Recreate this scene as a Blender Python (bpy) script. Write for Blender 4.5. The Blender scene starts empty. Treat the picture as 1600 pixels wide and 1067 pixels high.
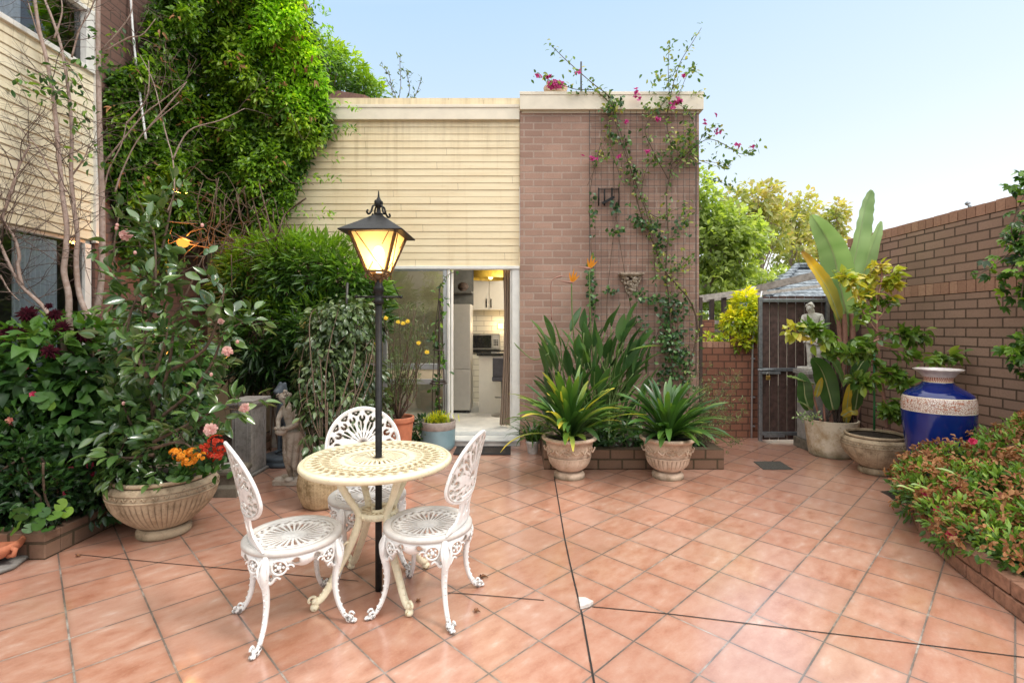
import bpy, math, random
import numpy as np
from mathutils import Vector, Matrix
PI = math.pi
rad = math.radians
SC = bpy.context.scene
COL = SC.collection
RNG = np.random.default_rng(11)

# ------------------------------------------------------------------ camera numbers measured on the photograph
CX, CY, F, H = 805.0, 512.0, 772.0, 1.47
def at(px, py, Y):                       # world point seen at a photo pixel at a known distance
    return np.array([(px - CX) * Y / F, Y, H - (py - CY) * Y / F])
def ground(px, py):
    Y = F * H / (py - CY)
    return np.array([(px - CX) * Y / F, Y, 0.0])
YF = 6.5                                 # house front
def fx(px, Y=YF): return (px - CX) * Y / F
def fz(py, Y=YF): return H - (py - CY) * Y / F

# ------------------------------------------------------------------ mesh builder
def nrm(v):
    v = np.asarray(v, float)
    return v / np.maximum(np.linalg.norm(v, axis=-1, keepdims=True), 1e-9)

class MB:
    def __init__(s):
        s.V, s.A, s.F, s.n = [], [], [], 0
    def add(s, V, faces, mi=0, smooth=True, var=0.5):
        V = np.asarray(V, float).reshape(-1, 3)
        A = np.broadcast_to(np.asarray(var, float), (len(V),)) if np.ndim(var) == 0 else np.asarray(var, float).reshape(-1)
        s.V.append(V); s.A.append(A)
        for f in (faces if isinstance(faces, list) else [faces]):
            f = np.asarray(f, int)
            if f.size: s.F.append((f + s.n, mi, smooth))
        s.n += len(V)
    def box(s, x0, x1, y0, y1, z0, z1, mi=0, var=.5):
        V = [(x, y, z) for z in (z0, z1) for y in (y0, y1) for x in (x0, x1)]
        s.add(V, [[(0, 2, 3, 1), (4, 5, 7, 6), (0, 1, 5, 4), (2, 6, 7, 3), (0, 4, 6, 2), (1, 3, 7, 5)]], mi, False, var)
    def beam(s, p, q, w, h, mi=0, up=(0, 0, 1), var=.5):
        p, q = np.asarray(p, float), np.asarray(q, float)
        d = nrm(q - p); u = np.asarray(up, float)
        if abs(d @ u) > .98: u = np.array([0, 1, 0.])
        a = nrm(np.cross(d, u)) * w / 2; b = nrm(np.cross(a, d)) * h / 2
        V = [c + i * a + j * b for c in (p, q) for j in (-1, 1) for i in (-1, 1)]
        s.add(V, [[(0, 2, 3, 1), (4, 5, 7, 6), (0, 1, 5, 4), (2, 6, 7, 3), (0, 4, 6, 2), (1, 3, 7, 5)]], mi, False, var)
    def tube(s, path, r, n=8, mi=0, cap=True, var=.5, flat=1.0, closed=False):
        P = np.asarray(path, float); m = len(P)
        R = np.broadcast_to(np.asarray(r, float), (m,))
        T = np.gradient(P, axis=0); T = nrm(T)
        if closed: T = nrm(np.roll(P, -1, 0) - np.roll(P, 1, 0))
        u = np.array([0, 0, 1.]) if abs(T[0][2]) < .9 else np.array([1., 0, 0])
        a = nrm(np.cross(T[0], u)); fr = []
        for i in range(m):
            a = nrm(a - T[i] * (a @ T[i])); fr.append((a, np.cross(T[i], a)))
        th = np.linspace(0, 2 * PI, n, endpoint=False)
        V = np.concatenate([P[i] + R[i] * (np.cos(th)[:, None] * fr[i][0] + flat * np.sin(th)[:, None] * fr[i][1]) for i in range(m)])
        q = []
        for i in range(m if closed else m - 1):
            i2 = (i + 1) % m
            for j in range(n):
                q.append((i * n + j, i * n + (j + 1) % n, i2 * n + (j + 1) % n, i2 * n + j))
        fs = [q]
        if cap and not closed: fs += [[list(range(n))[::-1]], [[(m - 1) * n + j for j in range(n)]]]
        s.add(V, [np.array(f) for f in fs], mi, True, var)
    def lathe(s, prof, n=48, c=(0, 0, 0), mi=0, rf=None, var=.5, capb=False, capt=False):
        P = np.asarray(prof, float); m = len(P); th = np.linspace(0, 2 * PI, n, endpoint=False)
        rr = np.repeat(P[:, 0][:, None], n, 1)
        if rf is not None: rr = rf(rr, th[None, :], P[:, 1][:, None])
        V = np.stack([rr * np.cos(th), rr * np.sin(th), np.repeat(P[:, 1][:, None], n, 1)], -1).reshape(-1, 3) + np.asarray(c, float)
        i, j = np.meshgrid(np.arange(m - 1), np.arange(n), indexing='ij'); j2 = (j + 1) % n
        q = np.stack([i * n + j, i * n + j2, (i + 1) * n + j2, (i + 1) * n + j], -1).reshape(-1, 4)
        fs = [q]
        if capb: fs.append(np.array([list(range(n))[::-1]]))
        if capt: fs.append(np.array([[(m - 1) * n + k for k in range(n)]]))
        s.add(V, fs, mi, True, var)
    def ball(s, c, r, n=14, mi=0, var=.5):
        r = np.broadcast_to(np.asarray(r, float), (3,))
        ph = np.linspace(0, PI, n // 2 + 2)
        prof = [(max(math.sin(p), 1e-3), -math.cos(p)) for p in ph]
        th = np.linspace(0, 2 * PI, n, endpoint=False); P = np.array(prof); m = len(P)
        V = np.stack([P[:, :1] * np.cos(th), P[:, :1] * np.sin(th), np.repeat(P[:, 1:], n, 1)], -1).reshape(-1, 3) * r + np.asarray(c, float)
        i, j = np.meshgrid(np.arange(m - 1), np.arange(n), indexing='ij'); j2 = (j + 1) % n
        s.add(V, np.stack([i * n + j, i * n + j2, (i + 1) * n + j2, (i + 1) * n + j], -1).reshape(-1, 4), mi, True, var)
    def pierced(s, top, bot, mask, wrap=False, mi=0):
        """plate with real holes: grids of points top/bot (nu+1, nv+1, 3) and the cells kept (nu, nv); u may wrap round"""
        nu, nv = mask.shape; W = top.shape[1]; o = top.shape[0] * W
        def id_(i, j): return (i % top.shape[0]) * W + j
        T, S = [], []
        for i in range(nu):
            for j in range(nv):
                if not mask[i, j]: continue
                a, b, c, d = id_(i, j), id_(i + 1, j), id_(i + 1, j + 1), id_(i, j + 1)
                T.append((a, b, c, d)); T.append((a + o, d + o, c + o, b + o))
                im, ip = (i - 1) % nu, (i + 1) % nu
                if (i == 0 and not wrap) or not mask[im, j]: S.append((a, d, d + o, a + o))
                if (i == nu - 1 and not wrap) or not mask[ip, j]: S.append((b, b + o, c + o, c))
                if j == 0 or not mask[i, j - 1]: S.append((a, a + o, b + o, b))
                if j == nv - 1 or not mask[i, j + 1]: S.append((d, c, c + o, d + o))
        V = np.concatenate([top.reshape(-1, 3), bot.reshape(-1, 3)])
        s.add(V, np.array(T), mi, True); s.n -= len(V); s.V.pop(); s.A.pop()
        s.add(V, np.array(S), mi, False)
    def leaves(s, pos, d, up, L, W, K=3, shape='oval', curl=.15, fold=.2, mi=0, var=None):
        pos = np.asarray(pos, float); N = len(pos)
        if N == 0: return
        d = nrm(d); side = nrm(np.cross(d, up)); up = np.cross(side, d)
        L = np.broadcast_to(np.asarray(L, float), (N,)); W = np.broadcast_to(np.asarray(W, float), (N,))
        curl = np.broadcast_to(np.asarray(curl, float), (N,))
        t = np.linspace(0, 1, K + 1)
        w = {'oval': np.sin(PI * t ** .85) ** .8, 'lance': np.sin(PI * t ** .75), 'heart': np.sin(PI * t ** .55) ** .8,
             'round': np.sin(PI * np.clip(t * .96 + .02, 0, 1)) ** .5, 'petal': np.sin(PI * np.clip(t, 0, .88) ** 1.4) ** .7}[shape]
        w = np.maximum(np.nan_to_num(w), .05)
        c = pos[:, None] + d[:, None] * (L[:, None] * t)[..., None] - up[:, None] * (curl[:, None] * L[:, None] * t ** 2)[..., None]
        hw = (W[:, None] / 2 * w)[..., None]
        V = np.stack([c - side[:, None] * hw + up[:, None] * hw * fold * 2, c, c + side[:, None] * hw + up[:, None] * hw * fold * 2], 2)
        base = np.arange(N) * (K + 1) * 3
        q = []
        for k in range(K):
            for m in (0, 1):
                a = k * 3 + m
                q.append(np.stack([base + a, base + a + 1, base + a + 4, base + a + 3], 1))
        if var is None: var = RNG.random(N)
        s.add(V.reshape(-1, 3), np.concatenate(q), mi, True, np.repeat(np.broadcast_to(var, (N,)), (K + 1) * 3))
    def blades(s, base, az, L, e0, bend, W, K=8, prof=None, fold=.15, var=None, tipvar=0.0, twist=0.0, mi=0):
        """strap or paddle leaves: start at elevation e0 and bend down along the length"""
        base = np.asarray(base, float); N = len(base)
        b = lambda x: np.broadcast_to(np.asarray(x, float), (N,))
        az, L, e0, bend, W = b(az), b(L), b(e0), b(bend), b(W)
        t = np.linspace(0, 1, K + 1)
        el = e0[:, None] - bend[:, None] * t ** 1.3
        step = L[:, None] / K
        h = np.stack([np.cos(az), np.sin(az), 0 * az], 1)
        dx = np.cos(el) * step; dz = np.sin(el) * step
        X = np.concatenate([np.zeros((N, 1)), np.cumsum(dx[:, :-1], 1)], 1); Z = np.concatenate([np.zeros((N, 1)), np.cumsum(dz[:, :-1], 1)], 1)
        c = base[:, None] + h[:, None] * X[..., None]; c[..., 2] += Z
        side = np.stack([-np.sin(az), np.cos(az), 0 * az], 1)
        nn = -np.sin(el)[..., None] * h[:, None] + np.cos(el)[..., None] * np.array([0, 0, 1.])
        sd = np.repeat(side[:, None], K + 1, 1)
        if np.any(twist):
            tw = b(twist)[:, None, None] * np.linspace(.3, 1, K + 1)[None, :, None]
            sd, nn = sd * np.cos(tw) + nn * np.sin(tw), nn * np.cos(tw) - sd * np.sin(tw)
        if prof is None: prof = lambda t: np.minimum(1, .55 + t * 2) * np.clip((1 - t) * 5.5, .04, 1) ** .55
        hw = (W[:, None] / 2 * prof(t)[None])[..., None]
        V = np.stack([c - sd * hw + nn * hw * fold * 2, c, c + sd * hw + nn * hw * fold * 2], 2)
        bs = np.arange(N) * (K + 1) * 3; q = []
        for k in range(K):
            for m in (0, 1):
                a = k * 3 + m
                q.append(np.stack([bs + a, bs + a + 1, bs + a + 4, bs + a + 3], 1))
        if var is None: var = RNG.random(N)
        vv = b(var)[:, None] + b(tipvar)[:, None] * t[None] ** 2
        s.add(V.reshape(-1, 3), np.concatenate(q), mi, True, np.repeat(np.clip(vv, 0, 1).reshape(-1), 3))

ORG = {}
def raw(name, mb, mats, org):
    V = np.concatenate(mb.V) - org; A = np.concatenate(mb.A)
    me = bpy.data.meshes.new(name)
    me.vertices.add(len(V)); me.vertices.foreach_set('co', V.astype(np.float32).ravel())
    loops = np.concatenate([f.ravel() for f, _, _ in mb.F]); sizes = np.concatenate([np.full(len(f), f.shape[1]) for f, _, _ in mb.F])
    me.loops.add(len(loops)); me.loops.foreach_set('vertex_index', loops.astype(np.int32))
    me.polygons.add(len(sizes))
    me.polygons.foreach_set('loop_start', np.concatenate([[0], np.cumsum(sizes)[:-1]]).astype(np.int32))
    me.polygons.foreach_set('material_index', np.concatenate([np.full(len(f), m) for f, m, _ in mb.F]).astype(np.int32))
    me.polygons.foreach_set('use_smooth', np.concatenate([np.full(len(f), s_) for f, _, s_ in mb.F]))
    at_ = me.attributes.new('var', 'FLOAT', 'POINT'); at_.data.foreach_set('value', A.astype(np.float32))
    for m in (mats if isinstance(mats, (list, tuple)) else [mats]): me.materials.append(m)
    me.update(calc_edges=True); me.validate()
    o = bpy.data.objects.new(name, me); COL.objects.link(o)
    return o
def tag(o, label=None, cat=None, group=None, kind=None):
    if label: o['label'] = label
    if cat: o['category'] = cat
    if group: o['group'] = group
    if kind: o['kind'] = kind
    return o
def thing(name, label, cat, loc=(0, 0, 0), rz=0, group=None):
    o = bpy.data.objects.new(name, None); COL.objects.link(o); o.empty_display_size = .1
    o.location = loc; o.rotation_euler = (0, 0, rz); ORG[o] = np.array(loc, float) if rz == 0 else np.zeros(3)
    return tag(o, label, cat, group)
def part(name, mb, mats, parent, bevel=None, label=None, kind=None):
    org = ORG[parent]
    o = raw(name, mb, mats, org); o.parent = parent; ORG[o] = org
    if bevel: bev(o, bevel)
    return tag(o, label, kind=kind)
def solo(name, mb, mats, label, cat, loc=(0, 0, 0), group=None, bevel=None, kind=None):
    loc = np.array(loc, float)
    o = raw(name, mb, mats, loc); o.location = loc; ORG[o] = loc
    if bevel: bev(o, bevel)
    return tag(o, label, cat, group, kind)
def struct(name, mb, mats): return tag(raw(name, mb, mats, np.zeros(3)), kind='structure')
def bev(o, w):
    m = o.modifiers.new('bevel', 'BEVEL'); m.width = w; m.segments = 2; m.limit_method = 'ANGLE'
def copy_tree(root, label, loc, rz, group):
    r = root.copy(); COL.objects.link(r); r.location = loc; r.rotation_euler = (0, 0, rz); r['label'] = label; r['group'] = group
    for ch in list(root.children):
        c = ch.copy(); COL.objects.link(c); c.parent = r
        for g in list(ch.children):
            d = g.copy(); COL.objects.link(d); d.parent = c
    return r
def skin(verts, edges, radii, sub=2):
    """one continuous surface grown over a skeleton; returns its vertices and faces"""
    me = bpy.data.meshes.new('skeleton'); me.from_pydata([tuple(v) for v in verts], edges, [])
    o = bpy.data.objects.new('skeleton', me); COL.objects.link(o)
    m = o.modifiers.new('skin', 'SKIN'); m.use_smooth_shade = True
    for i, r in enumerate(radii):
        sv = me.skin_vertices[0].data[i]; sv.radius = (r, r) if np.ndim(r) == 0 else r
        sv.use_root = (i == 0)
    o.modifiers.new('sub', 'SUBSURF').levels = sub
    dg = bpy.context.evaluated_depsgraph_get(); dg.update()
    e = o.evaluated_get(dg); em = e.to_mesh()
    V = np.array([v.co[:] for v in em.vertices]); Fq = [list(p.vertices) for p in em.polygons]
    e.to_mesh_clear(); bpy.data.objects.remove(o); bpy.data.meshes.remove(me)
    q = [f for f in Fq if len(f) == 4]; t = [f for f in Fq if len(f) == 3]
    return V, [np.array(x) for x in (q, t) if x]

# ------------------------------------------------------------------ materials
class NT:
    def __init__(s, name):
        s.m = bpy.data.materials.new(name); s.m.use_nodes = True; s.t = s.m.node_tree; s.t.nodes.clear()
        s.out = s.n('ShaderNodeOutputMaterial')
    def n(s, typ, **kw):
        nd = s.t.nodes.new(typ)
        for k, v in kw.items():
            if k.startswith('_'): setattr(nd, k[1:], v)
            else: s.set(nd, k, v)
        return nd
    def set(s, nd, k, v):
        i = nd.inputs[int(k[1:])] if k[0] == 'i' and k[1:].isdigit() else nd.inputs[k.replace('__', ' ')]
        if isinstance(v, bpy.types.NodeSocket): s.t.links.new(v, i)
        elif isinstance(v, bpy.types.Node): s.t.links.new(v.outputs[0], i)
        else:
            if i.type == 'RGBA' and not np.isscalar(v) and len(v) == 3: v = (*v, 1)
            i.default_value = v
    def math(s, op, a, b=0.0, clamp=False):
        nd = s.n('ShaderNodeMath', _operation=op, i0=a, i1=b); nd.use_clamp = clamp; return nd
    def mix(s, f, a, b, mode='MIX'):
        nd = s.n('ShaderNodeMix', _data_type='RGBA', _blend_type=mode)
        s.set(nd, 'i0', f); s.set(nd, 'i6', a); s.set(nd, 'i7', b); return nd.outputs[2]
    def ramp(s, f, stops):
        nd = s.n('ShaderNodeValToRGB', i0=f); e = nd.color_ramp.elements
        while len(e) < len(stops): e.new(.5)
        for x, (p, c) in zip(e, stops):
            x.position = p; x.color = (*c, 1) if not np.isscalar(c) else (c, c, c, 1)
        return nd.outputs[0]
    def pos(s): return s.n('ShaderNodeTexCoord').outputs['Object']
    def noise(s, vec, scale, detail=4, rough=.55, out=0):
        return s.n('ShaderNodeTexNoise', Vector=vec, Scale=scale, Detail=detail, Roughness=rough).outputs[out]
    def maprange(s, f, a, b, c=0., d=1.):
        return s.n('ShaderNodeMapRange', i0=f, i1=a, i2=b, i3=c, i4=d).outputs[0]
    def bump(s, h, strength=.3, dist=.01):
        return s.n('ShaderNodeBump', Height=h, Strength=strength, Distance=dist)
    def fin(s, col, rough=.6, metal=0., bump=None, spec=.5, **kw):
        b = s.n('ShaderNodeBsdfPrincipled', Base__Color=col, Roughness=rough, Metallic=metal)
        s.set(b, 'Specular IOR Level', spec)
        for k, v in kw.items(): s.set(b, k, v)
        if bump is not None: s.set(b, 'Normal', bump)
        s.t.links.new(b.outputs[0], s.out.inputs[0]); return s.m
M = {}
def plain(name, col, rough=.5, metal=0., n=.18, scale=14, spec=.5, bump=.0, col2=None, **kw):
    t = NT(name); p = t.pos(); f = t.noise(p, scale, 5, .6)
    c2 = col2 if col2 is not None else tuple(c * (1 - n * 1.8) for c in col)
    c = t.ramp(f, [(.32, c2), (.62, col)])
    bp = t.bump(t.noise(p, scale * 6, 3), bump, .004) if bump else None
    M[name] = t.fin(c, rough, metal, bp, spec, **kw); return M[name]
def stone(name, light, dark, scale=9, bump=.5, moss=None, base_z=None, rough=.9):
    t = NT(name); p = t.pos()
    a = t.noise(p, scale, 6, .65); b = t.noise(p, scale * 7, 4, .6); d = t.noise(p, scale * .35, 3)
    c = t.ramp(a, [(.36, dark), (.56, light)])
    c = t.mix(t.maprange(b, .55, .7, 0, .55), c, tuple(x * .45 for x in dark))
    c = t.mix(t.maprange(d, .45, .65, 0, .5), c, tuple(x * 1.15 for x in light))
    ge = t.n('ShaderNodeNewGeometry')
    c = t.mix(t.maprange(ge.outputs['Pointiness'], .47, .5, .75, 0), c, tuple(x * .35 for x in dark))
    if base_z is not None:
        z = t.n('ShaderNodeSeparateXYZ', i0=p).outputs[2]
        g = t.math('ADD', z, t.math('MULTIPLY', a, base_z * 1.2))
        c = t.mix(t.maprange(g, base_z * .55, base_z * 1.5, .8, 0), c, moss or tuple(x * .4 for x in dark))
    M[name] = t.fin(c, rough, 0, t.bump(t.math('ADD', a, t.math('MULTIPLY', b, .6)), bump, .006), .25); return M[name]
def leafm(name, cols, rough=.42, tr=.28, trcol=None, spec=.45):
    t = NT(name); v = t.n('ShaderNodeAttribute', _attribute_name='var').outputs['Fac']
    if name[:4] == 'leaf': cols = [tuple(x * 1.55 + .004 for x in c) for c in cols]
    k = len(cols); c = t.ramp(v, [(i / (k - 1), cols[i]) for i in range(k)])
    p = t.pos(); c = t.mix(t.maprange(t.noise(p, 2.2, 2), .4, .62, 0, .3), c, tuple(x * .5 for x in cols[0]))
    b = t.n('ShaderNodeBsdfPrincipled', Base__Color=c, Roughness=rough); t.set(b, 'Specular IOR Level', spec)
    tc = t.mix(1.0, c, trcol or (1.5, 1.6, .55), 'MULTIPLY')
    tl = t.n('ShaderNodeBsdfTranslucent', Color=tc)
    mx = t.n('ShaderNodeMixShader', i0=tr); t.t.links.new(b.outputs[0], mx.inputs[1]); t.t.links.new(tl.outputs[0], mx.inputs[2])
    t.t.links.new(mx.outputs[0], t.out.inputs[0]); M[name] = t.m; return t.m
def brickm(name, axis, cols, mortar, bw, bh, ms=.010, off=(0, 0), dark=.0, bump=.6, offset=.5):
    t = NT(name); g = t.n('ShaderNodeNewGeometry').outputs['Position']; sp = t.n('ShaderNodeSeparateXYZ', i0=g)
    h = sp.outputs[axis]
    v = t.n('ShaderNodeCombineXYZ', X=t.math('ADD', h, off[0]), Y=t.math('ADD', sp.outputs[2], off[1]))
    wob = t.n('ShaderNodeVectorMath', _operation='SCALE'); t.set(wob, 'i0', t.n('ShaderNodeVectorMath', _operation='SUBTRACT', i0=t.noise(v, 6, 2, out=1), i1=(.5, .5, .5)).outputs[0]); t.set(wob, 'Scale', .006)
    v2 = t.n('ShaderNodeVectorMath', _operation='ADD', i0=v, i1=wob.outputs[0])
    br = t.n('ShaderNodeTexBrick', Vector=v2, Color1=cols[0], Color2=cols[1], Mortar=mortar, Scale=1.0)
    br.offset = offset; t.set(br, 'Mortar Size', ms); t.set(br, 'Mortar Smooth', .15); t.set(br, 'Bias', -.1); t.set(br, 'Brick Width', bw); t.set(br, 'Row Height', bh)
    n1 = t.noise(v, 55, 5, .65); n2 = t.noise(v, 1.3, 4, .6)
    c = t.mix(t.maprange(n1, .35, .7, .0, .5), br.outputs[0], tuple(x * .62 for x in cols[0]))
    c = t.mix(t.maprange(n2, .42, .68, 0, .35), c, tuple(x * .55 for x in cols[1]))
    # occasional darker (overburnt) brick: cell noise on brick cells
    sx = t.math('FLOOR', t.math('DIVIDE', h, bw)); sy = t.math('FLOOR', t.math('DIVIDE', sp.outputs[2], bh))
    wn = t.n('ShaderNodeTexWhiteNoise', Vector=t.n('ShaderNodeCombineXYZ', X=sx, Y=sy))
    if dark: c = t.mix(t.math('MULTIPLY', t.math('GREATER_THAN', wn.outputs[0], .965), t.math('MULTIPLY', t.math('SUBTRACT', 1.0, br.outputs['Fac']), dark)), c, (.11, .075, .07))
    hgt = t.math('ADD', t.math('MULTIPLY', br.outputs['Fac'], -1.0), t.math('MULTIPLY', n1, .25))
    M[name] = t.fin(c, .88, 0, t.bump(hgt, bump, .008), .2); return M[name]

def tile_material():
    t = NT('terracotta_tiles'); g = t.n('ShaderNodeNewGeometry').outputs['Position']; sp = t.n('ShaderNodeSeparateXYZ', i0=g)
    an = rad(45.4); m = .3144; ox, oy = .336, 2.544
    x = t.math('SUBTRACT', sp.outputs[0], ox); y = t.math('SUBTRACT', sp.outputs[1], oy)
    u = t.math('DIVIDE', t.math('ADD', t.math('MULTIPLY', x, math.sin(an)), t.math('MULTIPLY', y, math.cos(an))), m)
    v = t.math('DIVIDE', t.math('SUBTRACT', t.math('MULTIPLY', x, math.cos(an)), t.math('MULTIPLY', y, math.sin(an))), m)
    uv = t.n('ShaderNodeCombineXYZ', X=u, Y=v)
    wob = t.math('MULTIPLY', t.math('SUBTRACT', t.noise(g, 30, 3), .5), .012)
    def edge(c): return t.math('SUBTRACT', .5, t.math('ABSOLUTE', t.math('SUBTRACT', t.math('FRACT', c), .5)))
    e = t.math('ADD', t.math('MINIMUM', edge(u), edge(v)), wob)
    grout = t.maprange(e, .009, .0165, 1, 0)
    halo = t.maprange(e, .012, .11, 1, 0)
    cell = t.n('ShaderNodeCombineXYZ', X=t.math('FLOOR', u), Y=t.math('FLOOR', v))
    wn = t.n('ShaderNodeTexWhiteNoise', Vector=cell)
    sh = t.n('ShaderNodeVectorMath', _operation='MULTIPLY_ADD', i0=wn.outputs[1], i1=(37, 37, 37), i2=uv)
    st = t.n('ShaderNodeMapping', Vector=sh, Scale=(1, 1.9, 1))
    a = t.noise(st, 2.3, 6, .62); b = t.noise(uv, 26, 4, .6); big = t.noise(g, .55, 3, .5)
    c = t.ramp(a, [(.26, (.375, .145, .084)), (.45, (.495, .238, .158)), (.60, (.55, .31, .222)), (.76, (.65, .47, .39))])
    c = t.mix(t.math('MULTIPLY', t.math('POWER', wn.outputs[0], 1.6), .36), c, (.36, .14, .08))
    wn2 = t.n('ShaderNodeTexWhiteNoise', Vector=t.n('ShaderNodeVectorMath', _operation='ADD', i0=cell, i1=(7.3, 1.9, 0)))
    c = t.mix(t.math('MULTIPLY', t.math('POWER', wn2.outputs[0], 2.5), .24), c, (.60, .42, .35))
    st2 = t.noise(g, 1.7, 5, .7); c = t.mix(t.maprange(st2, .58, .74, 0, .42), c, (.21, .10, .06))
    c = t.mix(t.maprange(b, .5, .75, 0, .28), c, (.62, .40, .30))
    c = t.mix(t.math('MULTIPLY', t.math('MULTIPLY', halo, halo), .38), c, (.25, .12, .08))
    c = t.mix(t.maprange(big, .42, .66, 0, .30), c, (.25, .11, .065))
    spec = t.noise(g, 140, 2, .5); c = t.mix(t.maprange(spec, .70, .76, 0, .6), c, (.13, .07, .05))
    gc = t.ramp(t.noise(g, 3.0, 5, .7), [(.34, (.07, .055, .045)), (.52, (.17, .13, .105)), (.66, (.42, .37, .32))])
    c = t.mix(grout, c, gc)
    r = t.math('ADD', t.maprange(a, .3, .7, .30, .42), t.math('MULTIPLY', grout, .4))
    r = t.math('ADD', r, t.maprange(big, .4, .65, 0, .10))
    h = t.math('ADD', t.math('MULTIPLY', grout, -1.0), t.math('MULTIPLY', b, .10))
    tilt = t.n('ShaderNodeVectorMath', _operation='MULTIPLY_ADD', i0=t.n('ShaderNodeVectorMath', _operation='SUBTRACT', i0=wn.outputs[1], i1=(.5, .5, .5)).outputs[0], i1=(.020, .020, 0), i2=t.n('ShaderNodeNewGeometry').outputs['Normal'])
    bp = t.bump(h, .45, .004); t.set(bp, 'Normal', t.n('ShaderNodeVectorMath', _operation='NORMALIZE', i0=tilt.outputs[0]).outputs[0])
    M['tiles'] = t.fin(c, r, 0, bp, .75, **{'Coat Weight': 1.0, 'Coat Roughness': .17, 'Coat IOR': 2.05})
tile_material()

brickm('brick_front', 0, [(.425, .270, .205), (.300, .186, .142)], (.43, .325, .265), .247, .0925, .0105, off=(.13, .02), dark=0, bump=.8)
brickm('brick_left', 1, [(.200, .115, .090), (.160, .090, .072)], (.10, .07, .055), .247, .0925, .008, bump=.6)
brickm('brick_right', 1, [(.365, .232, .172), (.290, .182, .135)], (.060, .040, .028), .247, .0925, .0085, off=(.05, .01), bump=1.0)
brickm('brick_back', 0, [(.300, .135, .085), (.240, .105, .07)], (.075, .05, .038), .16, .0925, .008, bump=.7)
brickm('brick_edge_x', 0, [(.250, .155, .105), (.19, .110, .075)], (.06, .05, .03), .247, .105, .010, bump=.9)
brickm('brick_edge_y', 1, [(.20, .125, .085), (.15, .09, .062)], (.06, .05, .03), .247, .105, .010, bump=.9)
plain('brick_unit', (.345, .180, .118), .9, n=.25, scale=22, bump=.4, spec=.2)

def cladding_material(key='boards', a0=(.69, .56, .355), a1=(.77, .655, .44)):
    t = NT('cream_boards'); p = t.n('ShaderNodeNewGeometry').outputs['Position']
    st = t.n('ShaderNodeMapping', Vector=p, Scale=(.5, .5, 6)); a = t.noise(st, 2.2, 5, .6)
    dr = t.n('ShaderNodeMapping', Vector=p, Scale=(7, 7, .35)); b = t.noise(dr, 1.6, 5, .65)
    c = t.ramp(a, [(.3, a0), (.6, a1)])
    c = t.mix(t.maprange(b, .52, .74, 0, .38), c, (.47, .34, .17))
    c = t.mix(t.maprange(t.noise(p, 1.1, 3), .5, .7, 0, .22), c, (.60, .42, .20))
    sp = t.n('ShaderNodeSeparateXYZ', i0=p); z = sp.outputs[2]; bi = t.math('FLOOR', t.math('DIVIDE', t.math('SUBTRACT', z, fz(417)), (fz(189) - fz(417)) / 21))
    along = t.math('ADD', sp.outputs[0], sp.outputs[1]); wn = t.n('ShaderNodeTexWhiteNoise', _noise_dimensions='1D', W=bi)
    jx = t.math('ABSOLUTE', t.math('SUBTRACT', t.math('FRACT', t.math('ADD', t.math('DIVIDE', along, 2.7), wn.outputs[0])), .5))
    c = t.mix(t.maprange(jx, .0006, .0012, .7, 0), c, (.20, .14, .08))
    c = t.mix(t.math('MULTIPLY', t.maprange(b, .42, .62, 0, 1), t.maprange(z, 3.45, 4.15, 0, .38)), c, (.42, .33, .20))
    gr = t.noise(t.n('ShaderNodeMapping', Vector=p, Scale=(2, 2, 9)), 3.5, 4, .7); c = t.mix(t.maprange(gr, .60, .74, 0, .35), c, (.45, .34, .20))
    M[key] = t.fin(c, .55, 0, t.bump(t.noise(st, 30, 3), .08, .003), .35)
cladding_material(); cladding_material('boards_pale', (.68, .60, .42), (.76, .69, .52))
plain('fascia', (.74, .66, .52), .5, n=.06, scale=5)
plain('white_frame', (.74, .72, .67), .4, n=.08, scale=8)
plain('cream_panel', (.62, .50, .33), .5, n=.08)
plain('bronze', (.17, .095, .035), .4, .3, n=.3, scale=40, col2=(.05, .03, .018))
plain('midrib', (.36, .42, .20), .5, n=.1)
plain('alu', (.50, .50, .50), .38, .6, n=.12)
plain('interior_wall', (.52, .48, .38), .7, n=.05)
plain('interior_dark', (.10, .105, .10), .8)
plain('marble', (.68, .68, .65), .28, n=.1, scale=3.5, col2=(.42, .44, .44))
plain('fridge', (.46, .45, .42), .35, .3, n=.04)
plain('cabinet', (.62, .60, .53), .4, n=.03)
plain('black_gloss', (.015, .015, .016), .12)
plain('black_paint', (.009, .0085, .0085), .45, n=.4, scale=40, col2=(.02, .019, .018), bump=.15, spec=.22)
plain('steel', (.52, .50, .46), .28, .9)
plain('galv', (.30, .32, .34), .42, .75, n=.2, scale=30)
plain('gate_board', (.085, .048, .040), .62, n=.35, scale=18)
def cast(name, col, grime, chip, foot):
    t = NT(name); p = t.pos(); ge = t.n('ShaderNodeNewGeometry'); z = t.n('ShaderNodeSeparateXYZ', i0=p).outputs[2]
    a = t.noise(p, 24, 5, .65); b = t.noise(p, 70, 4, .6)
    c = t.ramp(a, [(.34, tuple(x * .84 for x in col)), (.62, col)])
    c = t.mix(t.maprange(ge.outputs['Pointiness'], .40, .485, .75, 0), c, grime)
    ch = t.math('ADD', b, t.maprange(z, 0.0, foot, .20, 0)); c = t.mix(t.maprange(ch, .66, .72, 0, .9), c, chip)
    M[name] = t.fin(c, t.maprange(a, .3, .7, .32, .5), 0, t.bump(t.math('ADD', a, b), .28, .004), .45)
cast('white_cast', (.83, .82, .80), (.34, .29, .235), (.15, .125, .11), .10)
cast('cream_cast', (.83, .755, .55), (.40, .31, .16), (.38, .28, .12), .05)
plain('rust', (.16, .075, .035), .8, n=.4, scale=60)
plain('mat_rubber', (.02, .018, .018), .75, n=.3, scale=60)
plain('mat_mesh', (.055, .042, .035), .8, n=.3, scale=70)
plain('soil', (.045, .03, .02), .95, n=.4, scale=40, bump=1.0)
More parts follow.
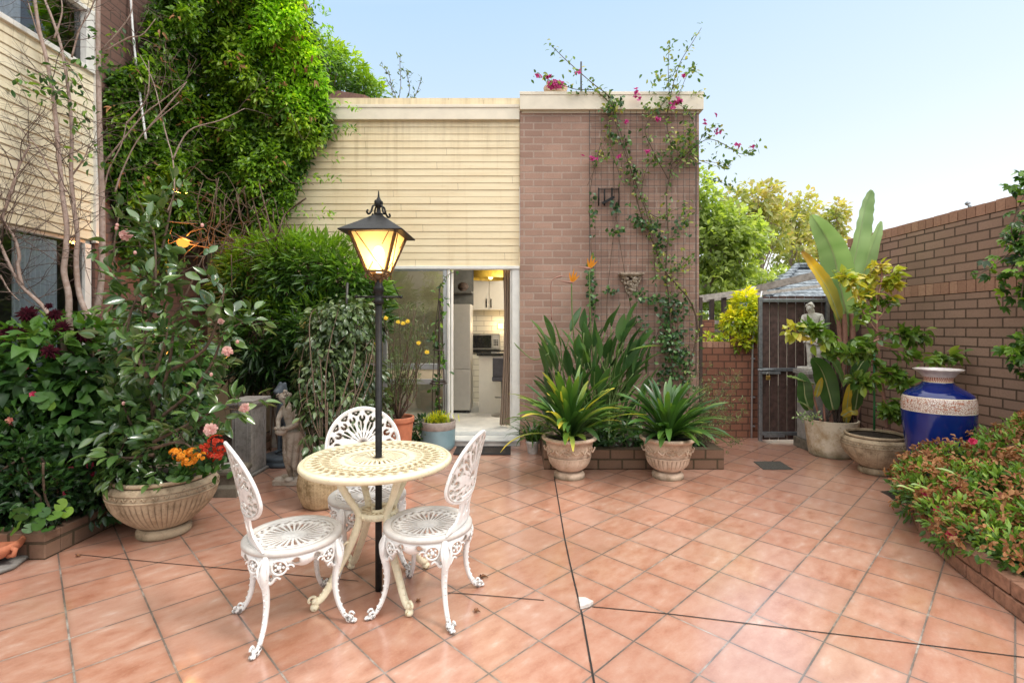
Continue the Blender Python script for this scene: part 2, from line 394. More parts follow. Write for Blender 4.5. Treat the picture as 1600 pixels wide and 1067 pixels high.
plain('terracotta', (.50, .17, .085), .75, n=.14, scale=12, bump=.15)
plain('blue_glaze', (.20, .31, .345), .42, n=.12, scale=7)
plain('grey_rim', (.34, .28, .245), .8, n=.2, scale=18, bump=.3)
plain('timber_grey', (.42, .38, .33), .8, n=.25, scale=16)
plain('timber_dark', (.065, .042, .032), .75, n=.3, scale=14)
plain('bark', (.27, .185, .145), .8, n=.25, scale=26, bump=.5, col2=(.40, .31, .265))
plain('twig', (.15, .10, .080), .85, n=.3, scale=30)
plain('stem_brown', (.13, .085, .055), .85, n=.3, scale=40)
plain('stem_green', (.13, .20, .05), .6, n=.2, scale=30)
plain('stalk_pink', (.34, .17, .125), .6, n=.2, scale=20)
plain('wire', (.07, .065, .06), .5, .5)
plain('white_plastic', (.72, .72, .70), .4)
plain('curtain_blue', (.95, .98, 1.0), .9, n=.1, scale=60)
plain('curtain_brown', (.40, .305, .235), .95, n=.15, scale=80)
plain('stool_fabric', (.075, .078, .092), .85, n=.15)
plain('brass', (.55, .38, .12), .35, .85)
plain('gold_shade', (.60, .42, .06), .5)
plain('chip', (.62, .58, .54), .8, n=.2, scale=40)
plain('drain', (.075, .068, .055), .75, n=.5, scale=90, bump=.8, col2=(.03, .028, .024))
plain('dead_leaf', (.23, .10, .04), .8)
stone('stone_bowl', (.42, .325, .22), (.22, .16, .10), 9, .6, moss=(.13, .105, .06), base_z=.05)
stone('stone_pink', (.60, .465, .36), (.40, .275, .19), 8, .5, moss=(.11, .095, .055), base_z=.05)
stone('stone_white_pot', (.58, .50, .385), (.36, .25, .14), 5, .45, moss=(.10, .095, .055), base_z=.12)
stone('stone_grey', (.30, .285, .265), (.20, .185, .17), 10, .35, moss=(.06, .055, .045), base_z=.06)
stone('stone_mossy', (.155, .135, .105), (.08, .07, .052), 12, .5)
stone('stone_figure', (.46, .40, .34), (.26, .20, .145), 12, .35)
stone('stone_statue', (.64, .62, .57), (.38, .355, .31), 14, .3)
stone('slate_blue', (.085, .105, .125), (.045, .055, .068), 10, .3, rough=.5)
stone('stone_weave', (.42, .315, .185), (.22, .15, .075), 14, .9)
stone('stone_bracket', (.50, .42, .33), (.20, .14, .09), 22, .9)

# foliage colours (linear), dark to light
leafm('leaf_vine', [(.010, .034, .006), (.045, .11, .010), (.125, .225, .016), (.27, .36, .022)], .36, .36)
leafm('leaf_vine_lit', [(.045, .12, .010), (.14, .28, .014), (.27, .43, .02), (.44, .55, .03)], .45, .42)  # vine leaf copy with sunlight put into its colour
leafm('leaf_hedge', [(.005, .018, .004), (.020, .058, .008), (.066, .145, .014), (.17, .28, .026)], .38, .34)
leafm('leaf_camellia', [(.016, .040, .010), (.036, .080, .018), (.075, .130, .034), (.15, .21, .06)], .20, .12, spec=.8)
leafm('leaf_dark', [(.004, .016, .004), (.012, .038, .008), (.030, .075, .012), (.075, .15, .022)], .34, .2)
leafm('leaf_hydrangea', [(.008, .030, .006), (.024, .072, .012), (.055, .13, .018), (.16, .25, .028)], .45, .3)
leafm('leaf_weeping', [(.012, .028, .008), (.036, .066, .020), (.078, .115, .040), (.15, .19, .075)], .3, .16, spec=.6)
leafm('leaf_fine', [(.035, .06, .022), (.07, .11, .04), (.12, .16, .06), (.20, .22, .07)], .5, .25)
leafm('leaf_strap', [(.016, .044, .010), (.030, .082, .015), (.065, .135, .022), (.20, .25, .05), (.52, .42, .06)], .30, .25, spec=.6)
leafm('leaf_paddle', [(.016, .045, .012), (.032, .080, .022), (.065, .13, .035), (.14, .21, .05)], .34, .25, spec=.55)
leafm('leaf_banana', [(.055, .115, .035), (.14, .23, .085), (.24, .34, .16), (.36, .44, .23)], .36, .35, trcol=(1.35, 1.45, .8))
leafm('leaf_yellowing', [(.10, .13, .04), (.30, .27, .05), (.60, .38, .02), (.10, .04, .018)], .5, .3, trcol=(1.3, 1.1, .4))
leafm('leaf_lemon', [(.030, .070, .010), (.075, .14, .018), (.15, .22, .032), (.32, .33, .035), (.46, .36, .05)], .28, .28, spec=.6)
leafm('leaf_azalea', [(.020, .050, .010), (.055, .12, .018), (.125, .22, .03), (.27, .36, .06)], .4, .28)
leafm('leaf_ivy', [(.012, .034, .012), (.024, .065, .020), (.045, .10, .028), (.085, .16, .04)], .36, .2)
leafm('leaf_boug', [(.030, .070, .018), (.060, .115, .028), (.12, .19, .04), (.30, .26, .06)], .45, .3)
leafm('leaf_tree', [(.06, .09, .02), (.14, .19, .04), (.26, .32, .08), (.40, .44, .14)], .5, .45)
leafm('leaf_autumn', [(.14, .17, .06), (.24, .26, .09), (.36, .32, .12), (.38, .27, .14)], .5, .45)
leafm('leaf_gold', [(.06, .12, .010), (.17, .25, .015), (.42, .42, .02), (.60, .52, .03)], .42, .35)
leafm('spent_bloom', [(.16, .060, .022), (.30, .125, .048), (.44, .21, .085), (.52, .30, .15)], .8, .25, trcol=(1.3, 1.0, .6))
leafm('petal_pink', [(.62, .28, .25), (.75, .45, .40), (.80, .58, .50)], .6, .3, trcol=(1.1, .95, .9))
leafm('petal_burgundy', [(.016, .003, .005), (.035, .005, .010), (.060, .006, .014)], .9, .02, spec=.08, trcol=(1.2, .8, .8))
leafm('petal_orange', [(.62, .18, .008), (.80, .30, .010), (.85, .40, .02)], .6, .25, trcol=(1.1, .9, .5))
leafm('petal_red', [(.45, .022, .008), (.62, .045, .012), (.70, .085, .02)], .6, .25, trcol=(1.1, .8, .6))
leafm('petal_magenta', [(.40, .02, .17), (.58, .05, .27), (.70, .13, .36)], .6, .35, trcol=(1.2, .8, 1.0))
leafm('petal_cerise', [(.40, .01, .05), (.55, .02, .09), (.62, .06, .14)], .55, .25, trcol=(1.1, .8, .8))
leafm('petal_yellow', [(.70, .42, .01), (.80, .55, .02), (.85, .62, .03)], .6, .25, trcol=(1.1, 1, .5))
leafm('petal_coral', [(.50, .12, .10), (.62, .22, .16), (.66, .33, .22)], .6, .25, trcol=(1.1, .9, .8))

def glass_mat(name, tint, rough=.0, refl=1.0):
    t = NT(name); fr = t.n('ShaderNodeFresnel', IOR=1.55)
    tr = t.n('ShaderNodeBsdfTransparent', Color=tint); gl = t.n('ShaderNodeBsdfGlossy', Color=(.95, .97, 1), Roughness=rough)
    f = t.math('ADD', t.math('MULTIPLY', fr, 1.3), .05 * refl, True)
    mx = t.n('ShaderNodeMixShader', i0=f); t.t.links.new(tr.outputs[0], mx.inputs[1]); t.t.links.new(gl.outputs[0], mx.inputs[2])
    t.t.links.new(mx.outputs[0], t.out.inputs[0]); M[name] = t.m
glass_mat('window_glass', (.72, .77, .73), 0, 1.6); glass_mat('clear_glass', (.92, .94, .94), 0, .4)
def emis(name, col, st):
    t = NT(name); e = t.n('ShaderNodeEmission', Color=col, Strength=st); t.t.links.new(e.outputs[0], t.out.inputs[0]); M[name] = t.m
emis('bulb_glow', (1, .72, .36), 22); emis('small_glow', (1, .66, .28), 5); emis('amber_glow', (1, .40, .06), 1.7)
def lantern_glass():
    t = NT('lantern_glass'); p = t.pos()
    b = t.bump(t.noise(p, 60, 3), .4, .004)
    tl = t.n('ShaderNodeBsdfTranslucent', Color=(.92, .74, .42), Normal=b); df = t.n('ShaderNodeBsdfTransparent', Color=(1, .93, .8)); gl = t.n('ShaderNodeBsdfGlossy', Color=(1, 1, 1), Roughness=.25, Normal=b)
    m1 = t.n('ShaderNodeMixShader', i0=.22); t.t.links.new(tl.outputs[0], m1.inputs[1]); t.t.links.new(df.outputs[0], m1.inputs[2])
    m2 = t.n('ShaderNodeMixShader', i0=.06); t.t.links.new(m1.outputs[0], m2.inputs[1]); t.t.links.new(gl.outputs[0], m2.inputs[2])
    t.t.links.new(m2.outputs[0], t.out.inputs[0]); M['lantern_glass'] = t.m
lantern_glass()
def urn_material():
    t = NT('urn_glaze'); p = t.pos(); sp = t.n('ShaderNodeSeparateXYZ', i0=p); z = sp.outputs[2]
    th = t.math('ARCTAN2', sp.outputs[1], sp.outputs[0])
    blue = t.ramp(t.noise(p, 3, 3), [(.3, (.002, .008, .085)), (.7, (.004, .022, .18))])
    vor = t.n('ShaderNodeTexVoronoi', Vector=p, Scale=75.0, _feature='DISTANCE_TO_EDGE')
    lace = t.ramp(vor.outputs['Distance'], [(.03, (.30, .13, .085)), (.16, (.72, .66, .60))])
    # rust-red bird-like scroll marks, a wave that rises and falls round the band
    zz = t.math('DIVIDE', t.math('SUBTRACT', z, .815), .055)
    wv = t.n('ShaderNodeTexNoise', Vector=t.n('ShaderNodeCombineXYZ', X=t.math('MULTIPLY', th, 3.2), Y=t.math('MULTIPLY', zz, .8)), Scale=1.6, Detail=3.0, Distortion=1.6)
    mk = t.math('MULTIPLY', t.maprange(wv.outputs[0], .57, .62, 0, 1), t.maprange(t.math('ABSOLUTE', zz), .55, .85, 1, 0))
    lace = t.mix(t.math('MULTIPLY', mk, .85), lace, (.40, .12, .06))
    neck = t.ramp(t.n('ShaderNodeTexWave', Vector=t.n('ShaderNodeCombineXYZ', X=th, Y=t.math('MULTIPLY', z, 18)), Scale=2.4, Distortion=5.0, Detail=3.0).outputs[0], [(.25, (.28, .07, .055)), (.5, (.50, .30, .24)), (.62, (.58, .30, .05)), (.85, (.60, .48, .44))])
    pale = t.ramp(t.noise(p, 9, 4), [(.35, (.40, .33, .33)), (.65, (.70, .66, .63))])
    def band(a, b): return t.math('MULTIPLY', t.math('GREATER_THAN', z, a), t.math('LESS_THAN', z, b))
    c = t.mix(band(.755, .875), blue, lace); c = t.mix(band(1.005, 1.045), c, neck); c = t.mix(t.math('GREATER_THAN', z, 1.045), c, pale)
    c = t.mix(t.math('ADD', band(.751, .757), band(.873, .879), True), c, (.70, .62, .50))
    c = t.mix(band(1.0, 1.006), c, (.6, .5, .3))
    bz = t.bump(vor.outputs['Distance'], .25, .003); M['urn_glaze'] = t.fin(c, .10, 0, None, .6)
urn_material()
def roof_tiles():
    t = NT('roof_tiles'); p = t.pos(); w = t.n('ShaderNodeTexWave', Vector=p, Scale=3.2, Distortion=1.2, Detail=2.0, _wave_type='BANDS', _bands_direction='Z')
    n_ = t.noise(p, 9, 4, .7)
    c = t.ramp(n_, [(.35, (.10, .115, .13)), (.6, (.30, .34, .37)), (.75, (.58, .62, .64))])
    c = t.mix(t.maprange(w.outputs[0], .0, .35, .75, 0), c, (.035, .04, .045)); M['roof_tiles'] = t.fin(c, .7, 0, t.bump(w.outputs[0], .7, .05), .3)
roof_tiles()
def wall_tiles():
    t = NT('wall_tiles'); g = t.n('ShaderNodeNewGeometry').outputs['Position']; sp = t.n('ShaderNodeSeparateXYZ', i0=g)
    br = t.n('ShaderNodeTexBrick', Vector=t.n('ShaderNodeCombineXYZ', X=sp.outputs[0], Y=sp.outputs[2]), Color1=(.62, .60, .52), Color2=(.57, .55, .47), Mortar=(.33, .31, .27), Scale=1.0)
    t.set(br, 'Mortar Size', .006); t.set(br, 'Brick Width', .30); t.set(br, 'Row Height', .10); M['wall_tiles'] = t.fin(br.outputs[0], .2)
wall_tiles()
plain('ground_earth', (.12, .095, .06), .95, n=.3, scale=3)
# ================================================================== foliage helpers
def rnd(n): return RNG.random(n)
def rdir(n): return nrm(RNG.normal(size=(n, 3)))
def blob_pts(blobs, m, shell=(.55, 1.0)):
    w = np.array([b[2] if len(b) > 2 else np.prod(b[1]) ** .667 for b in blobs], float); w /= w.sum()
    k = RNG.choice(len(blobs), m, p=w)
    C = np.array([b[0] for b in blobs], float)[k]; R = np.array([np.broadcast_to(b[1], (3,)) for b in blobs], float)[k]
    u = rdir(m); r = shell[0] + (shell[1] - shell[0]) * rnd(m)[:, None] ** .6
    return C + u * R * r, nrm(u / R)
def clump(mb, cen, nor, per, crad, L, W, shape='oval', K=3, droop=.2, upb=.5, out=.7, jit=.8, curl=.15, fold=.2, clip=None, vb=None, vr=.35, mi=0, flat=.7):
    """leaf clumps: every centre carries `per` leaves that fan outward, so light and dark tufts appear"""
    m = len(cen); vb = rnd(m) * .55 if vb is None else vb
    k = np.repeat(np.arange(m), per); n = len(k)
    off = rdir(n) * (rnd(n)[:, None] ** .5) * crad
    N = nor[k]; off -= N * np.sum(off * N, 1)[:, None] * (1 - flat)
    pos = cen[k] + off
    d = N * out + nrm(off) * .55 + rdir(n) * jit * .6 + np.array([0, 0, -droop])
    up = N * .6 + np.array([0, 0, upb]) + rdir(n) * .45
    keep = np.ones(n, bool) if clip is None else clip(pos)
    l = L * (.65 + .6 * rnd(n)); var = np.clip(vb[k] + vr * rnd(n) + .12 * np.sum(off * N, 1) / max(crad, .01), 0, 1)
    mb.leaves(pos[keep], d[keep], up[keep], l[keep], l[keep] * (W / L) * (.8 + .4 * rnd(keep.sum())), K, shape, curl * (0.4 + 1.2 * rnd(keep.sum())), fold, mi, var[keep])
def smooth(P, k=5):
    P = np.asarray(P, float); t = np.arange(len(P)); tt = np.linspace(0, len(P) - 1, (len(P) - 1) * k + 1)
    out = np.empty((len(tt), P.shape[1]))
    for a in range(len(tt)):
        i = min(int(tt[a]), len(P) - 2); f = tt[a] - i
        p0, p1, p2, p3 = P[max(i - 1, 0)], P[i], P[i + 1], P[min(i + 2, len(P) - 1)]
        out[a] = .5 * ((2 * p1) + (-p0 + p2) * f + (2 * p0 - 5 * p1 + 4 * p2 - p3) * f ** 2 + (-p0 + 3 * p1 - 3 * p2 + p3) * f ** 3)
    return out
def pxpath(pts, Y, k=5):
    """a path whose bends were read off the photo; Y a number or one per point"""
    Ys = np.broadcast_to(np.asarray(Y, float), (len(pts),))
    return smooth([at(p[0], p[1], y) for p, y in zip(pts, Ys)], k)
def twig(mb, p, d, L, r, depth, mi=0, wig=.25, kids=3, sides=5, ends=None):
    n = max(4, int(L / .05)); n = min(n, 9); P = [np.array(p, float)]; d = nrm(d)
    for i in range(n):
        d = nrm(d + RNG.normal(size=3) * wig * .4 + np.array([0, 0, .02])); P.append(P[-1] + d * L / n)
    mb.tube(P, np.linspace(r, r * .45, n + 1), sides, mi)
    if ends is not None: ends.append((P[-1], d))
    if depth > 0:
        for j in range(kids):
            i = RNG.integers(n // 3, n + 1)
            twig(mb, P[i], nrm(d + rdir(1)[0] * .9), L * (.4 + .3 * RNG.random()), r * .5, depth - 1, mi, wig, kids, sides, ends)
def blossom(mb, c, nor, r, petals, rings=1, shape='petal', fold=.15, mi=0, cup=.35, W=.75):
    nor = nrm(nor); a = nrm(np.cross(nor, [.31, .2, .93])); b = np.cross(nor, a)
    for k in range(rings):
        f = 1 - k / max(rings, 1) * .75; n = petals if k < 2 else max(4, petals - k)
        th = np.linspace(0, 2 * PI, n, endpoint=False) + k * .5 + rnd(n) * .3
        el = cup + k * (1.15 - cup) / max(rings, 1)
        d = (np.cos(th)[:, None] * a + np.sin(th)[:, None] * b) * math.cos(el) + nor * math.sin(el)
        mb.leaves(np.repeat(np.asarray(c, float)[None], n, 0) + d * r * .04 + nor * r * .06 * k, d, np.repeat(nor[None], n, 0), r * f * (.85 + .3 * rnd(n)), r * f * W, 3, shape, .1, fold, mi)

# ================================================================== the setting
m = MB(); m.add([(-60, -40, -.03), (60, -40, -.03), (60, 90, -.03), (-60, 90, -.03)], [[(0, 1, 2, 3)]], 0, False); struct('ground', m, M['ground_earth'])
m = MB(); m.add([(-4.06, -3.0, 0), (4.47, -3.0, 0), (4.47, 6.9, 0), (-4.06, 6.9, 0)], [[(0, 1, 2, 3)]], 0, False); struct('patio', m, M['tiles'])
plain('joint', (.022, .018, .016), .8, n=.3, scale=30)
def joint(name, pts, w):
    m = MB(); P = [ground(*p) for p in pts]
    for i in range(len(P) - 1):
        d = nrm(P[i + 1] - P[i]); s = np.array([-d[1], d[0], 0]) * w / 2; z = np.array([0, 0, .003])
        m.add([P[i] - s + z, P[i + 1] - s + z, P[i + 1] + s + z, P[i] + s + z], [[(0, 1, 2, 3)]], 0, False)
    struct(name, m, M['joint'])
joint('floor_joint_along_patio', [(866, 745), (882, 840), (893, 891), (909, 958), (926, 1053), (945, 1170)], .009)
joint('floor_joint_across_patio_west', [(118, 866), (260, 880), (394, 892), (560, 908)], .006)
joint('floor_joint_across_patio_middle', [(700, 926), (745, 929), (850, 938)], .006)
joint('floor_joint_across_patio_east', [(925, 948), (1044, 959), (1200, 978), (1400, 1002), (1640, 1032)], .007)

# ---- the house: cream boards over a glass door, brick pier to the right
XL, XP0, XP1 = -4.05, fx(812.5), fx(1090)
house = thing('house', 'flat roofed courtyard house with cream boards over a glass door and a brown brick pier', 'house', (-1.0, YF, 0))
m = MB(); z0, z1 = fz(417), fz(189); nb = 21; pit = (z1 - z0) / nb
for i in range(nb):
    a, b = z0 + i * pit, z0 + (i + 1) * pit; g = .0025
    prof = [(YF, a + g), (YF - .0145, a + g), (YF - .0175, a + g + .003), (YF - .0105, b + .003), (YF, b + .003)]
    j = RNG.normal() * .0012
    V = [(x, y + j * (y < YF), z) for x in (XL, XP0 - .004) for y, z in prof]
    m.add(V, [[(0, 5, 6, 1), (1, 6, 7, 2), (2, 7, 8, 3), (3, 8, 9, 4)], [(0, 1, 2, 3, 4)], [(9, 8, 7, 6, 5)]], 0, False)
m.box(XL, XP0 - .004, YF + .002, YF + .10, z0 + .004, z1 + .3)
part('cladding', m, M['boards'], house)
m = MB(); m.box(XL, XP0 - .006, YF - .065, YF + .10, fz(190), fz(168)); m.box(XL, XP0 - .006, YF - .075, YF - .0655, fz(172), fz(167)); part('fascia', m, M['fascia'], house, .004)
m = MB(); m.box(XP0, XP1, YF - .05, YF + .2, -.01, fz(178)); m.box(XP1 - .24, XP1 - .002, YF + .202, YF + 3.4, -.01, fz(178)); part('brick_pier', m, M['brick_front'], house)
m = MB(); m.box(XP0 - .003, fx(1094.5), YF - .115, YF + 3.4, fz(177), fz(151)); m.box(XP0 - .006, fx(1095), YF - .122, YF - .1155, fz(155), fz(150)); m.box(XP0 + .02, XP1, YF - .062, YF - .0505, fz(180), fz(177) - .002); part('fascia', m, M['fascia'], house, .004)
m = MB(); m.box(XL - 6, XP0 - .01, YF + .102, YF + 3.4, fz(190), fz(171)); part('roof', m, M['timber_grey'], house)
# openings
zf = .13                                                    # inside floor level
zh = fz(420)
xw0, xw1, xd1 = fx(470), fx(698), fx(808)
m = MB()
m.box(XL, XP0 - .006, YF - .045, YF + .08, fz(421), fz(416.2))                       # head
m.box(fx(800), XP0 - .004, YF - .03, YF + .08, zf, fz(421.3))                        # right jamb
m.box(fx(797), fx(800) - .002, YF - .01, YF + .06, zf, fz(421.3))
part('door_frame', m, M['white_frame'], house, .004)
m = MB(); m.box(XL, xw0 - .05, YF, YF + .1, 0, fz(421.2)); m.box(xw0 - .05, xw1 + .01, YF, YF + .1, 0, fz(668)); part('wall_base', m, M['cream_panel'], house)
win = MB()
for px in (474, 602, 695.5): win.box(fx(px - 3), fx(px + 3), YF - .02, YF + .05, fz(667.8), fz(421.2))
for a, b in ((423.5, 421.3), (577, 568), (600, 592), (667.7, 662)): 
    for (p, q) in ((477.05, 598.95), (605.05, 692.45)): win.box(fx(p), fx(q), YF - .015, YF + .045, fz(a), fz(b))
fw = part('window', win, M['alu'], house, .003)
m = MB()
for (p, q) in ((477.05, 598.95), (605.05, 692.45)): m.box(fx(p), fx(q), YF - .008, YF + .03, fz(591.9), fz(577.1))
part('spandrel_panel', m, M['cream_panel'], fw)
for (p, q) in ((477, 599), (605, 692.5)):
    for (a, b) in ((568, 423.6), (661.9, 600.1)):
        m = MB(); m.add([(fx(p), YF + .012, fz(a)), (fx(q), YF + .012, fz(a)), (fx(q), YF + .012, fz(b)), (fx(p), YF + .012, fz(b))], [[(0, 1, 2, 3)]], 0, False); part('pane', m, M['window_glass'], fw)
m = MB()                                                     # the slider stacked behind the fixed light
for px in (701.2, 705.6): m.box(fx(px - 1.7), fx(px + 1.7), YF - .03 + .05 * (px > 703), YF + .02 + .05 * (px > 703), zf + .002, fz(421.4))
part('sliding_door', m, M['white_frame'], house, .003)
m = MB(); m.box(fx(699), fx(811), YF - .12, YF + .05, zf - .045, zf); m.box(fx(699), fx(812), YF - .36, YF - .1, .0, zf - .048); m.box(fx(698), fx(812.5), YF - .39, YF - .09, zf - .072, zf - .046)
part('door_step', m, M['marble'], house, .005)

# ---- the kitchen behind the door
KX0, KX1, KY1, KZ = -2.9, 1.3, 9.5, 2.5
room = thing('kitchen_room', 'pale kitchen shell with marble floor and tiled rear wall seen through the door', 'room', (-1, 8, 0))
m = MB(); m.box(KX0, KX1, YF + .06, KY1, zf - .02, zf - .001); part('marble_floor', m, M['marble'], room)
m = MB(); m.box(KX0, KX1, YF + .1, KY1 + .05, KZ, KZ + .05); part('ceiling', m, M['interior_wall'], room)
m = MB(); m.box(KX0 - .05, KX0, YF + .11, KY1, zf, KZ - .002); m.box(KX1, KX1 + .05, YF + .2, KY1, zf, KZ - .002); m.box(KX0, -1.12, 8.2, 8.28, zf, KZ - .002); part('wall', m, M['interior_wall'], room)
m = MB(); m.box(-1.118, KX1, KY1, KY1 + .05, zf, KZ - .002); part('tiled_wall', m, M['wall_tiles'], room)
fr = thing('fridge', 'tall grey fridge freezer standing left inside the kitchen doorway', 'fridge', (-.88, 8.0, zf))
m = MB(); m.box(-1.07, -.70, 7.78, 8.18, zf + .04, 1.84); part('body', m, M['fridge'], fr, .006)
m = MB(); m.box(-1.068, -.702, 7.74, 7.777, .82, 1.838); part('door', m, M['fridge'], fr, .008)
m = MB(); m.box(-1.068, -.702, 7.74, 7.777, zf + .05, .812); part('door', m, M['fridge'], fr, .008)
m = MB(); m.box(-1.05, -.72, 7.80, 8.1, zf, zf + .039); part('plinth', m, M['black_gloss'], fr)
m = MB(); m.box(-1.11, -.69, 7.8, 8.18, 2.02, 2.05); m.box(-1.11, -.69, 8.18, 8.195, 1.84, KZ - .003); ns = solo('shelf', m, M['interior_dark'], 'dark open shelf above the grey kitchen fridge', 'shelf', (-.9, 8, 2.02))
m = MB(); m.ball((-.84, 7.95, 2.13), (.09, .07, .07), 12); m.tube([(-.84, 7.95, 2.052), (-.84, 7.95, 2.1)], .05, 10); solo('basket', m, M['timber_dark'], 'dark round basket on the shelf above the fridge', 'basket', (-.84, 7.95, 2.05))
cb = thing('wall_cabinet', 'cream two door kitchen cabinet hung on the tiled wall above the microwave', 'cabinet', (-.3, 9.3, 1.78))
m = MB(); m.box(-.92, .4, 9.12, 9.498, 1.80, 2.44); part('body', m, M['cabinet'], cb)
for x in (-.918, -.478, -.038):
    m = MB(); m.box(x, x + .43, 9.09, 9.118, 1.80, 2.43); d = part('door', m, M['cabinet'], cb, .004)
    m = MB(); m.box(x + (.385 if x < -.9 else .03), x + (.40 if x < -.9 else .045), 9.065, 9.088, 1.84, 2.0); part('handle', m, M['black_gloss'], d)
bc = thing('kitchen_bench', 'tiled kitchen bench with black top along the rear wall', 'kitchen bench', (-.3, 9.2, zf))
m = MB(); m.box(-.96, .9, 8.95, 9.498, zf, 1.02); part('cupboard', m, M['wall_tiles'], bc)
m = MB(); m.box(-.97, .9, 8.90, 9.498, 1.022, 1.06); part('worktop', m, M['black_gloss'], bc, .004)
mw = thing('microwave', 'silver microwave oven with dark window on the black bench', 'microwave', (-.5, 9.2, 1.06))
m = MB(); m.box(-.84, -.28, 9.05, 9.4, 1.066, 1.36); part('body', m, M['steel'], mw, .008)
m = MB(); m.box(-.80, -.44, 9.035, 9.049, 1.10, 1.33); part('door', m, M['black_gloss'], mw, .003)
m = MB(); m.box(-.415, -.30, 9.038, 9.049, 1.10, 1.33); part('control_panel', m, M['fridge'], mw)
m = MB()
for i in range(4):
    for j in range(3): m.box(-.395 + j * .03, -.375 + j * .03, 9.032, 9.0375, 1.14 + i * .03, 1.16 + i * .03)
part('keypad', m, M['black_gloss'], mw)
isl = thing('breakfast_bar', 'white breakfast bar with black top behind the brown curtain', 'breakfast bar', (-.3, 7.9, zf))
m = MB(); m.box(-.57, .5, 7.75, 8.2, zf, 1.03); part('side_panel', m, M['cabinet'], isl, .003)
m = MB(); m.box(-.60, .5, 7.72, 8.22, 1.032, 1.07); part('worktop', m, M['black_gloss'], isl, .004)
st = thing('bar_stool', 'charcoal upholstered bar stool on steel pedestal at the breakfast bar', 'stool', (-.2, 7.5, zf))
m = MB(); m.box(-.34, -.06, 7.42, 7.47, .74, 1.02); part('backrest', m, M['stool_fabric'], st, .015)
m = MB(); m.box(-.35, -.02, 7.42, 7.70, .66, .735); part('seat', m, M['stool_fabric'], st, .02)
m = MB(); m.tube([(-.19, 7.57, zf + .02), (-.19, 7.57, .66)], .025, 12); m.lathe([(0, .03), (.17, .012), (.18, 0), (0, 0)], 24, (-.19, 7.57, zf)); m.tube([(-.3, 7.47, .42), (-.19, 7.41, .42), (-.08, 7.47, .42)], .012, 8); part('pedestal', m, M['steel'], st)
pl = thing('pendant_lamp', 'wide golden lamp shade hanging at the kitchen ceiling', 'lamp', (-.35, 8.45, 2.4))
m = MB(); m.lathe([(.36, 2.30), (.37, 2.46), (.36, 2.46), (.35, 2.30)], 32, (-.42, 8.45, 0)); part('lamp_shade', m, M['gold_shade'], pl)
m = MB(); m.tube([(-.42, 8.45, 2.36), (-.42, 8.45, 2.5)], .012, 8); m.beam((-.77, 8.45, 2.45), (-.07, 8.45, 2.45), .01, .01); part('rod', m, M['brass'], pl)
m = MB(); m.ball((-.42, 8.45, 2.33), .04, 12); part('bulb', m, M['small_glow'], pl)
ul = thing('bench_lamp', 'small glowing warm lamp against the white kitchen tiles', 'lamp', (-.28, 9.45, 1.5))
m = MB(); m.box(-.33, -.23, 9.44, 9.475, 1.45, 1.55); part('lamp_glass', m, M['small_glow'], ul, .006)
m = MB(); m.box(-.30, -.26, 9.476, 9.498, 1.47, 1.53); part('bracket', m, M['brass'], ul)
# curtain: one pleated sheet, drawn to the right
def pleat(x0, x1, y, zt, zb, n, amp, sway=0, along='x'):
    nu, nv = n * 10, 24; U = np.linspace(0, 1, nu + 1); Z = np.linspace(zb, zt, nv + 1)
    P = np.zeros((nu + 1, nv + 1, 3))
    for j, z in enumerate(Z):
        f = (z - zb) / (zt - zb); pinch = 1 - .28 * math.sin(PI * f) * (sway != 0)
        a = x0 + (x1 - x0) * (.5 + (U - .5) * pinch) + sway * (1 - f) ** 2
        o = y + amp * np.sin(U * n * 2 * PI + .3 * np.sin(3 * f)) * (.75 + .25 * np.cos(5 * f + U * 4))
        P[:, j] = np.stack([a, o, 0 * a + z], 1) if along == 'x' else np.stack([o, a, 0 * a + z], 1)
    V = P.reshape(-1, 3); W = nv + 1; i, j = np.meshgrid(np.arange(nu), np.arange(nv), indexing='ij')
    return V, np.stack([i * W + j, (i + 1) * W + j, (i + 1) * W + j + 1, i * W + j + 1], -1).reshape(-1, 4)
m = MB(); m.add(*pleat(fx(786, 6.68), fx(803, 6.68), 6.70, fz(421.5, 6.68), zf + .02, 4, .028, -.05)); solo('curtain', m, M['curtain_brown'], 'brown linen curtain drawn to the right of the kitchen door', 'curtain', (-.1, 6.7, zf))

# ---- left wing in the same boards
wing = thing('house_wing', 'two storey left wing with cream weatherboards between two curtained windows', 'house', (XL, 3.5, 0))
zs, zb = H + 166 * 3.88 / F, 3.90
YE = 4.76
m = MB(); nb = 18; pit = (zb - zs) / nb
def wing_boards(a0, a1, n, y0, y1):
    p = (a1 - a0) / n
    for i in range(n):
        a, b = a0 + i * p, a0 + (i + 1) * p; g = .0025
        prof = [(XL - .03, a + g), (XL - .003, a + g), (XL, a + g + .004), (XL - .010, b + .001), (XL - .03, b + .001)]
        V = [(x, y, z) for y in (y0, y1) for x, z in prof]
        m.add(V, [[(0, 1, 6, 5), (1, 2, 7, 6), (2, 3, 8, 7), (3, 4, 9, 8)], [(4, 3, 2, 1, 0)], [(5, 6, 7, 8, 9)]], 0, False)
    m.box(XL - .2, XL - .0302, y0, y1, a0, a1)
wing_boards(zs, zb, nb, 1.2, YE - .002); wing_boards(4.50, 6.2, 18, 1.2, YE - .002); part('cladding', m, M['boards_pale'], wing)
m = MB(); m.box(XL - .25, XL + .004, YE, 6.5, 0, 6.2); part('brick_wall', m, M['brick_left'], wing)
m = MB(); m.box(XL - .03, XL + .022, YE - .012, YE + .026, zs - .02, 6.2); part('corner_trim', m, M['white_frame'], wing, .003)
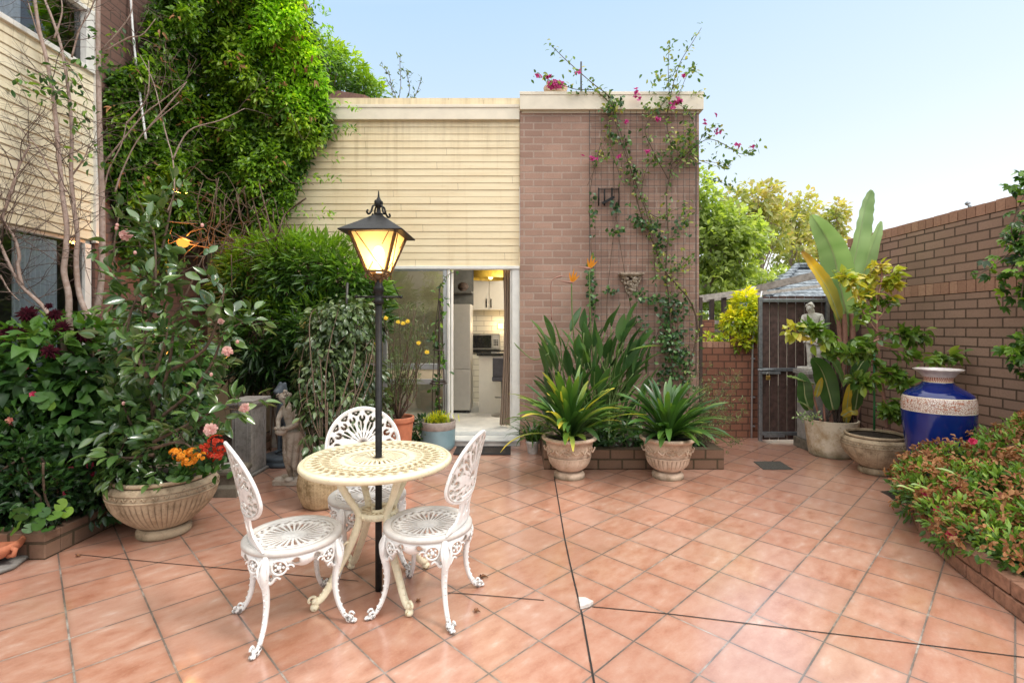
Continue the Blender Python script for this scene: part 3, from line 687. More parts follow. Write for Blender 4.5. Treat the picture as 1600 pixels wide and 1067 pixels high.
w = MB(); w.box(XL - .09, XL + .02, 1.2, YE - .014, 3.90, 3.945); w.box(XL - .09, XL + .012, 1.2, YE - .014, 4.46, 4.50); w.box(XL - .09, XL + .008, YE - .10, YE - .016, 3.946, 4.459); w.box(XL - .08, XL + .0, 3.70, 3.74, 3.946, 4.459)
wo = part('upper_window', w, M['white_frame'], wing, .003)
m = MB(); m.add([(XL - .05, 3.74, 3.945), (XL - .05, YE - .1, 3.945), (XL - .05, YE - .1, 4.46), (XL - .05, 3.74, 4.46)], [[(0, 1, 2, 3)]], 0, False); part('pane', m, M['clear_glass'], wo)
m = MB(); m.add([(XL - .05, 1.2, 3.945), (XL - .05, 3.70, 3.945), (XL - .05, 3.70, 4.46), (XL - .05, 1.2, 4.46)], [[(0, 1, 2, 3)]], 0, False); part('pane', m, M['window_glass'], wo)
w = MB(); w.box(XL - .09, XL - .035, 1.2, YE - .014, zs - .035, zs - .002); w.box(XL - .09, XL - .02, YE - .085, YE - .014, 0, zs - .036); w.box(XL - .09, XL - .02, 1.2, YE - .086, 0, .12); w.box(XL - .09, XL - .03, 3.3, 3.36, .121, zs - .036)
wl = part('lower_window', w, M['white_frame'], wing, .003)
m = MB(); m.add([(XL - .05, 3.36, .12), (XL - .05, YE - .085, .12), (XL - .05, YE - .085, zs - .036), (XL - .05, 3.36, zs - .036)], [[(0, 1, 2, 3)]], 0, False); part('pane', m, M['clear_glass'], wl)
m = MB(); m.box(-6.2, -6.1, 1.0, 6.4, -.0, 6.1); m.box(-6.09, XL - .2, 1.0, 6.4, 2.6, 2.7); m.box(-6.09, XL - .2, YE + .05, YE + .1, 0, 2.59); m.box(-6.09, XL - .2, YE + .05, YE + .1, 2.71, 6.1); m.box(-6.09, XL - .2, 1.0, 1.05, 0, 6.1); m.box(-6.09, XL - .255, 1.06, YE + .04, 6.0, 6.1)
part('interior', m, M['interior_dark'], wing)
m = MB(); m.add(*pleat(4.06, 4.46, -4.14, zs - .05, .1, 9, .018, along='y')); solo('curtain', m, M['curtain_blue'], 'pale blue grey curtain inside the ground floor window at left', 'curtain', (-4.3, 4.4, .1))
m = MB(); m.add(*pleat(3.90, 4.16, -4.17, 4.48, 3.9, 5, .018, along='y')); solo('curtain', m, M['curtain_blue'], 'pale curtain strip in the upper floor window at top left', 'curtain', (-4.28, 4.0, 3.9))
m = MB(); m.tube(smooth([at(203, -30, 5.15), at(207, 40, 5.1), at(215, 120, 5.05), at(228, 218, 5.0)]), .011, 8); solo('plastic_pole', m, M['white_plastic'], 'thin white pole leaning against the brown brick beside the vine', 'pole', at(228, 218, 5.0))

# ---- right boundary wall
XR = 4.46
bw = thing('boundary_wall', 'tall brown brick garden wall with soldier courses along the right side', 'wall', (XR, 3, 0))
m = MB(); m.box(XR, XR + .23, .2, 6.60, 0, 1.81); m.box(XR + .001, XR + .229, .2, 6.60, 1.945, 2.535); part('brickwork', m, M['brick_right'], bw)
def soldiers(z0, z1, name):
    m = MB(); y = .2; p = .0975
    while y < 6.58:
        j = RNG.normal(size=3) * .0015
        m.box(XR - .003 + j[0], XR + .234, y + .005, y + p - .004 + j[1], z0 + .006, z1 - .004 + j[2], var=RNG.random()); y += p
    m.box(XR + .008, XR + .226, .2, 6.6, z0 + .0015, z1 - .012, 1)
    part(name, m, [M['brick_soldier'], M['joint']], bw, None)
t = NT('brick_soldier'); v = t.n('ShaderNodeAttribute', _attribute_name='var').outputs['Fac']; p = t.pos()
c = t.ramp(v, [(0, (.31, .17, .115)), (.5, (.37, .205, .14)), (1, (.42, .245, .165))]); n1 = t.noise(p, 40, 5)
c = t.mix(t.maprange(n1, .4, .7, 0, .4), c, (.19, .10, .07)); M['brick_soldier'] = t.fin(c, .88, 0, t.bump(n1, .3, .004), .2)
soldiers(2.537, 2.655, 'coping_course'); soldiers(1.812, 1.943, 'soldier_course')
m = MB(); m.tube([(XR + .12, 4.98, 2.65), (XR + .12, 4.98, 2.70), (XR + .12, 5.02, 2.73)], .014, 8); m.ball((XR + .12, 5.0, 2.725), .022, 10); solo('wall_stub', m, M['galv'], 'small metal hook standing on top of the right garden wall', 'hook', (XR + .12, 4.98, 2.65))

# ---- gate and rear wall
YG = 6.38
gx0, gx1 = fx(1183, YG), fx(1292, YG)
gz1 = fz(463, YG)
gate = thing('garden_gate', 'dark brown slatted gate in a galvanised steel frame beside the statue', 'gate', ((gx0 + gx1) / 2, YG, 0))
m = MB()
for x in (gx0 + .02, gx1 - .02): m.box(x - .022, x + .022, YG - .06, YG - .016, .02, fz(467, YG) + .02)
for z in (fz(470, YG), fz(577, YG), fz(676, YG)): m.box(gx0 + .043, gx1 - .043, YG - .058, YG - .018, z - .022, z + .022)
part('frame', m, M['galv'], gate, .005)
for k in range(8):
    x = gx0 + .045 + k * .1125; m = MB(); m.box(x + .006, min(x + .107, gx1), YG - .014, YG + .008, .03, gz1 + RNG.normal() * .004); part('board', m, M['gate_board'], gate, .003)
m = MB(); m.box(gx0 + .02, gx0 + .26, YG - .085, YG - .0595, fz(581.5, YG) - .018, fz(581.5, YG) + .012); m.tube([(gx0 - .03, YG - .075, fz(577, YG)), (gx0 + .2, YG - .075, fz(577, YG))], .011, 8); part('latch', m, M['galv'], gate, .003)
m = MB(); m.box(gx0 + .06, gx0 + .32, YG - .072, YG - .0595, fz(679, YG) - .02, fz(679, YG) + .02); part('hinge_plate', m, M['galv'], gate, .003)
pk = thing('padlock', 'small brass padlock hanging from the gate latch', 'padlock', at(1200, 592, YG - .1))
c = at(1200, 590, YG - .09); m = MB(); m.box(c[0] - .026, c[0] + .026, c[1] - .014, c[1] + .014, c[2] - .028, c[2] + .024); part('body', m, M['brass'], pk, .006)
m = MB(); m.tube([c + (s, 0, z) for s, z in ((-.016, .024), (-.016, .05), (-.008, .062), (.008, .062), (.016, .05), (.016, .024))], .0045, 8); part('shackle', m, M['steel'], pk)
m = MB()
for k in range(5):
    x = gx1 + .02 + k * .094; m.box(x, x + .089, YG - .01, YG + .012, .02, gz1 - .02)
m.box(gx1 + .01, XR - .005, YG + .014, YG + .05, .3, .36); m.box(gx1 + .01, XR - .005, YG + .014, YG + .05, 1.5, 1.56)
solo('fence_panel', m, M['gate_board'], 'dark brown timber fence panel between gate and right wall', 'fence', (4.2, YG, 0), bevel=.003)
YB = 6.62
rw = thing('rear_wall', 'low red brick wall behind the planter, left of the gate', 'wall', (2.8, YB, 0))
xr0, xr1 = XP1 + .01, fx(1184, YB)
m = MB(); m.box(xr0, xr1, YB, YB + .22, 0, fz(543, YB)); m.box(fx(1150, YB), xr1 - .002, YB + .002, YB + .22, fz(543, YB) + .001, fz(532, YB)); part('brickwork', m, M['brick_back'], rw)
m = MB(); x = xr0
while x < xr1 - .05:
    tall = x > fx(1149, YB); z = fz(532.2, YB) if tall else fz(543.2, YB); m.box(x + .004, x + .075, YB - .004, YB + .222, z + .003, z + .075, var=RNG.random()); x += .079
part('coping_course', m, M['brick_soldier'], rw)
m = MB(); m.tube([at(1174, 690, YB - .03), at(1175, 600, YB - .03), at(1176, 532, YB - .03), at(1190, 455, YB - .03)], .012, 8)
for py in (560, 620, 665): m.box(at(1175, py, YB)[0] - .022, at(1175, py, YB)[0] + .022, YB - .045, YB - .001, at(0, py, YB)[2] - .008, at(0, py, YB)[2] + .008)
solo('conduit_pipe', m, M['alu'], 'grey conduit pipe clipped up the low brick wall beside the gate', 'pipe', at(1174, 690, YB))
m = MB(); m.box(XP1 + .002, XP1 + .045, YF - .06, YF + .0, .0, fz(465, YF)); solo('steel_post', m, M['timber_dark'], 'dark narrow gate post fixed to the corner of the brick pier', 'post', (XP1 + .02, YF, 0), bevel=.004)

# ---- beyond the wall: pergola, neighbour roof
pg = thing('pergola', 'weathered timber pergola with sloping pale beam beyond the rear wall', 'pergola', (4, 9.5, 0))
m = MB(); m.beam(at(1092, 466, 9.2), at(1196, 452, 9.4), .07, .10); m.beam(at(1150, 459, 9.45), at(1300, 424, 8.3), .06, .12); m.beam(at(1098, 470, 9.6), at(1290, 446, 10.2), .05, .06); part('beam', m, M['timber_grey'], pg)
for px, Y in ((1131, 9.35), (1112, 9.6), (1192, 9.5)):
    p = at(px, 462, Y); m = MB(); m.beam((p[0], p[1], 0), p, .075, .075); part('post', m, M['timber_dark'], pg)
m = MB(); m.beam(at(1100, 503, 9.4), at(1150, 504, 9.4), .05, .07); m.beam(at(1108, 516, 9.5), at(1150, 518, 9.5), .05, .05); part('rail', m, M['timber_grey'], pg)
m = MB(); m.ball(at(1177, 453, 9.2), (.07, .07, .07), 14); m.lathe([(.03, .0), (.09, -.05), (.085, -.06), (0, -.02)], 18, at(1177, 450, 9.2)); solo('floodlight', m, M['alu'], 'small grey security light on the pergola beam', 'light', at(1177, 453, 9.2))
nh = thing('neighbour_house', 'neighbouring house with grey tiled hip roof behind the gate', 'house', (6.5, 13, 0))
a, b = at(1190, 476, 12.2), at(1420, 476, 12.2); ap = at(1244, 419, 14.2); ap2 = at(1400, 419, 14.2)
m = MB(); m.add([a, b, ap2, ap, a + (0, 4.5, 0), b + (0, 4.5, 0)], [[(0, 1, 2, 3)], [(0, 3, 4), (1, 5, 2)], [(3, 2, 5, 4)]], 0, False); part('roof', m, M['roof_tiles'], nh)
m = MB()
for q in (0, .5, 1):
    pass
m.tube([a + (-.03, -.03, .03), ap + (0, -.03, .06)], .09, 8); m.tube([ap + (0, -.03, .06), ap2 + (0, -.03, .06)], .09, 8); part('ridge', m, M['roof_tiles'], nh)
m = MB(); m.box(a[0] + .3, b[0] - .3, 12.5, 16.2, 0, a[2] - .02); m.box(at(1150, 0, 13)[0], at(1190, 0, 13)[0], 13.0, 13.3, 0, fz(488, 13)); part('wall', m, M['fascia'], nh)
for px in (1158, 1172):
    m = MB(); c = at(px, 505, 12.98); m.box(c[0] - .09, c[0] + .09, 12.96, 12.995, c[2] - .32, c[2] + .22); part('window', m, M['alu'], nh)
m = MB(); p = [at(1098, 500, 8.6), at(1112, 537, 8.6)]; m.box(p[0][0], p[1][0] + .05, 8.6, 8.8, 0, p[0][2]); solo('garden_pillar', m, M['brick_back'], 'short red brick pillar under the pergola beyond the wall', 'pillar', (p[0][0], 8.7, 0))
# ================================================================== cast metal furniture
SH = .43; SR = .235                                         # seat height and radius
def polar(r, z, n, zf=None):
    th = np.linspace(0, 2 * PI, n, endpoint=False); r = np.asarray(r); P = np.zeros((n, len(r), 3))
    P[..., 0] = np.cos(th)[:, None] * r; P[..., 1] = np.sin(th)[:, None] * r; P[..., 2] = z if zf is None else z + zf(r)[None]
    return P
chair = thing('garden_chair', 'white cast chair on the left of the table, its back to the shrubs', 'chair', (0, 0, 0), 0, 'white cast garden chairs')
n = 168; r = np.array([.012, .035, .045, .06, .10, .14, .150, .158, .168, .178, .186, .194])
zf_ = lambda r: -.010 * np.clip(1 - (r / .19) ** 2, 0, 1)
mask = np.ones((n, len(r) - 1), bool); k = np.arange(n)
mask[(k % 6 < 2), 3] = False; mask[(k % 6 < 3), 4] = False
mask[(k % 8 < 3), 7] = False; mask[((k + 4) % 8 < 3), 9] = False; mask[((k + 2) % 8 < 2), 8] = False
m = MB(); m.pierced(polar(r, SH, n, zf_), polar(r, SH - .008, n, zf_), mask, True)
m.lathe([(.194, SH + .000), (.198, SH + .004), (.225, SH + .006), (SR, SH - .002), (SR + .001, SH - .018), (.222, SH - .024), (.196, SH - .020), (.194, SH)], 96)
m.lathe([(.0, SH - .004), (.02, SH - .006), (.035, SH - .0085)], 40)
m.lathe([(.178, SH - .001), (.180, SH + .003), (.186, SH + .003), (.188, SH)], 80)
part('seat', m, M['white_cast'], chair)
# apron of pierced scrollwork under the seat
n = 192; nv = 16; th = np.linspace(0, 2 * PI, n, endpoint=False); k = np.arange(n)
ph = ((th - PI / 4 + PI / 4) % (PI / 2)) - PI / 4           # 0 at the legs (45 deg, 135 deg ...)
depth = .055 + .075 * np.exp(-(np.abs(ph) / .34) ** 2.6) + .012 * np.cos(ph * 8)
v = np.linspace(0, 1, nv + 1)
def band(rr, off):
    P = np.zeros((n, nv + 1, 3)); z = SH - .018 - depth[:, None] * v[None]
    R = rr + off + .010 * np.sin(v * PI)[None] - .020 * v[None] ** 2
    P[..., 0] = np.cos(th)[:, None] * R; P[..., 1] = np.sin(th)[:, None] * R; P[..., 2] = z; return P
mask = np.ones((n, nv), bool)
TH, VV = np.meshgrid(th, (v[:-1] + v[1:]) / 2, indexing='ij'); PH = ((TH) % (PI / 2)) - PI / 4
x_ = np.abs(PH) * .222; zz = VV * np.repeat(depth[:, None], nv, 1)
ring = np.hypot(x_ - .062, zz - .048)
petal = .013 + .006 * np.cos(5 * np.arctan2(zz - .048, x_ - .062))
mask &= ~((ring < .029) & (ring > petal) & (np.abs(np.sin(2.5 * np.arctan2(zz - .048, x_ - .062))) > .28))
mask &= ~((np.hypot(x_ - .128, zz - .026) < .014))
mask &= ~((np.hypot(x_ - .018, (zz - .092) * .8) < .008))
m = MB(); m.pierced(band(.222, .004), band(.222, -.004), mask, True)
for q in range(4):
    a = PI / 4 + q * PI / 2
    for s in (-1, 1):
        def rp(da, z, R=.230): return np.array([math.cos(a + s * da) * R, math.sin(a + s * da) * R, z])
        tt = np.linspace(0, 2 * PI, 22)
        m.tube([rp((.062 + .032 * math.cos(t)) / .222, SH - .066 + .032 * math.sin(t), .233) for t in tt], .0052, 6)
        m.ball(rp(.062 / .222, SH - .066, .233), .011, 8)
        for e in range(5): m.ball(rp((.062 + .018 * math.cos(e * 1.257)) / .222, SH - .066 + .018 * math.sin(e * 1.257), .232), .0065, 6)
        sp = [rp((.012 + .055 * t) / .222, SH - .115 - .010 * math.sin(t * 7) - .02 * (1 - t), .228) for t in np.linspace(0, 1, 10)]; m.tube(sp, np.linspace(.008, .005, 10), 6)
        tt = np.linspace(0, 4.2, 14); m.tube([rp((.105 + (.018 - .003 * t) * math.cos(t)) / .222, SH - .072 + (.018 - .003 * t) * math.sin(t), .230) for t in tt], .0045, 6)
part('apron', m, M['white_cast'], chair)
for q in range(4):
    a = PI / 4 + q * PI / 2; ca, sa = math.cos(a), math.sin(a)
    pr = smooth([(.222, SH - .02), (.236, SH - .07), (.240, SH - .11), (.226, SH - .18), (.222, SH - .25), (.238, SH - .33), (.272, SH - .395), (.296, .022), (.312, .014)], 4)
    P = np.stack([pr[:, 0] * ca, pr[:, 0] * sa, pr[:, 1]], 1); s = np.linspace(0, 1, len(P))
    R = np.interp(s, [0, .2, .35, .6, .85, 1], [.020, .027, .021, .0155, .0135, .016])
    m = MB(); m.tube(P, R, 10, flat=.78)
    for i in range(9):                                       # beaded face of the leg
        f = .34 + i * .052; c = np.array([np.interp(f, s, P[:, j]) for j in range(3)]); m.ball(c + np.array([ca, sa, .2]) * np.interp(f, s, R) * .80, .0058, 6)
    c = np.array([.300 * ca, .300 * sa, .018]); m.ball(c, (.021, .021, .018), 10)
    t_ = np.array([-sa, ca, 0]); o_ = np.array([ca, sa, 0])
    for s2 in (-1, 1): m.tube([c + t_ * s2 * .017 + o_ * .016 * math.cos(u) * (1 - u / 9) + np.array([0, 0, .012 + .016 * math.sin(u) * (1 - u / 9)]) for u in np.linspace(0, 5, 14)], .0055, 6)
    m.ball(c + o_ * .022 + (0, 0, -.006), (.017, .017, .010), 8)
    for s2 in (-1, 1): m.tube(smooth([(ca * .236 + t_[0] * s2 * .01, sa * .236 + t_[1] * s2 * .01, SH - .03), (ca * .25 + t_[0] * s2 * .026, sa * .25 + t_[1] * s2 * .026, SH - .075), (ca * .246 + t_[0] * s2 * .012, sa * .246 + t_[1] * s2 * .012, SH - .135), (ca * .237, sa * .237, SH - .17)], 4), .0072, 6)
    part('leg', m, M['white_cast'], chair)
# back: a curved shell, disc above, narrow waist and a scrolled foot; the chair faces +x
def bend(y, z, off):
    lean = -.195 - .105 * np.clip((z - SH) / .5, -.1, 1.2) ** 1.15
    curve = .85 * y ** 2
    return np.stack([lean + curve + off, y, z], -1)
n = 160; rr = np.array([.02, .045, .06, .075, .09, .105, .12, .135, .15, .158, .166, .174, .182, .190, .198, .206, .214, .2195, .228, .236]); zc = .69
th = np.linspace(0, 2 * PI, n, endpoint=False)
out = 1 - .10 * np.exp(-((((th + PI / 2) + PI) % (2 * PI) - PI) / .55) ** 2)
def disc(off):
    Y = np.cos(th)[:, None] * rr * out[:, None] * .98; Z = zc + np.sin(th)[:, None] * rr * out[:, None] * .98 * np.where(np.sin(th) < 0, .52, 1.0)[:, None]; rel = .004 * (rr > .221)[None] * np.sign(off)
    return bend(Y, Z, off + rel)
mask = np.ones((n, len(rr) - 1), bool); k = np.arange(n)[:, None]; J = np.arange(len(rr) - 1)[None]
tri = (k % 10); mask &= ~((J >= 13) & (J <= 16) & (np.abs(tri - 4.5) < (J - 12) * .85) & (np.abs(tri - 4.5) > -1) & ~((J == 15) & (np.abs(tri - 4.5) < 1)))
c2 = ((k + 5) % 10); cr = np.hypot((c2 - 4.5) * 1.0, (J - 10.2) * 1.25); mask &= ~((cr < 3.2) & (cr > 1.5) & ~((J >= 11) & (np.abs(c2 - 4.5) < 1.2)))
ang = np.degrees(th)[:, None] % 360
up_ = (ang > 18) & (ang < 162); f7 = (k % 12)
mask &= ~(up_ & (J >= 4) & (J <= 7) & (np.abs(f7 - 5.5) < 4.6 - np.abs(J - 5.6) * 1.1) & ~(np.abs(f7 - 5.5) < .9))
mask &= ~(up_ & (J >= 1) & (J <= 2) & (k % 8 < 2))
dn = (ang > 200) & (ang < 340); mask &= ~(dn & (J >= 4) & (J <= 6) & (k % 16 < 6))
m = MB(); m.pierced(disc(.0045), disc(-.0045), mask, True)
m.tube([bend(np.array(math.cos(t) * .235 * (1 - .10 * math.exp(-((((t + PI / 2) + PI) % (2 * PI) - PI) / .55) ** 2))), np.array(zc + (math.sin(t) if math.sin(t) > 0 else .52 * math.sin(t)) * .235 * (1 - .10 * math.exp(-((((t + PI / 2) + PI) % (2 * PI) - PI) / .55) ** 2))), 0.0) for t in np.linspace(0, 2 * PI, 80, endpoint=False)], .0085, 8, closed=True)
zz = np.linspace(SH + .004, zc - .075, 15); hw = np.interp(zz, [SH, SH + .012, SH + .035, SH + .06, SH + .10, zc - .075], [.165, .170, .130, .088, .075, .095])
def neck(off):
    u = np.linspace(-1, 1, 15); Y = u[:, None] * hw[None]; Z = np.repeat(zz[None], 15, 0); return bend(Y, Z, off)
mk = np.ones((14, 14), bool); mk[4:6, 5:9] = False; mk[8:10, 5:9] = False; mk[6:8, 10:12] = False
m.pierced(neck(.005), neck(-.005), mk)
for s in (-1, 1):
    m.tube([bend(np.array(s * (.125 + .022 * math.cos(t))), np.array(SH + .018 + .016 * math.sin(t)), .004) for t in np.linspace(-.5, 4.6, 16)], .006, 6)
    m.tube([bend(np.array(s * a_), np.array(b_), .005) for a_, b_ in smooth([(.02, SH + .03), (.05, SH + .08), (.035, SH + .15), (.07, SH + .2)], 4)], .005, 6)
part('backrest', m, M['white_cast'], chair)
GRP = 'white cast garden chairs'
chair.location = (-1.125, 2.508, 0); chair.rotation_euler = (0, 0, rad(38))
copy_tree(chair, 'white cast chair on the right of the table, its back edge-on above the doormat', (-.467, 2.65, 0), rad(166), GRP)
copy_tree(chair, 'white cast chair behind the table, pierced round back facing us', (-.925, 3.10, 0), rad(-66), GRP)

# table
TC = np.array([-.771, 2.768, 0.]); TZ = .745; TR = .412
tb = thing('garden_table', 'round cream pierced metal table with the lamp post through its middle', 'table', TC)
n = 240; r = np.array([.024, .05, .062, .075, .09, .105, .12, .135, .15, .16, .20, .215, .23, .245, .255, .265, .275, .285, .295, .305, .315, .325, .335, .345, .355, .365, .385])
mask = np.ones((n, len(r) - 1), bool); k = np.arange(n)[:, None]; J = np.arange(len(r) - 1)[None]
mask &= ~((J >= 1) & (J <= 2) & (k % 10 < 3)); mask &= ~((J >= 4) & (J <= 6) & (k % 8 < 3))
mask &= ~((J >= 11) & (J <= 12) & (k % 6 < 3)); mask &= ~((J >= 14) & (J <= 17) & ((k + J) % 6 < 3)); mask &= ~((J >= 19) & (J <= 22) & ((k + 3 - J) % 6 < 3)); mask &= ~((J == 24) & (k % 6 < 2))
zf2 = lambda r: .004 * np.cos(r * 60)* (r < .2)
P1, P2 = polar(r, TZ, n, zf2), polar(r, TZ - .009, n, zf2)
P1 += TC; P2 += TC
m = MB(); m.pierced(P1, P2, mask, True)
m.lathe([(.385, TZ), (.388, TZ + .004), (.396, TZ + .004), (.400, TZ - .002), (.407, TZ - .004), (TR, TZ - .012), (TR + .001, TZ - .024), (.406, TZ - .032), (.398, TZ - .034), (.392, TZ - .022), (.386, TZ - .009), (.385, TZ)], 120, TC)
m.lathe([(.243, TZ + .001), (.246, TZ + .004), (.252, TZ + .004), (.255, TZ)], 100, TC); m.lathe([(.158, TZ), (.162, TZ + .004), (.17, TZ + .004), (.174, TZ)], 80, TC)
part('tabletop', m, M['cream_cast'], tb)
m = MB()
for a in (rad(38), rad(142), rad(218), rad(322)):
    c = TC + np.array([math.cos(a) * .36, math.sin(a) * .36, TZ - .045]); m.ball(c, (.014, .014, .018), 8)
part('underside_knob', m, M['cream_cast'], tb)
for a in (rad(48), rad(133), rad(217), rad(313)):
    ca, sa = math.cos(a), math.sin(a)
    pr = smooth([(.235, TZ - .012), (.218, .66), (.175, .57), (.118, .475), (.104, .43), (.118, .37), (.165, .27), (.225, .17), (.285, .075), (.325, .045), (.345, .06)], 5)
    P = np.stack([pr[:, 0] * ca, pr[:, 0] * sa, pr[:, 1]], 1) + TC; s = np.linspace(0, 1, len(P))
    m = MB(); m.tube(P, np.interp(s, [0, .3, .45, .6, .85, 1], [.017, .015, .018, .017, .0155, .012]), 10, flat=1.25)
    for i in range(26):
        f = .04 + i * .034; c = np.array([np.interp(f, s, P[:, j]) for j in range(3)]); sg = -1 if f < .5 else 1
        m.ball(c + np.array([ca, sa, 0]) * .013 * sg + (0, 0, .008), (.0075, .0075, .010), 6)
    c = TC + np.array([ca * .338, sa * .338, .0]); m.ball(c + (0, 0, .020), (.023, .023, .020), 12); m.ball(c + (0, 0, .052), (.016, .016, .016), 10)
    m.tube([c + np.array([ca, sa, 0]) * (.012 - .018 * math.cos(u)) + (0, 0, .062 + .016 * math.sin(u)) for u in np.linspace(0, 4, 12)], .007, 6)
    mid = TC + np.array([ca * .165, sa * .165, .29]); m.tube([mid + np.array([ca * .028 * math.cos(u) * (1 - u / 9), sa * .028 * math.cos(u) * (1 - u / 9), .028 * math.sin(u) * (1 - u / 9)]) for u in np.linspace(0, 5, 14)], .007, 6)
    part('leg', m, M['cream_cast'], tb)
n = 96; r = np.array([.030, .036, .046, .056, .066, .076, .086, .098]); k = np.arange(n)[:, None]; J = np.arange(len(r) - 1)[None]
mask = np.ones((n, len(r) - 1), bool); mask &= ~((J >= 1) & (J <= 2) & (k % 8 < 4)); mask &= ~((J >= 4) & (J <= 5) & ((k + 4) % 8 < 4))
m = MB(); m.pierced(polar(r, .445, n) + TC, polar(r, .437, n) + TC, mask, True); m.lathe([(.096, .420), (.104, .424), (.106, .44), (.104, .456), (.098, .458), (.096, .42)], 60, TC); m.lathe([(.029, .42), (.034, .425), (.034, .456), (.029, .46), (.029, .42)], 30, TC)
for i in range(24): m.ball(TC + (.106 * math.cos(i * PI / 12), .106 * math.sin(i * PI / 12), .44), .008, 6)
part('brace_ring', m, M['cream_cast'], tb)

# ================================================================== lamp post
lp = thing('street_lamp', 'black iron lamp post with a lit four sided lantern rising through the table', 'lamp', TC)
X, Y = TC[0], TC[1]; X += .006
m = MB(); m.tube([(X, Y, 0), (X, Y, .4), (X, Y, 1.62)], .0185, 20); m.lathe([(.0185, 1.60), (.027, 1.605), (.027, 1.625), (.0225, 1.63), (.0225, 1.665), (.028, 1.67), (.028, 1.70), (.021, 1.705), (.021, 1.72), (.013, 1.73), (.013, 1.78)], 24, (X, Y, 0)); part('pole', m, M['black_paint'], lp)
m = MB(); m.tube([(X - .122, Y - .01, 1.642), (X + .122, Y + .01, 1.642)], .0058, 8); m.ball((X - .122, Y - .01, 1.642), .010, 8); m.ball((X + .122, Y + .01, 1.642), .010, 8); m.tube([(X + .112, Y + .01, 1.646), (X + .075, Y + .005, 1.73)], .0025, 6); part('crossbar', m, M['black_paint'], lp)
zb_, zt_ = 1.782, 2.000; hb, ht = .052, .128
def cor(h, z): return [np.array([X + sx * h, Y + sy * h, z]) for sx, sy in ((-1, -1), (1, -1), (1, 1), (-1, 1))]
B, T_ = cor(hb, zb_), cor(ht, zt_)
m = MB()
for i in range(4):
    j = (i + 1) % 4
    m.beam(B[i] + (0, 0, -.004), T_[i], .015, .015); m.beam(B[i], B[j], .013, .013); m.beam(T_[i], T_[j], .014, .012)
    nn = nrm(np.cross(T_[j] - B[i], T_[i] - B[j])); nn = -nn if nn @ (B[i] - np.array([X, Y, zb_])) < 0 else nn
    o = nn * .006
    m.tube([T_[i] * .88 + T_[j] * .12 + o, B[j] * .92 + B[i] * .08 + o], .0032, 5)
    q0, q1 = T_[j] * .88 + T_[i] * .12 + o, B[i] * .92 + B[j] * .08 + o
    m.tube([q0, q0 * .64 + q1 * .36], .0032, 5); m.tube([q0 * .24 + q1 * .76, q1], .0032, 5)
part('lantern_frame', m, M['bronze'], lp, .002)
for i in range(4):
    j = (i + 1) % 4; m = MB(); m.add([B[i] * .97 + B[j] * .03, B[j] * .97 + B[i] * .03, T_[j] * .97 + T_[i] * .03, T_[i] * .97 + T_[j] * .03], [[(0, 1, 2, 3)]], 0, False); part('pane', m, M['lantern_glass'], lp)
m = MB(); he = .172; E = cor(he, 1.992); A_ = cor(.02, 2.100); E2 = cor(he - .003, 1.986); Mid = cor(.088, 2.050)
m.add(E + Mid + A_ + E2, [[(0, 1, 5, 4), (1, 2, 6, 5), (2, 3, 7, 6), (3, 0, 4, 7), (4, 5, 9, 8), (5, 6, 10, 9), (6, 7, 11, 10), (7, 4, 8, 11), (8, 9, 10, 11), (0, 12, 13, 1), (1, 13, 14, 2), (2, 14, 15, 3), (3, 15, 12, 0), (12, 15, 14, 13)]], 0, False)
part('roof', m, M['black_paint'], lp, .002)
m = MB(); m.lathe([(.022, 2.098), (.026, 2.106), (.012, 2.115), (.010, 2.14), (.020, 2.15), (.024, 2.165), (.014, 2.185), (.006, 2.20), (.003, 2.235)], 16, (X, Y, 0))
for q in range(4):
    a = q * PI / 2 + PI / 4; o_ = np.array([math.cos(a), math.sin(a), 0])
    m.tube([np.array([X, Y, 2.155]) + o_ * a_ + (0, 0, b_) for a_, b_ in smooth([(.012, 0), (.035, -.01), (.045, -.04), (.06, -.058), (.072, -.048), (.066, -.036)], 4)], .0055, 6)
    m.ball(np.array([X, Y, 2.17]) + o_ * .018, (.009, .009, .014), 6)
part('finial', m, M['black_paint'], lp)
m = MB()
for q in range(4):
    a = q * PI / 2 + PI / 4; o_ = np.array([math.cos(a), math.sin(a), 0])
    m.tube([np.array([X, Y, 1.72]) + o_ * a_ + (0, 0, b_) for a_, b_ in smooth([(.014, -.01), (.022, .02), (.05, .035), (.068, .05)], 4)], .0065, 6)
    m.tube([np.array([X, Y, 1.765]) + o_ * (.062 + .018 * math.cos(u)) + (0, 0, .018 * math.sin(u) - .008) for u in np.linspace(-1, 4.6, 16)], .005, 6)
m.lathe([(.013, 1.735), (.034, 1.752), (.036, 1.770), (.02, 1.776)], 16, (X, Y, 0)); part('bracket', m, M['bronze'], lp)
m = MB(); m.ball((X, Y, 1.885), (.030, .030, .042), 16); m.tube([(X, Y, 1.776), (X, Y, 1.85)], .014, 12); part('bulb', m, M['bulb_glow'], lp)

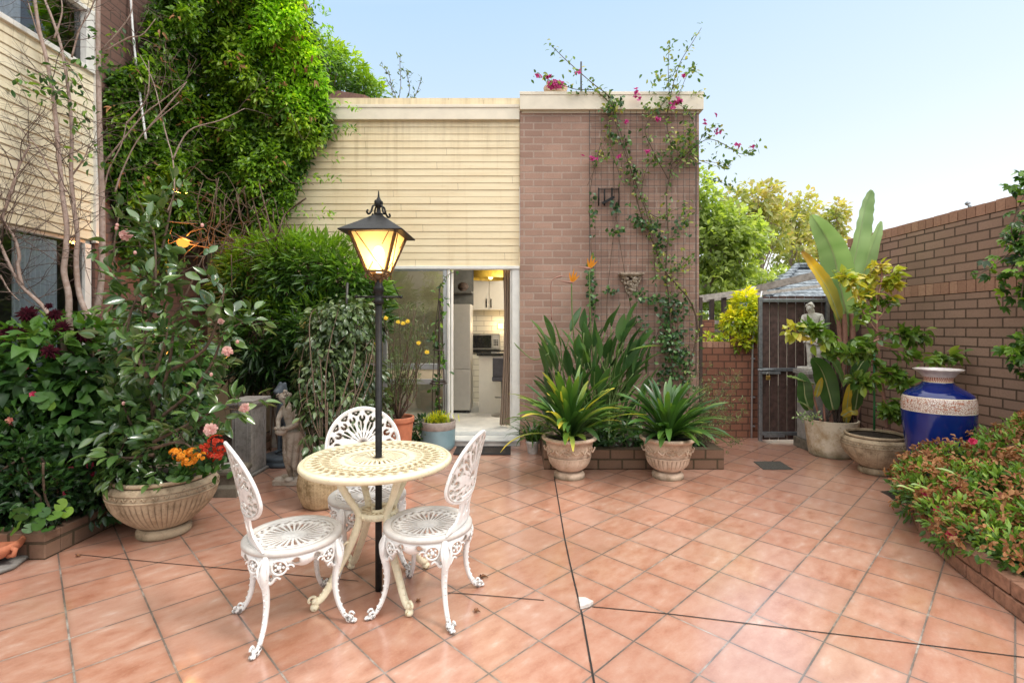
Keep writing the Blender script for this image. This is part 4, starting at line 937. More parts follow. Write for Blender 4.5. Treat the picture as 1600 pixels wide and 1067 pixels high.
# ================================================================== pots
def pot(name, prof, mat, label, cat, loc, n=72, rf=None, soil=None, group=None, extra=None):
    t = thing(name, label, cat, loc, 0, group); loc = np.array(loc, float)
    m = MB(); m.lathe(prof, n, loc, 0, rf, capb=True)
    if extra: extra(m, loc)
    part('body', m, mat, t)
    if soil:
        m = MB(); rr = np.linspace(soil[0], .0005, 7); m.lathe([(a, soil[1] + .012 * (i > 0) * math.sin(i * 2.1)) for i, a in enumerate(rr)], 40, loc); part('soil', m, M['soil'], t)
    return t
def flute(z0, z1, n, amp):
    def f(R, TH, Z):
        w = np.clip((Z - z0) / .03, 0, 1) * np.clip((z1 - Z) / .03, 0, 1)
        return R * (1 - amp * w * (1 - np.abs(np.sin(TH * n / 2)) ** .7))
    return f
def bowl_prof(R, Hh):
    P = [(R * .46, 0), (R * .50, .012), (R * .495, .05), (R * .46, .066), (R * .44, .078), (R * .55, .10), (R * .72, .15), (R * .87, .21), (R * .965, .27), (R * 1.0, .318), (R * 1.012, .326), (R * 1.012, .334), (R * 1.0, .34), (R * .985, .372), (R * .985, .38), (R * .93, .405), (R * .88, .412), (R * .87, .418), (R * .90, .424), (R * .905, .438), (R * .885, .447), (R * .845, .445), (R * .82, .42), (R * .80, .36)]
    s = Hh / .447; z = np.array(P); z[:, 1] *= s
    return smooth(z[:-1], 3).tolist()
def bowl_band(R, Hh):
    def f(m, loc):
        s = Hh / .447
        for i in range(34):
            a = i * 2 * PI / 34; c = loc + np.array([math.cos(a) * R * .992, math.sin(a) * R * .992, .356 * s])
            t_ = np.array([-math.sin(a), math.cos(a), 0]); m.tube([c + t_ * .020 * (u / 5 - .5) * 1.6 + np.array([math.cos(a), math.sin(a), 0]) * .004 + (0, 0, .010 * math.sin(u * 1.5)) for u in np.linspace(0, 5, 12)], .004, 5)
    return f
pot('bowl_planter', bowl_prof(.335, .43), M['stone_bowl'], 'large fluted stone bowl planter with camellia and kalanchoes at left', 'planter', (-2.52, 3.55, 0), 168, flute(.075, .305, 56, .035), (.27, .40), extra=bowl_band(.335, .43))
pot('bowl_planter', bowl_prof(.30, .40), M['stone_bowl'], 'fluted stone bowl planter beside the blue urn at right', 'planter', (3.66, 5.02, 0), 150, flute(.07, .28, 56, .03), (.245, .36), extra=bowl_band(.30, .40))
urnp = smooth([(.150, 0), (.152, .02), (.145, .045), (.120, .065), (.125, .08), (.165, .105), (.198, .15), (.212, .20), (.216, .215), (.214, .225), (.224, .30), (.232, .345), (.246, .365), (.268, .378), (.272, .392), (.262, .404), (.238, .402), (.225, .37)], 3).tolist()
def urn_relief(m, loc):
    for i in range(6):
        a = i * PI / 3 + .35; o_ = np.array([math.cos(a), math.sin(a), 0]); t_ = np.array([-o_[1], o_[0], 0]); c = loc + o_ * .226 + (0, 0, .285)
        for s in (-1, 1):
            m.tube([c + t_ * s * (.022 + .020 * math.cos(u)) + (0, 0, .020 * math.sin(u)) for u in np.linspace(-2.4, 3.4, 16)], .006, 6)
            m.tube([c + t_ * s * a_ + (0, 0, b_) - o_ * .004 for a_, b_ in smooth([(.045, .012), (.072, -.022), (.10, -.006), (.115, .012)], 3)], .0075, 6)
        m.ball(c + (0, 0, .03), (.014, .014, .012), 8); m.ball(c + (0, 0, -.032), (.012, .012, .016), 8)
pot('urn_planter', urnp, M['stone_pink'], 'weathered footed stone urn on the left, nearest the small white pot', 'planter', (.535, 4.89, 0), 120, flute(.085, .215, 26, .02), (.222, .365), 'footed stone urns before the brick planter', urn_relief)
pot('urn_planter', urnp, M['stone_pink'], 'pinkish footed stone urn on the right, with clean fluted belly', 'planter', (1.505, 4.88, 0), 120, flute(.085, .215, 30, .045), (.222, .365), 'footed stone urns before the brick planter', urn_relief)
pot('tub_planter', smooth([(.215, 0), (.23, .02), (.248, .15), (.264, .30), (.272, .40), (.272, .412), (.248, .412), (.24, .36)], 3).tolist(), M['stone_white_pot'], 'stained white round tub holding the banana plant', 'planter', (3.66, 5.72, 0), 72, None, (.243, .37))
def weave(R, TH, Z): return R * (1 + .022 * np.sin(TH * 22 + Z * 120) * np.sin(TH * 22 - Z * 120))
pot('carved_pot', smooth([(.12, 0), (.15, .02), (.184, .10), (.195, .18), (.185, .26), (.163, .32), (.16, .345), (.172, .36), (.158, .365), (.145, .34)], 6).tolist(), M['stone_weave'], 'carved tan stone pot with woven texture behind the table', 'planter', (-1.60, 4.10, 0), 130, weave, (.15, .32))
pot('terracotta_pot', smooth([(.115, 0), (.125, .02), (.15, .25), (.168, .43), (.178, .44), (.180, .492), (.168, .5), (.155, .49), (.15, .44)], 3).tolist(), M['terracotta'], 'tall orange terracotta pot behind the white chair', 'planter', (-1.29, 5.42, 0), 56, None, (.152, .45))
bp_ = thing('glazed_pot', 'pale blue cylinder pot with grey rim beside the door step', 'planter', (-.935, 5.98, 0)); L0 = np.array([-.935, 5.98, 0])
m = MB(); m.lathe(smooth([(.13, 0), (.175, .008), (.20, .05), (.206, .12), (.209, .255)], 4).tolist(), 64, L0, capb=True); part('body', m, M['blue_glaze'], bp_)
m = MB(); m.lathe([(.209, .2555), (.2115, .26), (.213, .345), (.206, .352), (.192, .348), (.19, .30)], 64, L0); part('rim', m, M['grey_rim'], bp_)
m = MB(); m.lathe([(.191, .315), (.1, .325), (.0005, .32)], 40, L0); part('soil', m, M['soil'], bp_)
pot('small_pot', [(.055, 0), (.058, .004), (.074, .115), (.082, .118), (.083, .148), (.076, .15), (.072, .12)], M['white_plastic'], 'small white plastic pot beside the door step', 'planter', (.205, 5.80, 0), 32, None, (.073, .125))
tp = thing('terracotta_dish', 'low terracotta dish on stone slab feet at bottom left', 'dish', (-3.26, 3.02, 0)); L0 = np.array([-3.27, 3.0, 0])
m = MB(); m.lathe(smooth([(.05, .055), (.12, .06), (.185, .085), (.215, .13), (.205, .155), (.19, .152), (.165, .12), (.05, .11), (.001, .108)], 3).tolist(), 56, L0, capb=True)
for a in (.0, 2.1, 4.2): m.tube([L0 + (.205 * math.cos(a), .205 * math.sin(a), .135), L0 + (.235 * math.cos(a), .235 * math.sin(a), .125), L0 + (.225 * math.cos(a), .225 * math.sin(a), .09), L0 + (.19 * math.cos(a), .19 * math.sin(a), .085)], .014, 8)
part('dish', m, M['terracotta'], tp)
m = MB()
for a in (-.5, 1.6, 3.7): m.tube([L0 + (.15 * math.cos(a), .15 * math.sin(a), .03), L0 + (.135 * math.cos(a), .135 * math.sin(a), .085)], [.032, .022], 10)
m.lathe([(.0, .004), (.225, .004), (.235, .018), (.225, .03), (0, .03)], 9, L0); part('foot', m, M['stone_grey'], tp)

# ---- the big blue urn
U0 = (3.68, 4.30, 0)
m = MB(); m.lathe(np.array(smooth([(.17, 0), (.175, .012), (.215, .12), (.27, .32), (.310, .53), (.330, .68), (.336, .76), (.338, .80), (.328, .86), (.30, .90), (.24, .935), (.175, .965), (.142, .99), (.132, 1.01), (.138, 1.035), (.175, 1.075), (.215, 1.098), (.228, 1.106), (.227, 1.113), (.21, 1.110), (.16, 1.08), (.12, 1.03), (.11, .97)], 4) * (.77, 1)).tolist(), 96, U0, capb=True)
solo('floor_vase', m, M['urn_glaze'], 'huge cobalt blue ceramic vase with white lace band and flared white lip', 'vase', U0)

# ---- door mat, drain, chips
dm = thing('door_mat', 'black rubber door mat with inset mesh before the door step', 'mat', (-.37, 5.88, 0)); a, b = ground(711, 709), ground(797, 711)
x0, x1, y0, y1 = -.715, -.055, 5.70, 6.08
m = MB(); m.box(x0, x1, y0, y0 + .06, .004, .018); m.box(x0, x1, y1 - .06, y1, .004, .018); m.box(x0, x0 + .06, y0 + .061, y1 - .061, .004, .018); m.box(x1 - .06, x1, y0 + .061, y1 - .061, .004, .018); m.box((x0 + x1) / 2 - .02, (x0 + x1) / 2 + .02, y0 + .061, y1 - .061, .004, .018); part('border', m, M['mat_rubber'], dm, .004)
m = MB(); m.box(x0 + .05, x1 - .05, y0 + .05, y1 - .05, .0035, .010)
for i in range(26): m.beam((x0 + .065 + i * .021, y0 + .062, .013), (x0 + .065 + i * .021, y1 - .062, .013), .009, .006)
part('mesh_inset', m, M['mat_mesh'], dm)
m = MB(); c = [ground(1177, 721.5), ground(1219, 721.0), ground(1240, 734), ground(1193, 734)]; m.add([p + (0, 0, .004) for p in c], [[(3, 2, 1, 0)]], 0, False); m.add([p + (0, 0, .004) for p in c] + [p * .98 + np.mean(c, 0) * .02 + (0, 0, .0075) for p in c], [[(0, 4, 5, 1), (1, 5, 6, 2), (2, 6, 7, 3), (3, 7, 4, 0), (7, 6, 5, 4)]], 0, False)
solo('drain_grate', m, M['drain'], 'dark diamond shaped drain cover set in the tiles before the gate', 'drain', np.mean(c, 0))
c = [ground(x, y) for x, y in ((904, 938), (914, 938), (927, 944), (921, 949), (907, 953))]; m = MB()
m.add([p + (0, 0, .004) for p in c] + [p + (0, 0, .02) for p in c], [[(5, 6, 7, 8, 9)], [(0, 1, 6, 5), (1, 2, 7, 6), (2, 3, 8, 7), (3, 4, 9, 8), (4, 0, 5, 9)]], 0, False); solo('tile_chip', m, M['chip'], 'broken pale chip of tile lying at the crossing of the dark joints', 'tile chip', c[0])
for i, (px, py, lb) in enumerate(((751, 904, 'curled brown dead leaf against the foot of the right chair'), (650, 942, 'crumb of brown leaf litter by the cream table foot'), (741, 958, 'small dark leaf scrap on the tiles right of the right chair'), (118, 871, 'small brown leaf scrap by the left bed edging'))):
    g = ground(px, py); m = MB(); m.leaves([g + (0, 0, .008), g + (.012, .006, .006)], [(1, .3, .3), (-.4, 1, .2)], [(0, 0, 1), (0, .3, 1)], [.045, .035][i % 2] * (1.0 if i < 1 else .7), .022, 3, curl=.5, fold=.6); solo('dead_leaf', m, M['dead_leaf'], lb, 'leaf', g)

# ================================================================== raised beds
def planter_bed(name, label, pts, h, mats, soil_poly, loc):
    t = thing(name, label, 'planter', loc)
    return t
bd = thing('brick_planter', 'low two course brick planter at the foot of the brick pier', 'planter', (1.2, 5.13, 0))
m = MB(); m.box(.30, 2.17, 5.13, 5.24, 0, .208); part('front_wall', m, M['brick_edge_x'], bd, .006)
m = MB(); m.box(.302, .41, 5.243, 6.44, 0, .206); m.box(2.06, 2.168, 5.243, 6.44, 0, .206); part('side_wall', m, M['brick_edge_y'], bd, .006)
def soilsheet(x0, x1, y0, y1, z, n=24):
    xs, ys = np.linspace(x0, x1, n), np.linspace(y0, y1, n); X_, Y_ = np.meshgrid(xs, ys, indexing='ij'); Z_ = z + RNG.normal(size=X_.shape) * .012
    V = np.stack([X_, Y_, Z_], -1).reshape(-1, 3); i, j = np.meshgrid(np.arange(n - 1), np.arange(n - 1), indexing='ij')
    return V, np.stack([i * n + j, (i + 1) * n + j, (i + 1) * n + j + 1, i * n + j + 1], -1).reshape(-1, 4)
m = MB(); m.add(*soilsheet(.41, 2.06, 5.24, 6.45, .15)); part('soil', m, M['soil'], bd)
lb_ = thing('left_bed', 'brick edged garden bed along the left wall under the dark shrubs', 'planter', (-3.5, 3.2, 0))
m = MB(); m.box(XL - .04, -2.98, 3.13, 3.24, 0, .165); part('front_wall', m, M['brick_edge_x'], lb_, .006)
m = MB(); m.box(-3.09, -2.982, 3.243, 6.3, 0, .163); part('side_wall', m, M['brick_edge_y'], lb_, .006)
m = MB(); m.add(*soilsheet(XL, -3.09, 3.24, 6.4, .13)); part('soil', m, M['soil'], lb_)
rb_ = thing('right_bed', 'curved brick edged garden bed holding the azalea at bottom right', 'planter', (3.4, 3, 0))
cur = smooth([(4.46, 4.42, 0), (3.75, 4.26, 0), (3.32, 4.02, 0), (2.98, 3.60, 0), (2.76, 3.12, 0), (2.64, 2.70, 0), (2.56, 2.30, 0), (2.60, 1.8, 0)], 40); m = MB()
seg = np.concatenate([[0], np.cumsum(np.linalg.norm(np.diff(cur, axis=0), axis=1))]); q = 0; Lb = .232
for course in range(2):
    s0 = -.11 * course
    while s0 < seg[-1]:
        s1 = min(s0 + Lb - .010, seg[-1]); a = np.array([np.interp(max(s0, 0), seg, cur[:, i]) for i in range(3)]); b = np.array([np.interp(s1, seg, cur[:, i]) for i in range(3)])
        if s1 - max(s0, 0) > .03: m.beam(a + (0, 0, .045 + course * .088), b + (0, 0, .045 + course * .088), .10 + RNG.normal() * .002, .077)
        s0 += Lb
part('brick_edging', m, M['brick_unit'], rb_, .005)
m = MB(); m.tube(cur + (.03, .0, .04), .046, 6); m.tube(cur + (.03, .0, .125), .042, 6); part('mortar', m, M['joint'], rb_)
m = MB(); m.add(*soilsheet(2.95, XR, 1.7, 4.0, .14)); part('soil', m, M['soil'], rb_)

# ================================================================== stone ornaments
def pedestal(name, label, loc, w, h, mat, cap=.04, base=.05, panel=True, d=None, bmat=None):
    t = thing(name, label, 'pedestal', loc); x, y, z = loc; d = d or w
    m = MB(); m.box(x - w / 2, x + w / 2, y - d / 2, y + d / 2, z + base, z + h - cap)
    if panel:
        for s in (-1, 1):
            m.box(x + s * w * .30 - .006, x + s * w * .30 + .006, y - d / 2 - .006, y - d / 2 + .001, z + base + .06, z + h - cap - .05); m.box(x + w / 2 - .001, x + w / 2 + .006, y + s * d * .30 - .006, y + s * d * .30 + .006, z + base + .06, z + h - cap - .05)
        for zz in (z + base + .055, z + h - cap - .055): m.box(x - w * .3 + .007, x + w * .3 - .007, y - d / 2 - .006, y - d / 2 + .001, zz - .006, zz + .006)
    part('shaft', m, mat, t, .006)
    m = MB(); m.box(x - w / 2 - .035, x + w / 2 + .035, y - d / 2 - .035, y + d / 2 + .035, z + h - cap + .001, z + h); m.box(x - w / 2 - .018, x + w / 2 + .018, y - d / 2 - .018, y + d / 2 + .018, z + h - cap - .025, z + h - cap); part('cap', m, mat, t, .006)
    m = MB(); m.box(x - w / 2 - .03, x + w / 2 + .03, y - d / 2 - .03, y + d / 2 + .03, z, z + base - .001); part('base', m, bmat or mat, t, .006)
    return t
pedestal('pedestal', 'tall plain grey stone pedestal behind the large bowl planter', (-2.70, 5.02, 0), .19, .755, M['stone_grey'], .05, .03, d=.30)
pedestal('pedestal', 'slim stone pedestal under the pale statue beside the gate', (3.64, 6.04, 0), .25, .955, M['stone_grey'], .05, .12, bmat=M['stone_mossy'])
lbx = thing('plinth_block', 'low mossy square stone plinth with round hole beside the bowl', 'plinth', (-2.56, 4.42, 0)); c = np.array([-2.56, 4.42, 0])
def ringplate(c, w, r, z, n=48):
    th = np.linspace(0, 2 * PI, n, endpoint=False); sq = np.stack([np.cos(th), np.sin(th)], 1); sq /= np.max(np.abs(sq), 1, keepdims=True)
    A = np.concatenate([np.c_[sq * w, np.full(n, z)], np.c_[np.cos(th) * r, np.sin(th) * r, np.full(n, z)], np.c_[np.cos(th) * r, np.sin(th) * r, np.full(n, z - .12)]]) + c
    k = np.arange(n); k2 = (k + 1) % n
    return A, np.concatenate([np.stack([k, k2, k2 + n, k + n], 1), np.stack([k + n, k2 + n, k2 + 2 * n, k + 2 * n], 1)])
m = MB(); m.add(*ringplate(c, .122, .075, .235), 0, False)
def frus(z0, w0, z1, w1):
    V = [(c[0] + sx * w, c[1] + sy * w, z) for z, w in ((z0, w0), (z1, w1)) for sx, sy in ((-1, -1), (1, -1), (1, 1), (-1, 1))]; m.add(V, [[(0, 1, 5, 4), (1, 2, 6, 5), (2, 3, 7, 6), (3, 0, 4, 7)]], 0, False)
frus(.215, .135, .235, .122); frus(.19, .135, .215, .135); frus(.165, .115, .19, .135); frus(.10, .112, .165, .115); frus(.075, .14, .10, .112); frus(0, .145, .075, .14); part('block', m, M['stone_mossy'], lbx)
m = MB(); m.lathe([(.074, .236), (.09, .238), (.092, .244), (.078, .246), (.074, .236)], 40, c); part('rim', m, M['stone_grey'], lbx)

def figure(J, E, R, sub=2): return skin([J[k] for k in J], [(list(J).index(a), list(J).index(b)) for a, b in E], [R[k] for k in J], sub)
def statue(name, label, loc, Hh, J, R, mat, rz, extra, plinth):
    E = [('pel', 'wst'), ('wst', 'chs'), ('chs', 'nck'), ('nck', 'hed'), ('hed', 'crn'), ('chs', 'shL'), ('shL', 'elL'), ('elL', 'wrL'), ('wrL', 'haL'), ('chs', 'shR'), ('shR', 'elR'), ('elR', 'wrR'), ('wrR', 'haR'), ('pel', 'hpL'), ('hpL', 'knL'), ('knL', 'anL'), ('anL', 'toL'), ('pel', 'hpR'), ('hpR', 'knR'), ('knR', 'anR'), ('anR', 'toR')]
    V, Fs = figure(J, E, R); t = thing(name, label, 'statue', loc); loc = np.array(loc, float)
    c_, s_ = math.cos(rz), math.sin(rz); Rm = np.array([[c_, -s_, 0], [s_, c_, 0], [0, 0, 1]])
    tr = lambda v: (np.asarray(v, float) @ Rm.T) * Hh + loc
    m = MB(); m.add(tr(V), Fs); part('figure', m, mat, t)
    extra(t, tr, mat); 
    m = MB(); plinth(m, loc); part('base', m, mat, t, .008)
RB = dict(pel=.082, wst=.062, chs=.080, nck=.033, hed=.052, crn=.046, shL=.042, elL=.029, wrL=.021, haL=.022, shR=.042, elR=.029, wrR=.021, haR=.022, hpL=.070, knL=.044, anL=.027, toL=.020, hpR=.070, knR=.044, anR=.027, toR=.020)
def face_and_hair(t, tr, mat, hed, fwd, up, bun=True):
    hed, fwd, up = np.array(hed), nrm(np.array(fwd, float)), nrm(np.array(up, float)); sd = np.cross(fwd, up); m = MB()
    for s in (-1, 1): m.ball(tr(hed + fwd * .046 + sd * s * .018 + up * .012), .006, 8)
    m.tube([tr(hed + fwd * .046 + up * .016), tr(hed + fwd * .060 - up * .006), tr(hed + fwd * .050 - up * .010)], [.004, .007, .004], 6); m.ball(tr(hed + fwd * .048 - up * .022), (.010, .006, .004), 8); part('face', m, mat, t)
    m = MB()
    for i in range(34):
        d = nrm(RNG.normal(size=3) - fwd * .9 + up * .5)
        if d @ fwd > .35: continue
        m.ball(tr(hed + up * .02 + d * .050), .013, 7)
    if bun: m.ball(tr(hed - fwd * .055 + up * .045), .024, 10)
    part('hair', m, mat, t)
# right: woman looking down, arms folded over her chest, cloth round the hips
J = dict(pel=(0.01, 0, .53), wst=(.0, 0, .63), chs=(-.01, .01, .745), nck=(-.01, -.01, .835), hed=(-.035, -.035, .905), crn=(-.05, -.05, .945), shL=(.105, .01, .785), elL=(.125, -.05, .645), wrL=(.02, -.115, .675), haL=(-.045, -.115, .70), shR=(-.12, .0, .775), elR=(-.135, -.06, .645), wrR=(-.03, -.11, .615), haR=(.04, -.105, .635), hpL=(.065, 0, .50), knL=(.075, -.07, .275), anL=(.05, .01, .055), toL=(.045, -.07, .03), hpR=(-.055, 0, .50), knR=(-.04, -.035, .275), anR=(-.05, .03, .055), toR=(-.065, -.055, .03))
def ex_r(t, tr, mat):
    face_and_hair(t, tr, mat, J['hed'], (-.35, -.85, -.45), (-.2, -.45, .85))
    n, nv = 60, 22; th = np.linspace(0, 2 * PI, n, endpoint=False); v = np.linspace(0, 1, nv); P = np.zeros((nv, n, 3))
    for i, a in enumerate(v):
        rx, ry = .118 + .012 * a, .098 + .03 * a; fold = 1 + (.04 + .07 * a) * np.sin(th * 9 + a * 2.2 + .5 * np.sin(th * 2)); zz = .575 - a * (.17 + .12 * (.5 + .5 * np.cos(th - .6)))
        P[i, :, 0] = .012 + np.cos(th) * rx * fold; P[i, :, 1] = -.02 * a + np.sin(th) * ry * fold; P[i, :, 2] = zz
    m = MB(); i, j = np.meshgrid(np.arange(nv - 1), np.arange(n), indexing='ij'); j2 = (j + 1) % n
    m.add(tr(P.reshape(-1, 3)), np.stack([i * n + j2, i * n + j, (i + 1) * n + j, (i + 1) * n + j2], -1).reshape(-1, 4))
    m.tube(tr(smooth([(-.12, -.06, .57), (0, -.115, .55), (.12, -.05, .575), (.13, .05, .58), (0, .11, .58), (-.12, .05, .575), (-.12, -.06, .57)], 5)), .016, 8); part('drapery', m, mat, t)
    m = MB(); m.tube(tr(smooth([(.07, .07, .03), (.08, .08, .2), (.06, .07, .40)], 4)), [.035, .034, .033, .033, .03, .03, .028, .026, .025], 10); part('tree_stump', m, mat, t)
statue('statue', 'pale stone statue of a draped woman with folded arms on the gate side pedestal', (3.64, 6.04, .9565), .83, J, RB, M['stone_statue'], rad(-32), ex_r, lambda m, l: m.box(l[0] - .13, l[0] + .13, l[1] - .12, l[1] + .12, l[2], l[2] + .035))
# left: slim woman looking up to the left, arms round a basket held at her waist
J2 = dict(pel=(.03, 0, .50), wst=(.01, 0, .60), chs=(-.015, 0, .735), nck=(-.04, -.01, .84), hed=(-.085, -.025, .905), crn=(-.105, -.02, .945), shL=(.075, -.02, .775), elL=(.10, -.06, .63), wrL=(-.01, -.12, .575), haL=(-.05, -.12, .58), shR=(-.09, .01, .79), elR=(-.115, -.055, .665), wrR=(-.07, -.12, .585), haR=(-.02, -.13, .565), hpL=(.07, 0, .475), knL=(.065, -.03, .27), anL=(.05, .01, .055), toL=(.03, -.06, .03), hpR=(-.035, 0, .475), knR=(-.02, -.05, .265), anR=(.0, .0, .055), toR=(-.04, -.06, .03))
def ex_l(t, tr, mat):
    face_and_hair(t, tr, mat, J2['hed'], (-.75, -.5, .45), (.35, .1, .9), True)
    m = MB(); m.ball(tr((-.045, -.115, .56)), (.055, .045, .038), 14)
    for i in range(9): m.ball(tr((-.045 + .05 * math.cos(i * .7), -.125 + .03 * math.sin(i * .7), .595)), .016, 7)
    part('fruit_basket', m, mat, t)
    n, nv = 60, 22; th = np.linspace(0, 2 * PI, n, endpoint=False); v = np.linspace(0, 1, nv); P = np.zeros((nv, n, 3))
    for i, a in enumerate(v):
        rx, ry = .115 - .03 * a, .09 - .012 * a; fold = 1 + (.03 + .09 * a) * np.sin(th * 8 + a * 2.8); zz = .55 - a * (.36 + .10 * np.cos(th - .3))
        P[i, :, 0] = .025 + np.cos(th) * rx * fold; P[i, :, 1] = -.01 + np.sin(th) * ry * fold; P[i, :, 2] = zz
    m = MB(); i, j = np.meshgrid(np.arange(nv - 1), np.arange(n), indexing='ij'); j2 = (j + 1) % n
    m.add(tr(P.reshape(-1, 3)), np.stack([i * n + j2, i * n + j, (i + 1) * n + j, (i + 1) * n + j2], -1).reshape(-1, 4)); part('drapery', m, mat, t)
RL = {k: v * .95 for k, v in RB.items()}
statue('statue', 'weathered tan statue of a woman looking up, holding a basket on the tiles', (-2.13, 4.70, .0), .90, J2, RL, M['stone_figure'], rad(-6), ex_l, lambda m, l: (m.box(l[0] - .13, l[0] + .16, l[1] - .11, l[1] + .11, 0, .05), [m.ball(l + (a, b, .055), (.045, .04, .022), 9) for a, b in ((-.09, -.06), (.1, -.07), (.02, -.09), (.12, .05))]))
# slate blue sitting dogs behind
def dog(label, loc, Hh, rz):
    Jd = dict(rump=(.16, 0, .16), loin=(.12, 0, .30), chest=(-.01, 0, .50), neck=(-.05, 0, .70), head=(-.075, 0, .835), muz=(-.175, 0, .80), fl0=(-.03, .06, .42), fl1=(-.05, .065, .22), fl2=(-.06, .065, .04), fl3=(-.12, .065, .025), fr0=(-.03, -.06, .42), fr1=(-.05, -.065, .22), fr2=(-.06, -.065, .04), fr3=(-.12, -.065, .025), tl0=(.14, .11, .15), tl1=(.0, .125, .10), tl2=(.05, .125, .03), tl3=(-.05, .125, .025), tr0=(.14, -.11, .15), tr1=(.0, -.125, .10), tr2=(.05, -.125, .03), tr3=(-.05, -.125, .025), tail=(.26, 0, .06), tail2=(.28, .1, .03), e1=(-.05, .055, .93), e2=(-.05, -.055, .93))
    Ed = [('rump', 'loin'), ('loin', 'chest'), ('chest', 'neck'), ('neck', 'head'), ('head', 'muz'), ('head', 'e1'), ('head', 'e2'), ('chest', 'fl0'), ('fl0', 'fl1'), ('fl1', 'fl2'), ('fl2', 'fl3'), ('chest', 'fr0'), ('fr0', 'fr1'), ('fr1', 'fr2'), ('fr2', 'fr3'), ('rump', 'tl0'), ('tl0', 'tl1'), ('tl1', 'tl2'), ('tl2', 'tl3'), ('rump', 'tr0'), ('tr0', 'tr1'), ('tr1', 'tr2'), ('tr2', 'tr3'), ('rump', 'tail'), ('tail', 'tail2')]
    Rd = dict(rump=.12, loin=.105, chest=.125, neck=.065, head=.066, muz=.032, fl0=.05, fl1=.028, fl2=.022, fl3=.025, fr0=.05, fr1=.028, fr2=.022, fr3=.025, tl0=.085, tl1=.05, tl2=.028, tl3=.025, tr0=.085, tr1=.05, tr2=.028, tr3=.025, tail=.025, tail2=.015, e1=.015, e2=.015)
    V, Fs = figure(Jd, Ed, Rd); loc = np.array(loc, float); c_, s_ = math.cos(rz), math.sin(rz)
    V = V @ np.array([[c_, -s_, 0], [s_, c_, 0], [0, 0, 1]]).T * Hh + loc + (0, 0, .10); t = thing('dog_statue', label, 'statue', loc)
    m = MB(); m.add(V, Fs); part('dog', m, M['slate_blue'], t)
    m = MB(); m.lathe([(.001, .0), (.24, .0), (.25, .02), (.24, .045), (.225, .06), (.24, .085), (.22, .10), (.001, .101)], 40, loc, 0, lambda R, TH, Z: R * (1 + .02 * np.sin(TH * 22) * ((Z > .02) & (Z < .09)))); part('base', m, M['slate_blue'], t)
dog('slate blue statue of a sitting hound on round base beside the grey pedestal', (-2.50, 5.40, 0), .84, rad(60))
dog('slate blue sitting hound statue mostly hidden in the weeping shrub', (-1.93, 5.62, 0), .86, rad(75))
wbk = thing('wall_bracket', 'carved stone corbel shelf fixed on the brick pier', 'bracket', at(984, 455, YF)); 
m = MB(); c = at(984, 432, YF - .05); m.add([(c[0] + sx * w, c[1] - d, c[2] + z) for z, w, d in ((.03, .155, .16), (.012, .150, .155), (-.01, .12, .12)) for sx, d in ((-1, 0), (-1, d), (1, d), (1, 0))], [[(0, 1, 2, 3), (0, 4, 5, 1), (1, 5, 6, 2), (2, 6, 7, 3), (4, 8, 9, 5), (5, 9, 10, 6), (6, 10, 11, 7), (8, 11, 10, 9)]], 0, False); part('shelf', m, M['stone_bracket'], wbk, .004)
m = MB()
for i in range(110):
    f = RNG.random(); w = .125 * (1 - f) ** .7 + .012; u = RNG.uniform(-1, 1); m.ball((c[0] + u * w, c[1] - (.11 * (1 - f) + .02) * math.sqrt(max(0, 1 - u * u * .8)) * RNG.uniform(.6, 1), c[2] - .01 - f * .225), RNG.uniform(.011, .024) * np.array([1, .8, 1.1]), 7)
part('carving', m, M['stone_bracket'], wbk)
m = MB(); 
for i, px in enumerate((935.5, 944.5, 956, 967)):
    a, b = at(px, 294 + (i == 1), YF - .09), at(px, 322, YF - .09); m.tube([a, b], .010, 6); m.beam(b + (0, 0, .02), b + (0, .045, .02), .012, .012)
m.beam(at(935, 296, YF - .075), at(967, 296, YF - .075), .01, .012); m.beam(at(941, 318, YF - .10), at(960, 308, YF - .10), .025, .03); solo('hook_rack', m, M['black_paint'], 'black four pronged iron rack fixed behind the wire trellis', 'rack', at(950, 308, YF - .08))
m = MB(); p = at(1037, 351, YF - .054); m.box(p[0] + .16 - .18, p[0] + .17 + .0, YF - .056, YF - .0505, p[2] - .045, p[2] + .0); 
tr_ = MB()
tx0, tx1, tz0, tz1 = 921, 1088, 586, 152; yy = YF - .072
for px in np.arange(tx0, tx1 + 1, 9.2): tr_.beam(at(px, tz0, yy), at(px, tz1, yy), .003, .003)
for py in np.arange(tz1, tz0 + 1, 9.2): tr_.beam(at(tx0, py, yy - .003), at(tx1, py, yy - .003), .003, .003)
for px in (921, 1088): tr_.beam(at(px, tz0, yy - .002), at(px, tz1, yy - .002), .006, .006)
solo('wire_trellis', tr_, M['wire'], 'thin wire mesh trellis covering the right half of the brick pier', 'trellis', (at(1005, 586, yy)))
# roof top: bowl of pink flowers, aerial pole
rp = at(868, 150, 6.75); rbw = thing('flower_bowl', 'shallow pale bowl of bright pink flowers on top of the brick pier', 'flower bowl', rp)
m = MB(); m.lathe(smooth([(.05, -.02), (.09, .0), (.15, .06), (.165, .10), (.158, .105), (.14, .08)], 3).tolist(), 32, rp); part('bowl', m, M['stone_pink'], rbw)
m = MB(); cc, nn = blob_pts([(rp + (-.01, -.13, .095), (.11, .06, .05))], 60, (.3, 1)); 
for a, b in zip(cc, nn): blossom(m, a, b + (0, -.5, .5), .035, 5)
part('flowers', m, M['petal_magenta'], rbw, kind='stuff')
m = MB(); m.tube([at(908, 152, 6.8), at(908, 97, 6.8)], .012, 8); solo('aerial_pole', m, M['wire'], 'thin dark pole standing on the roof behind the bougainvillea', 'pole', at(908, 152, 6.8))
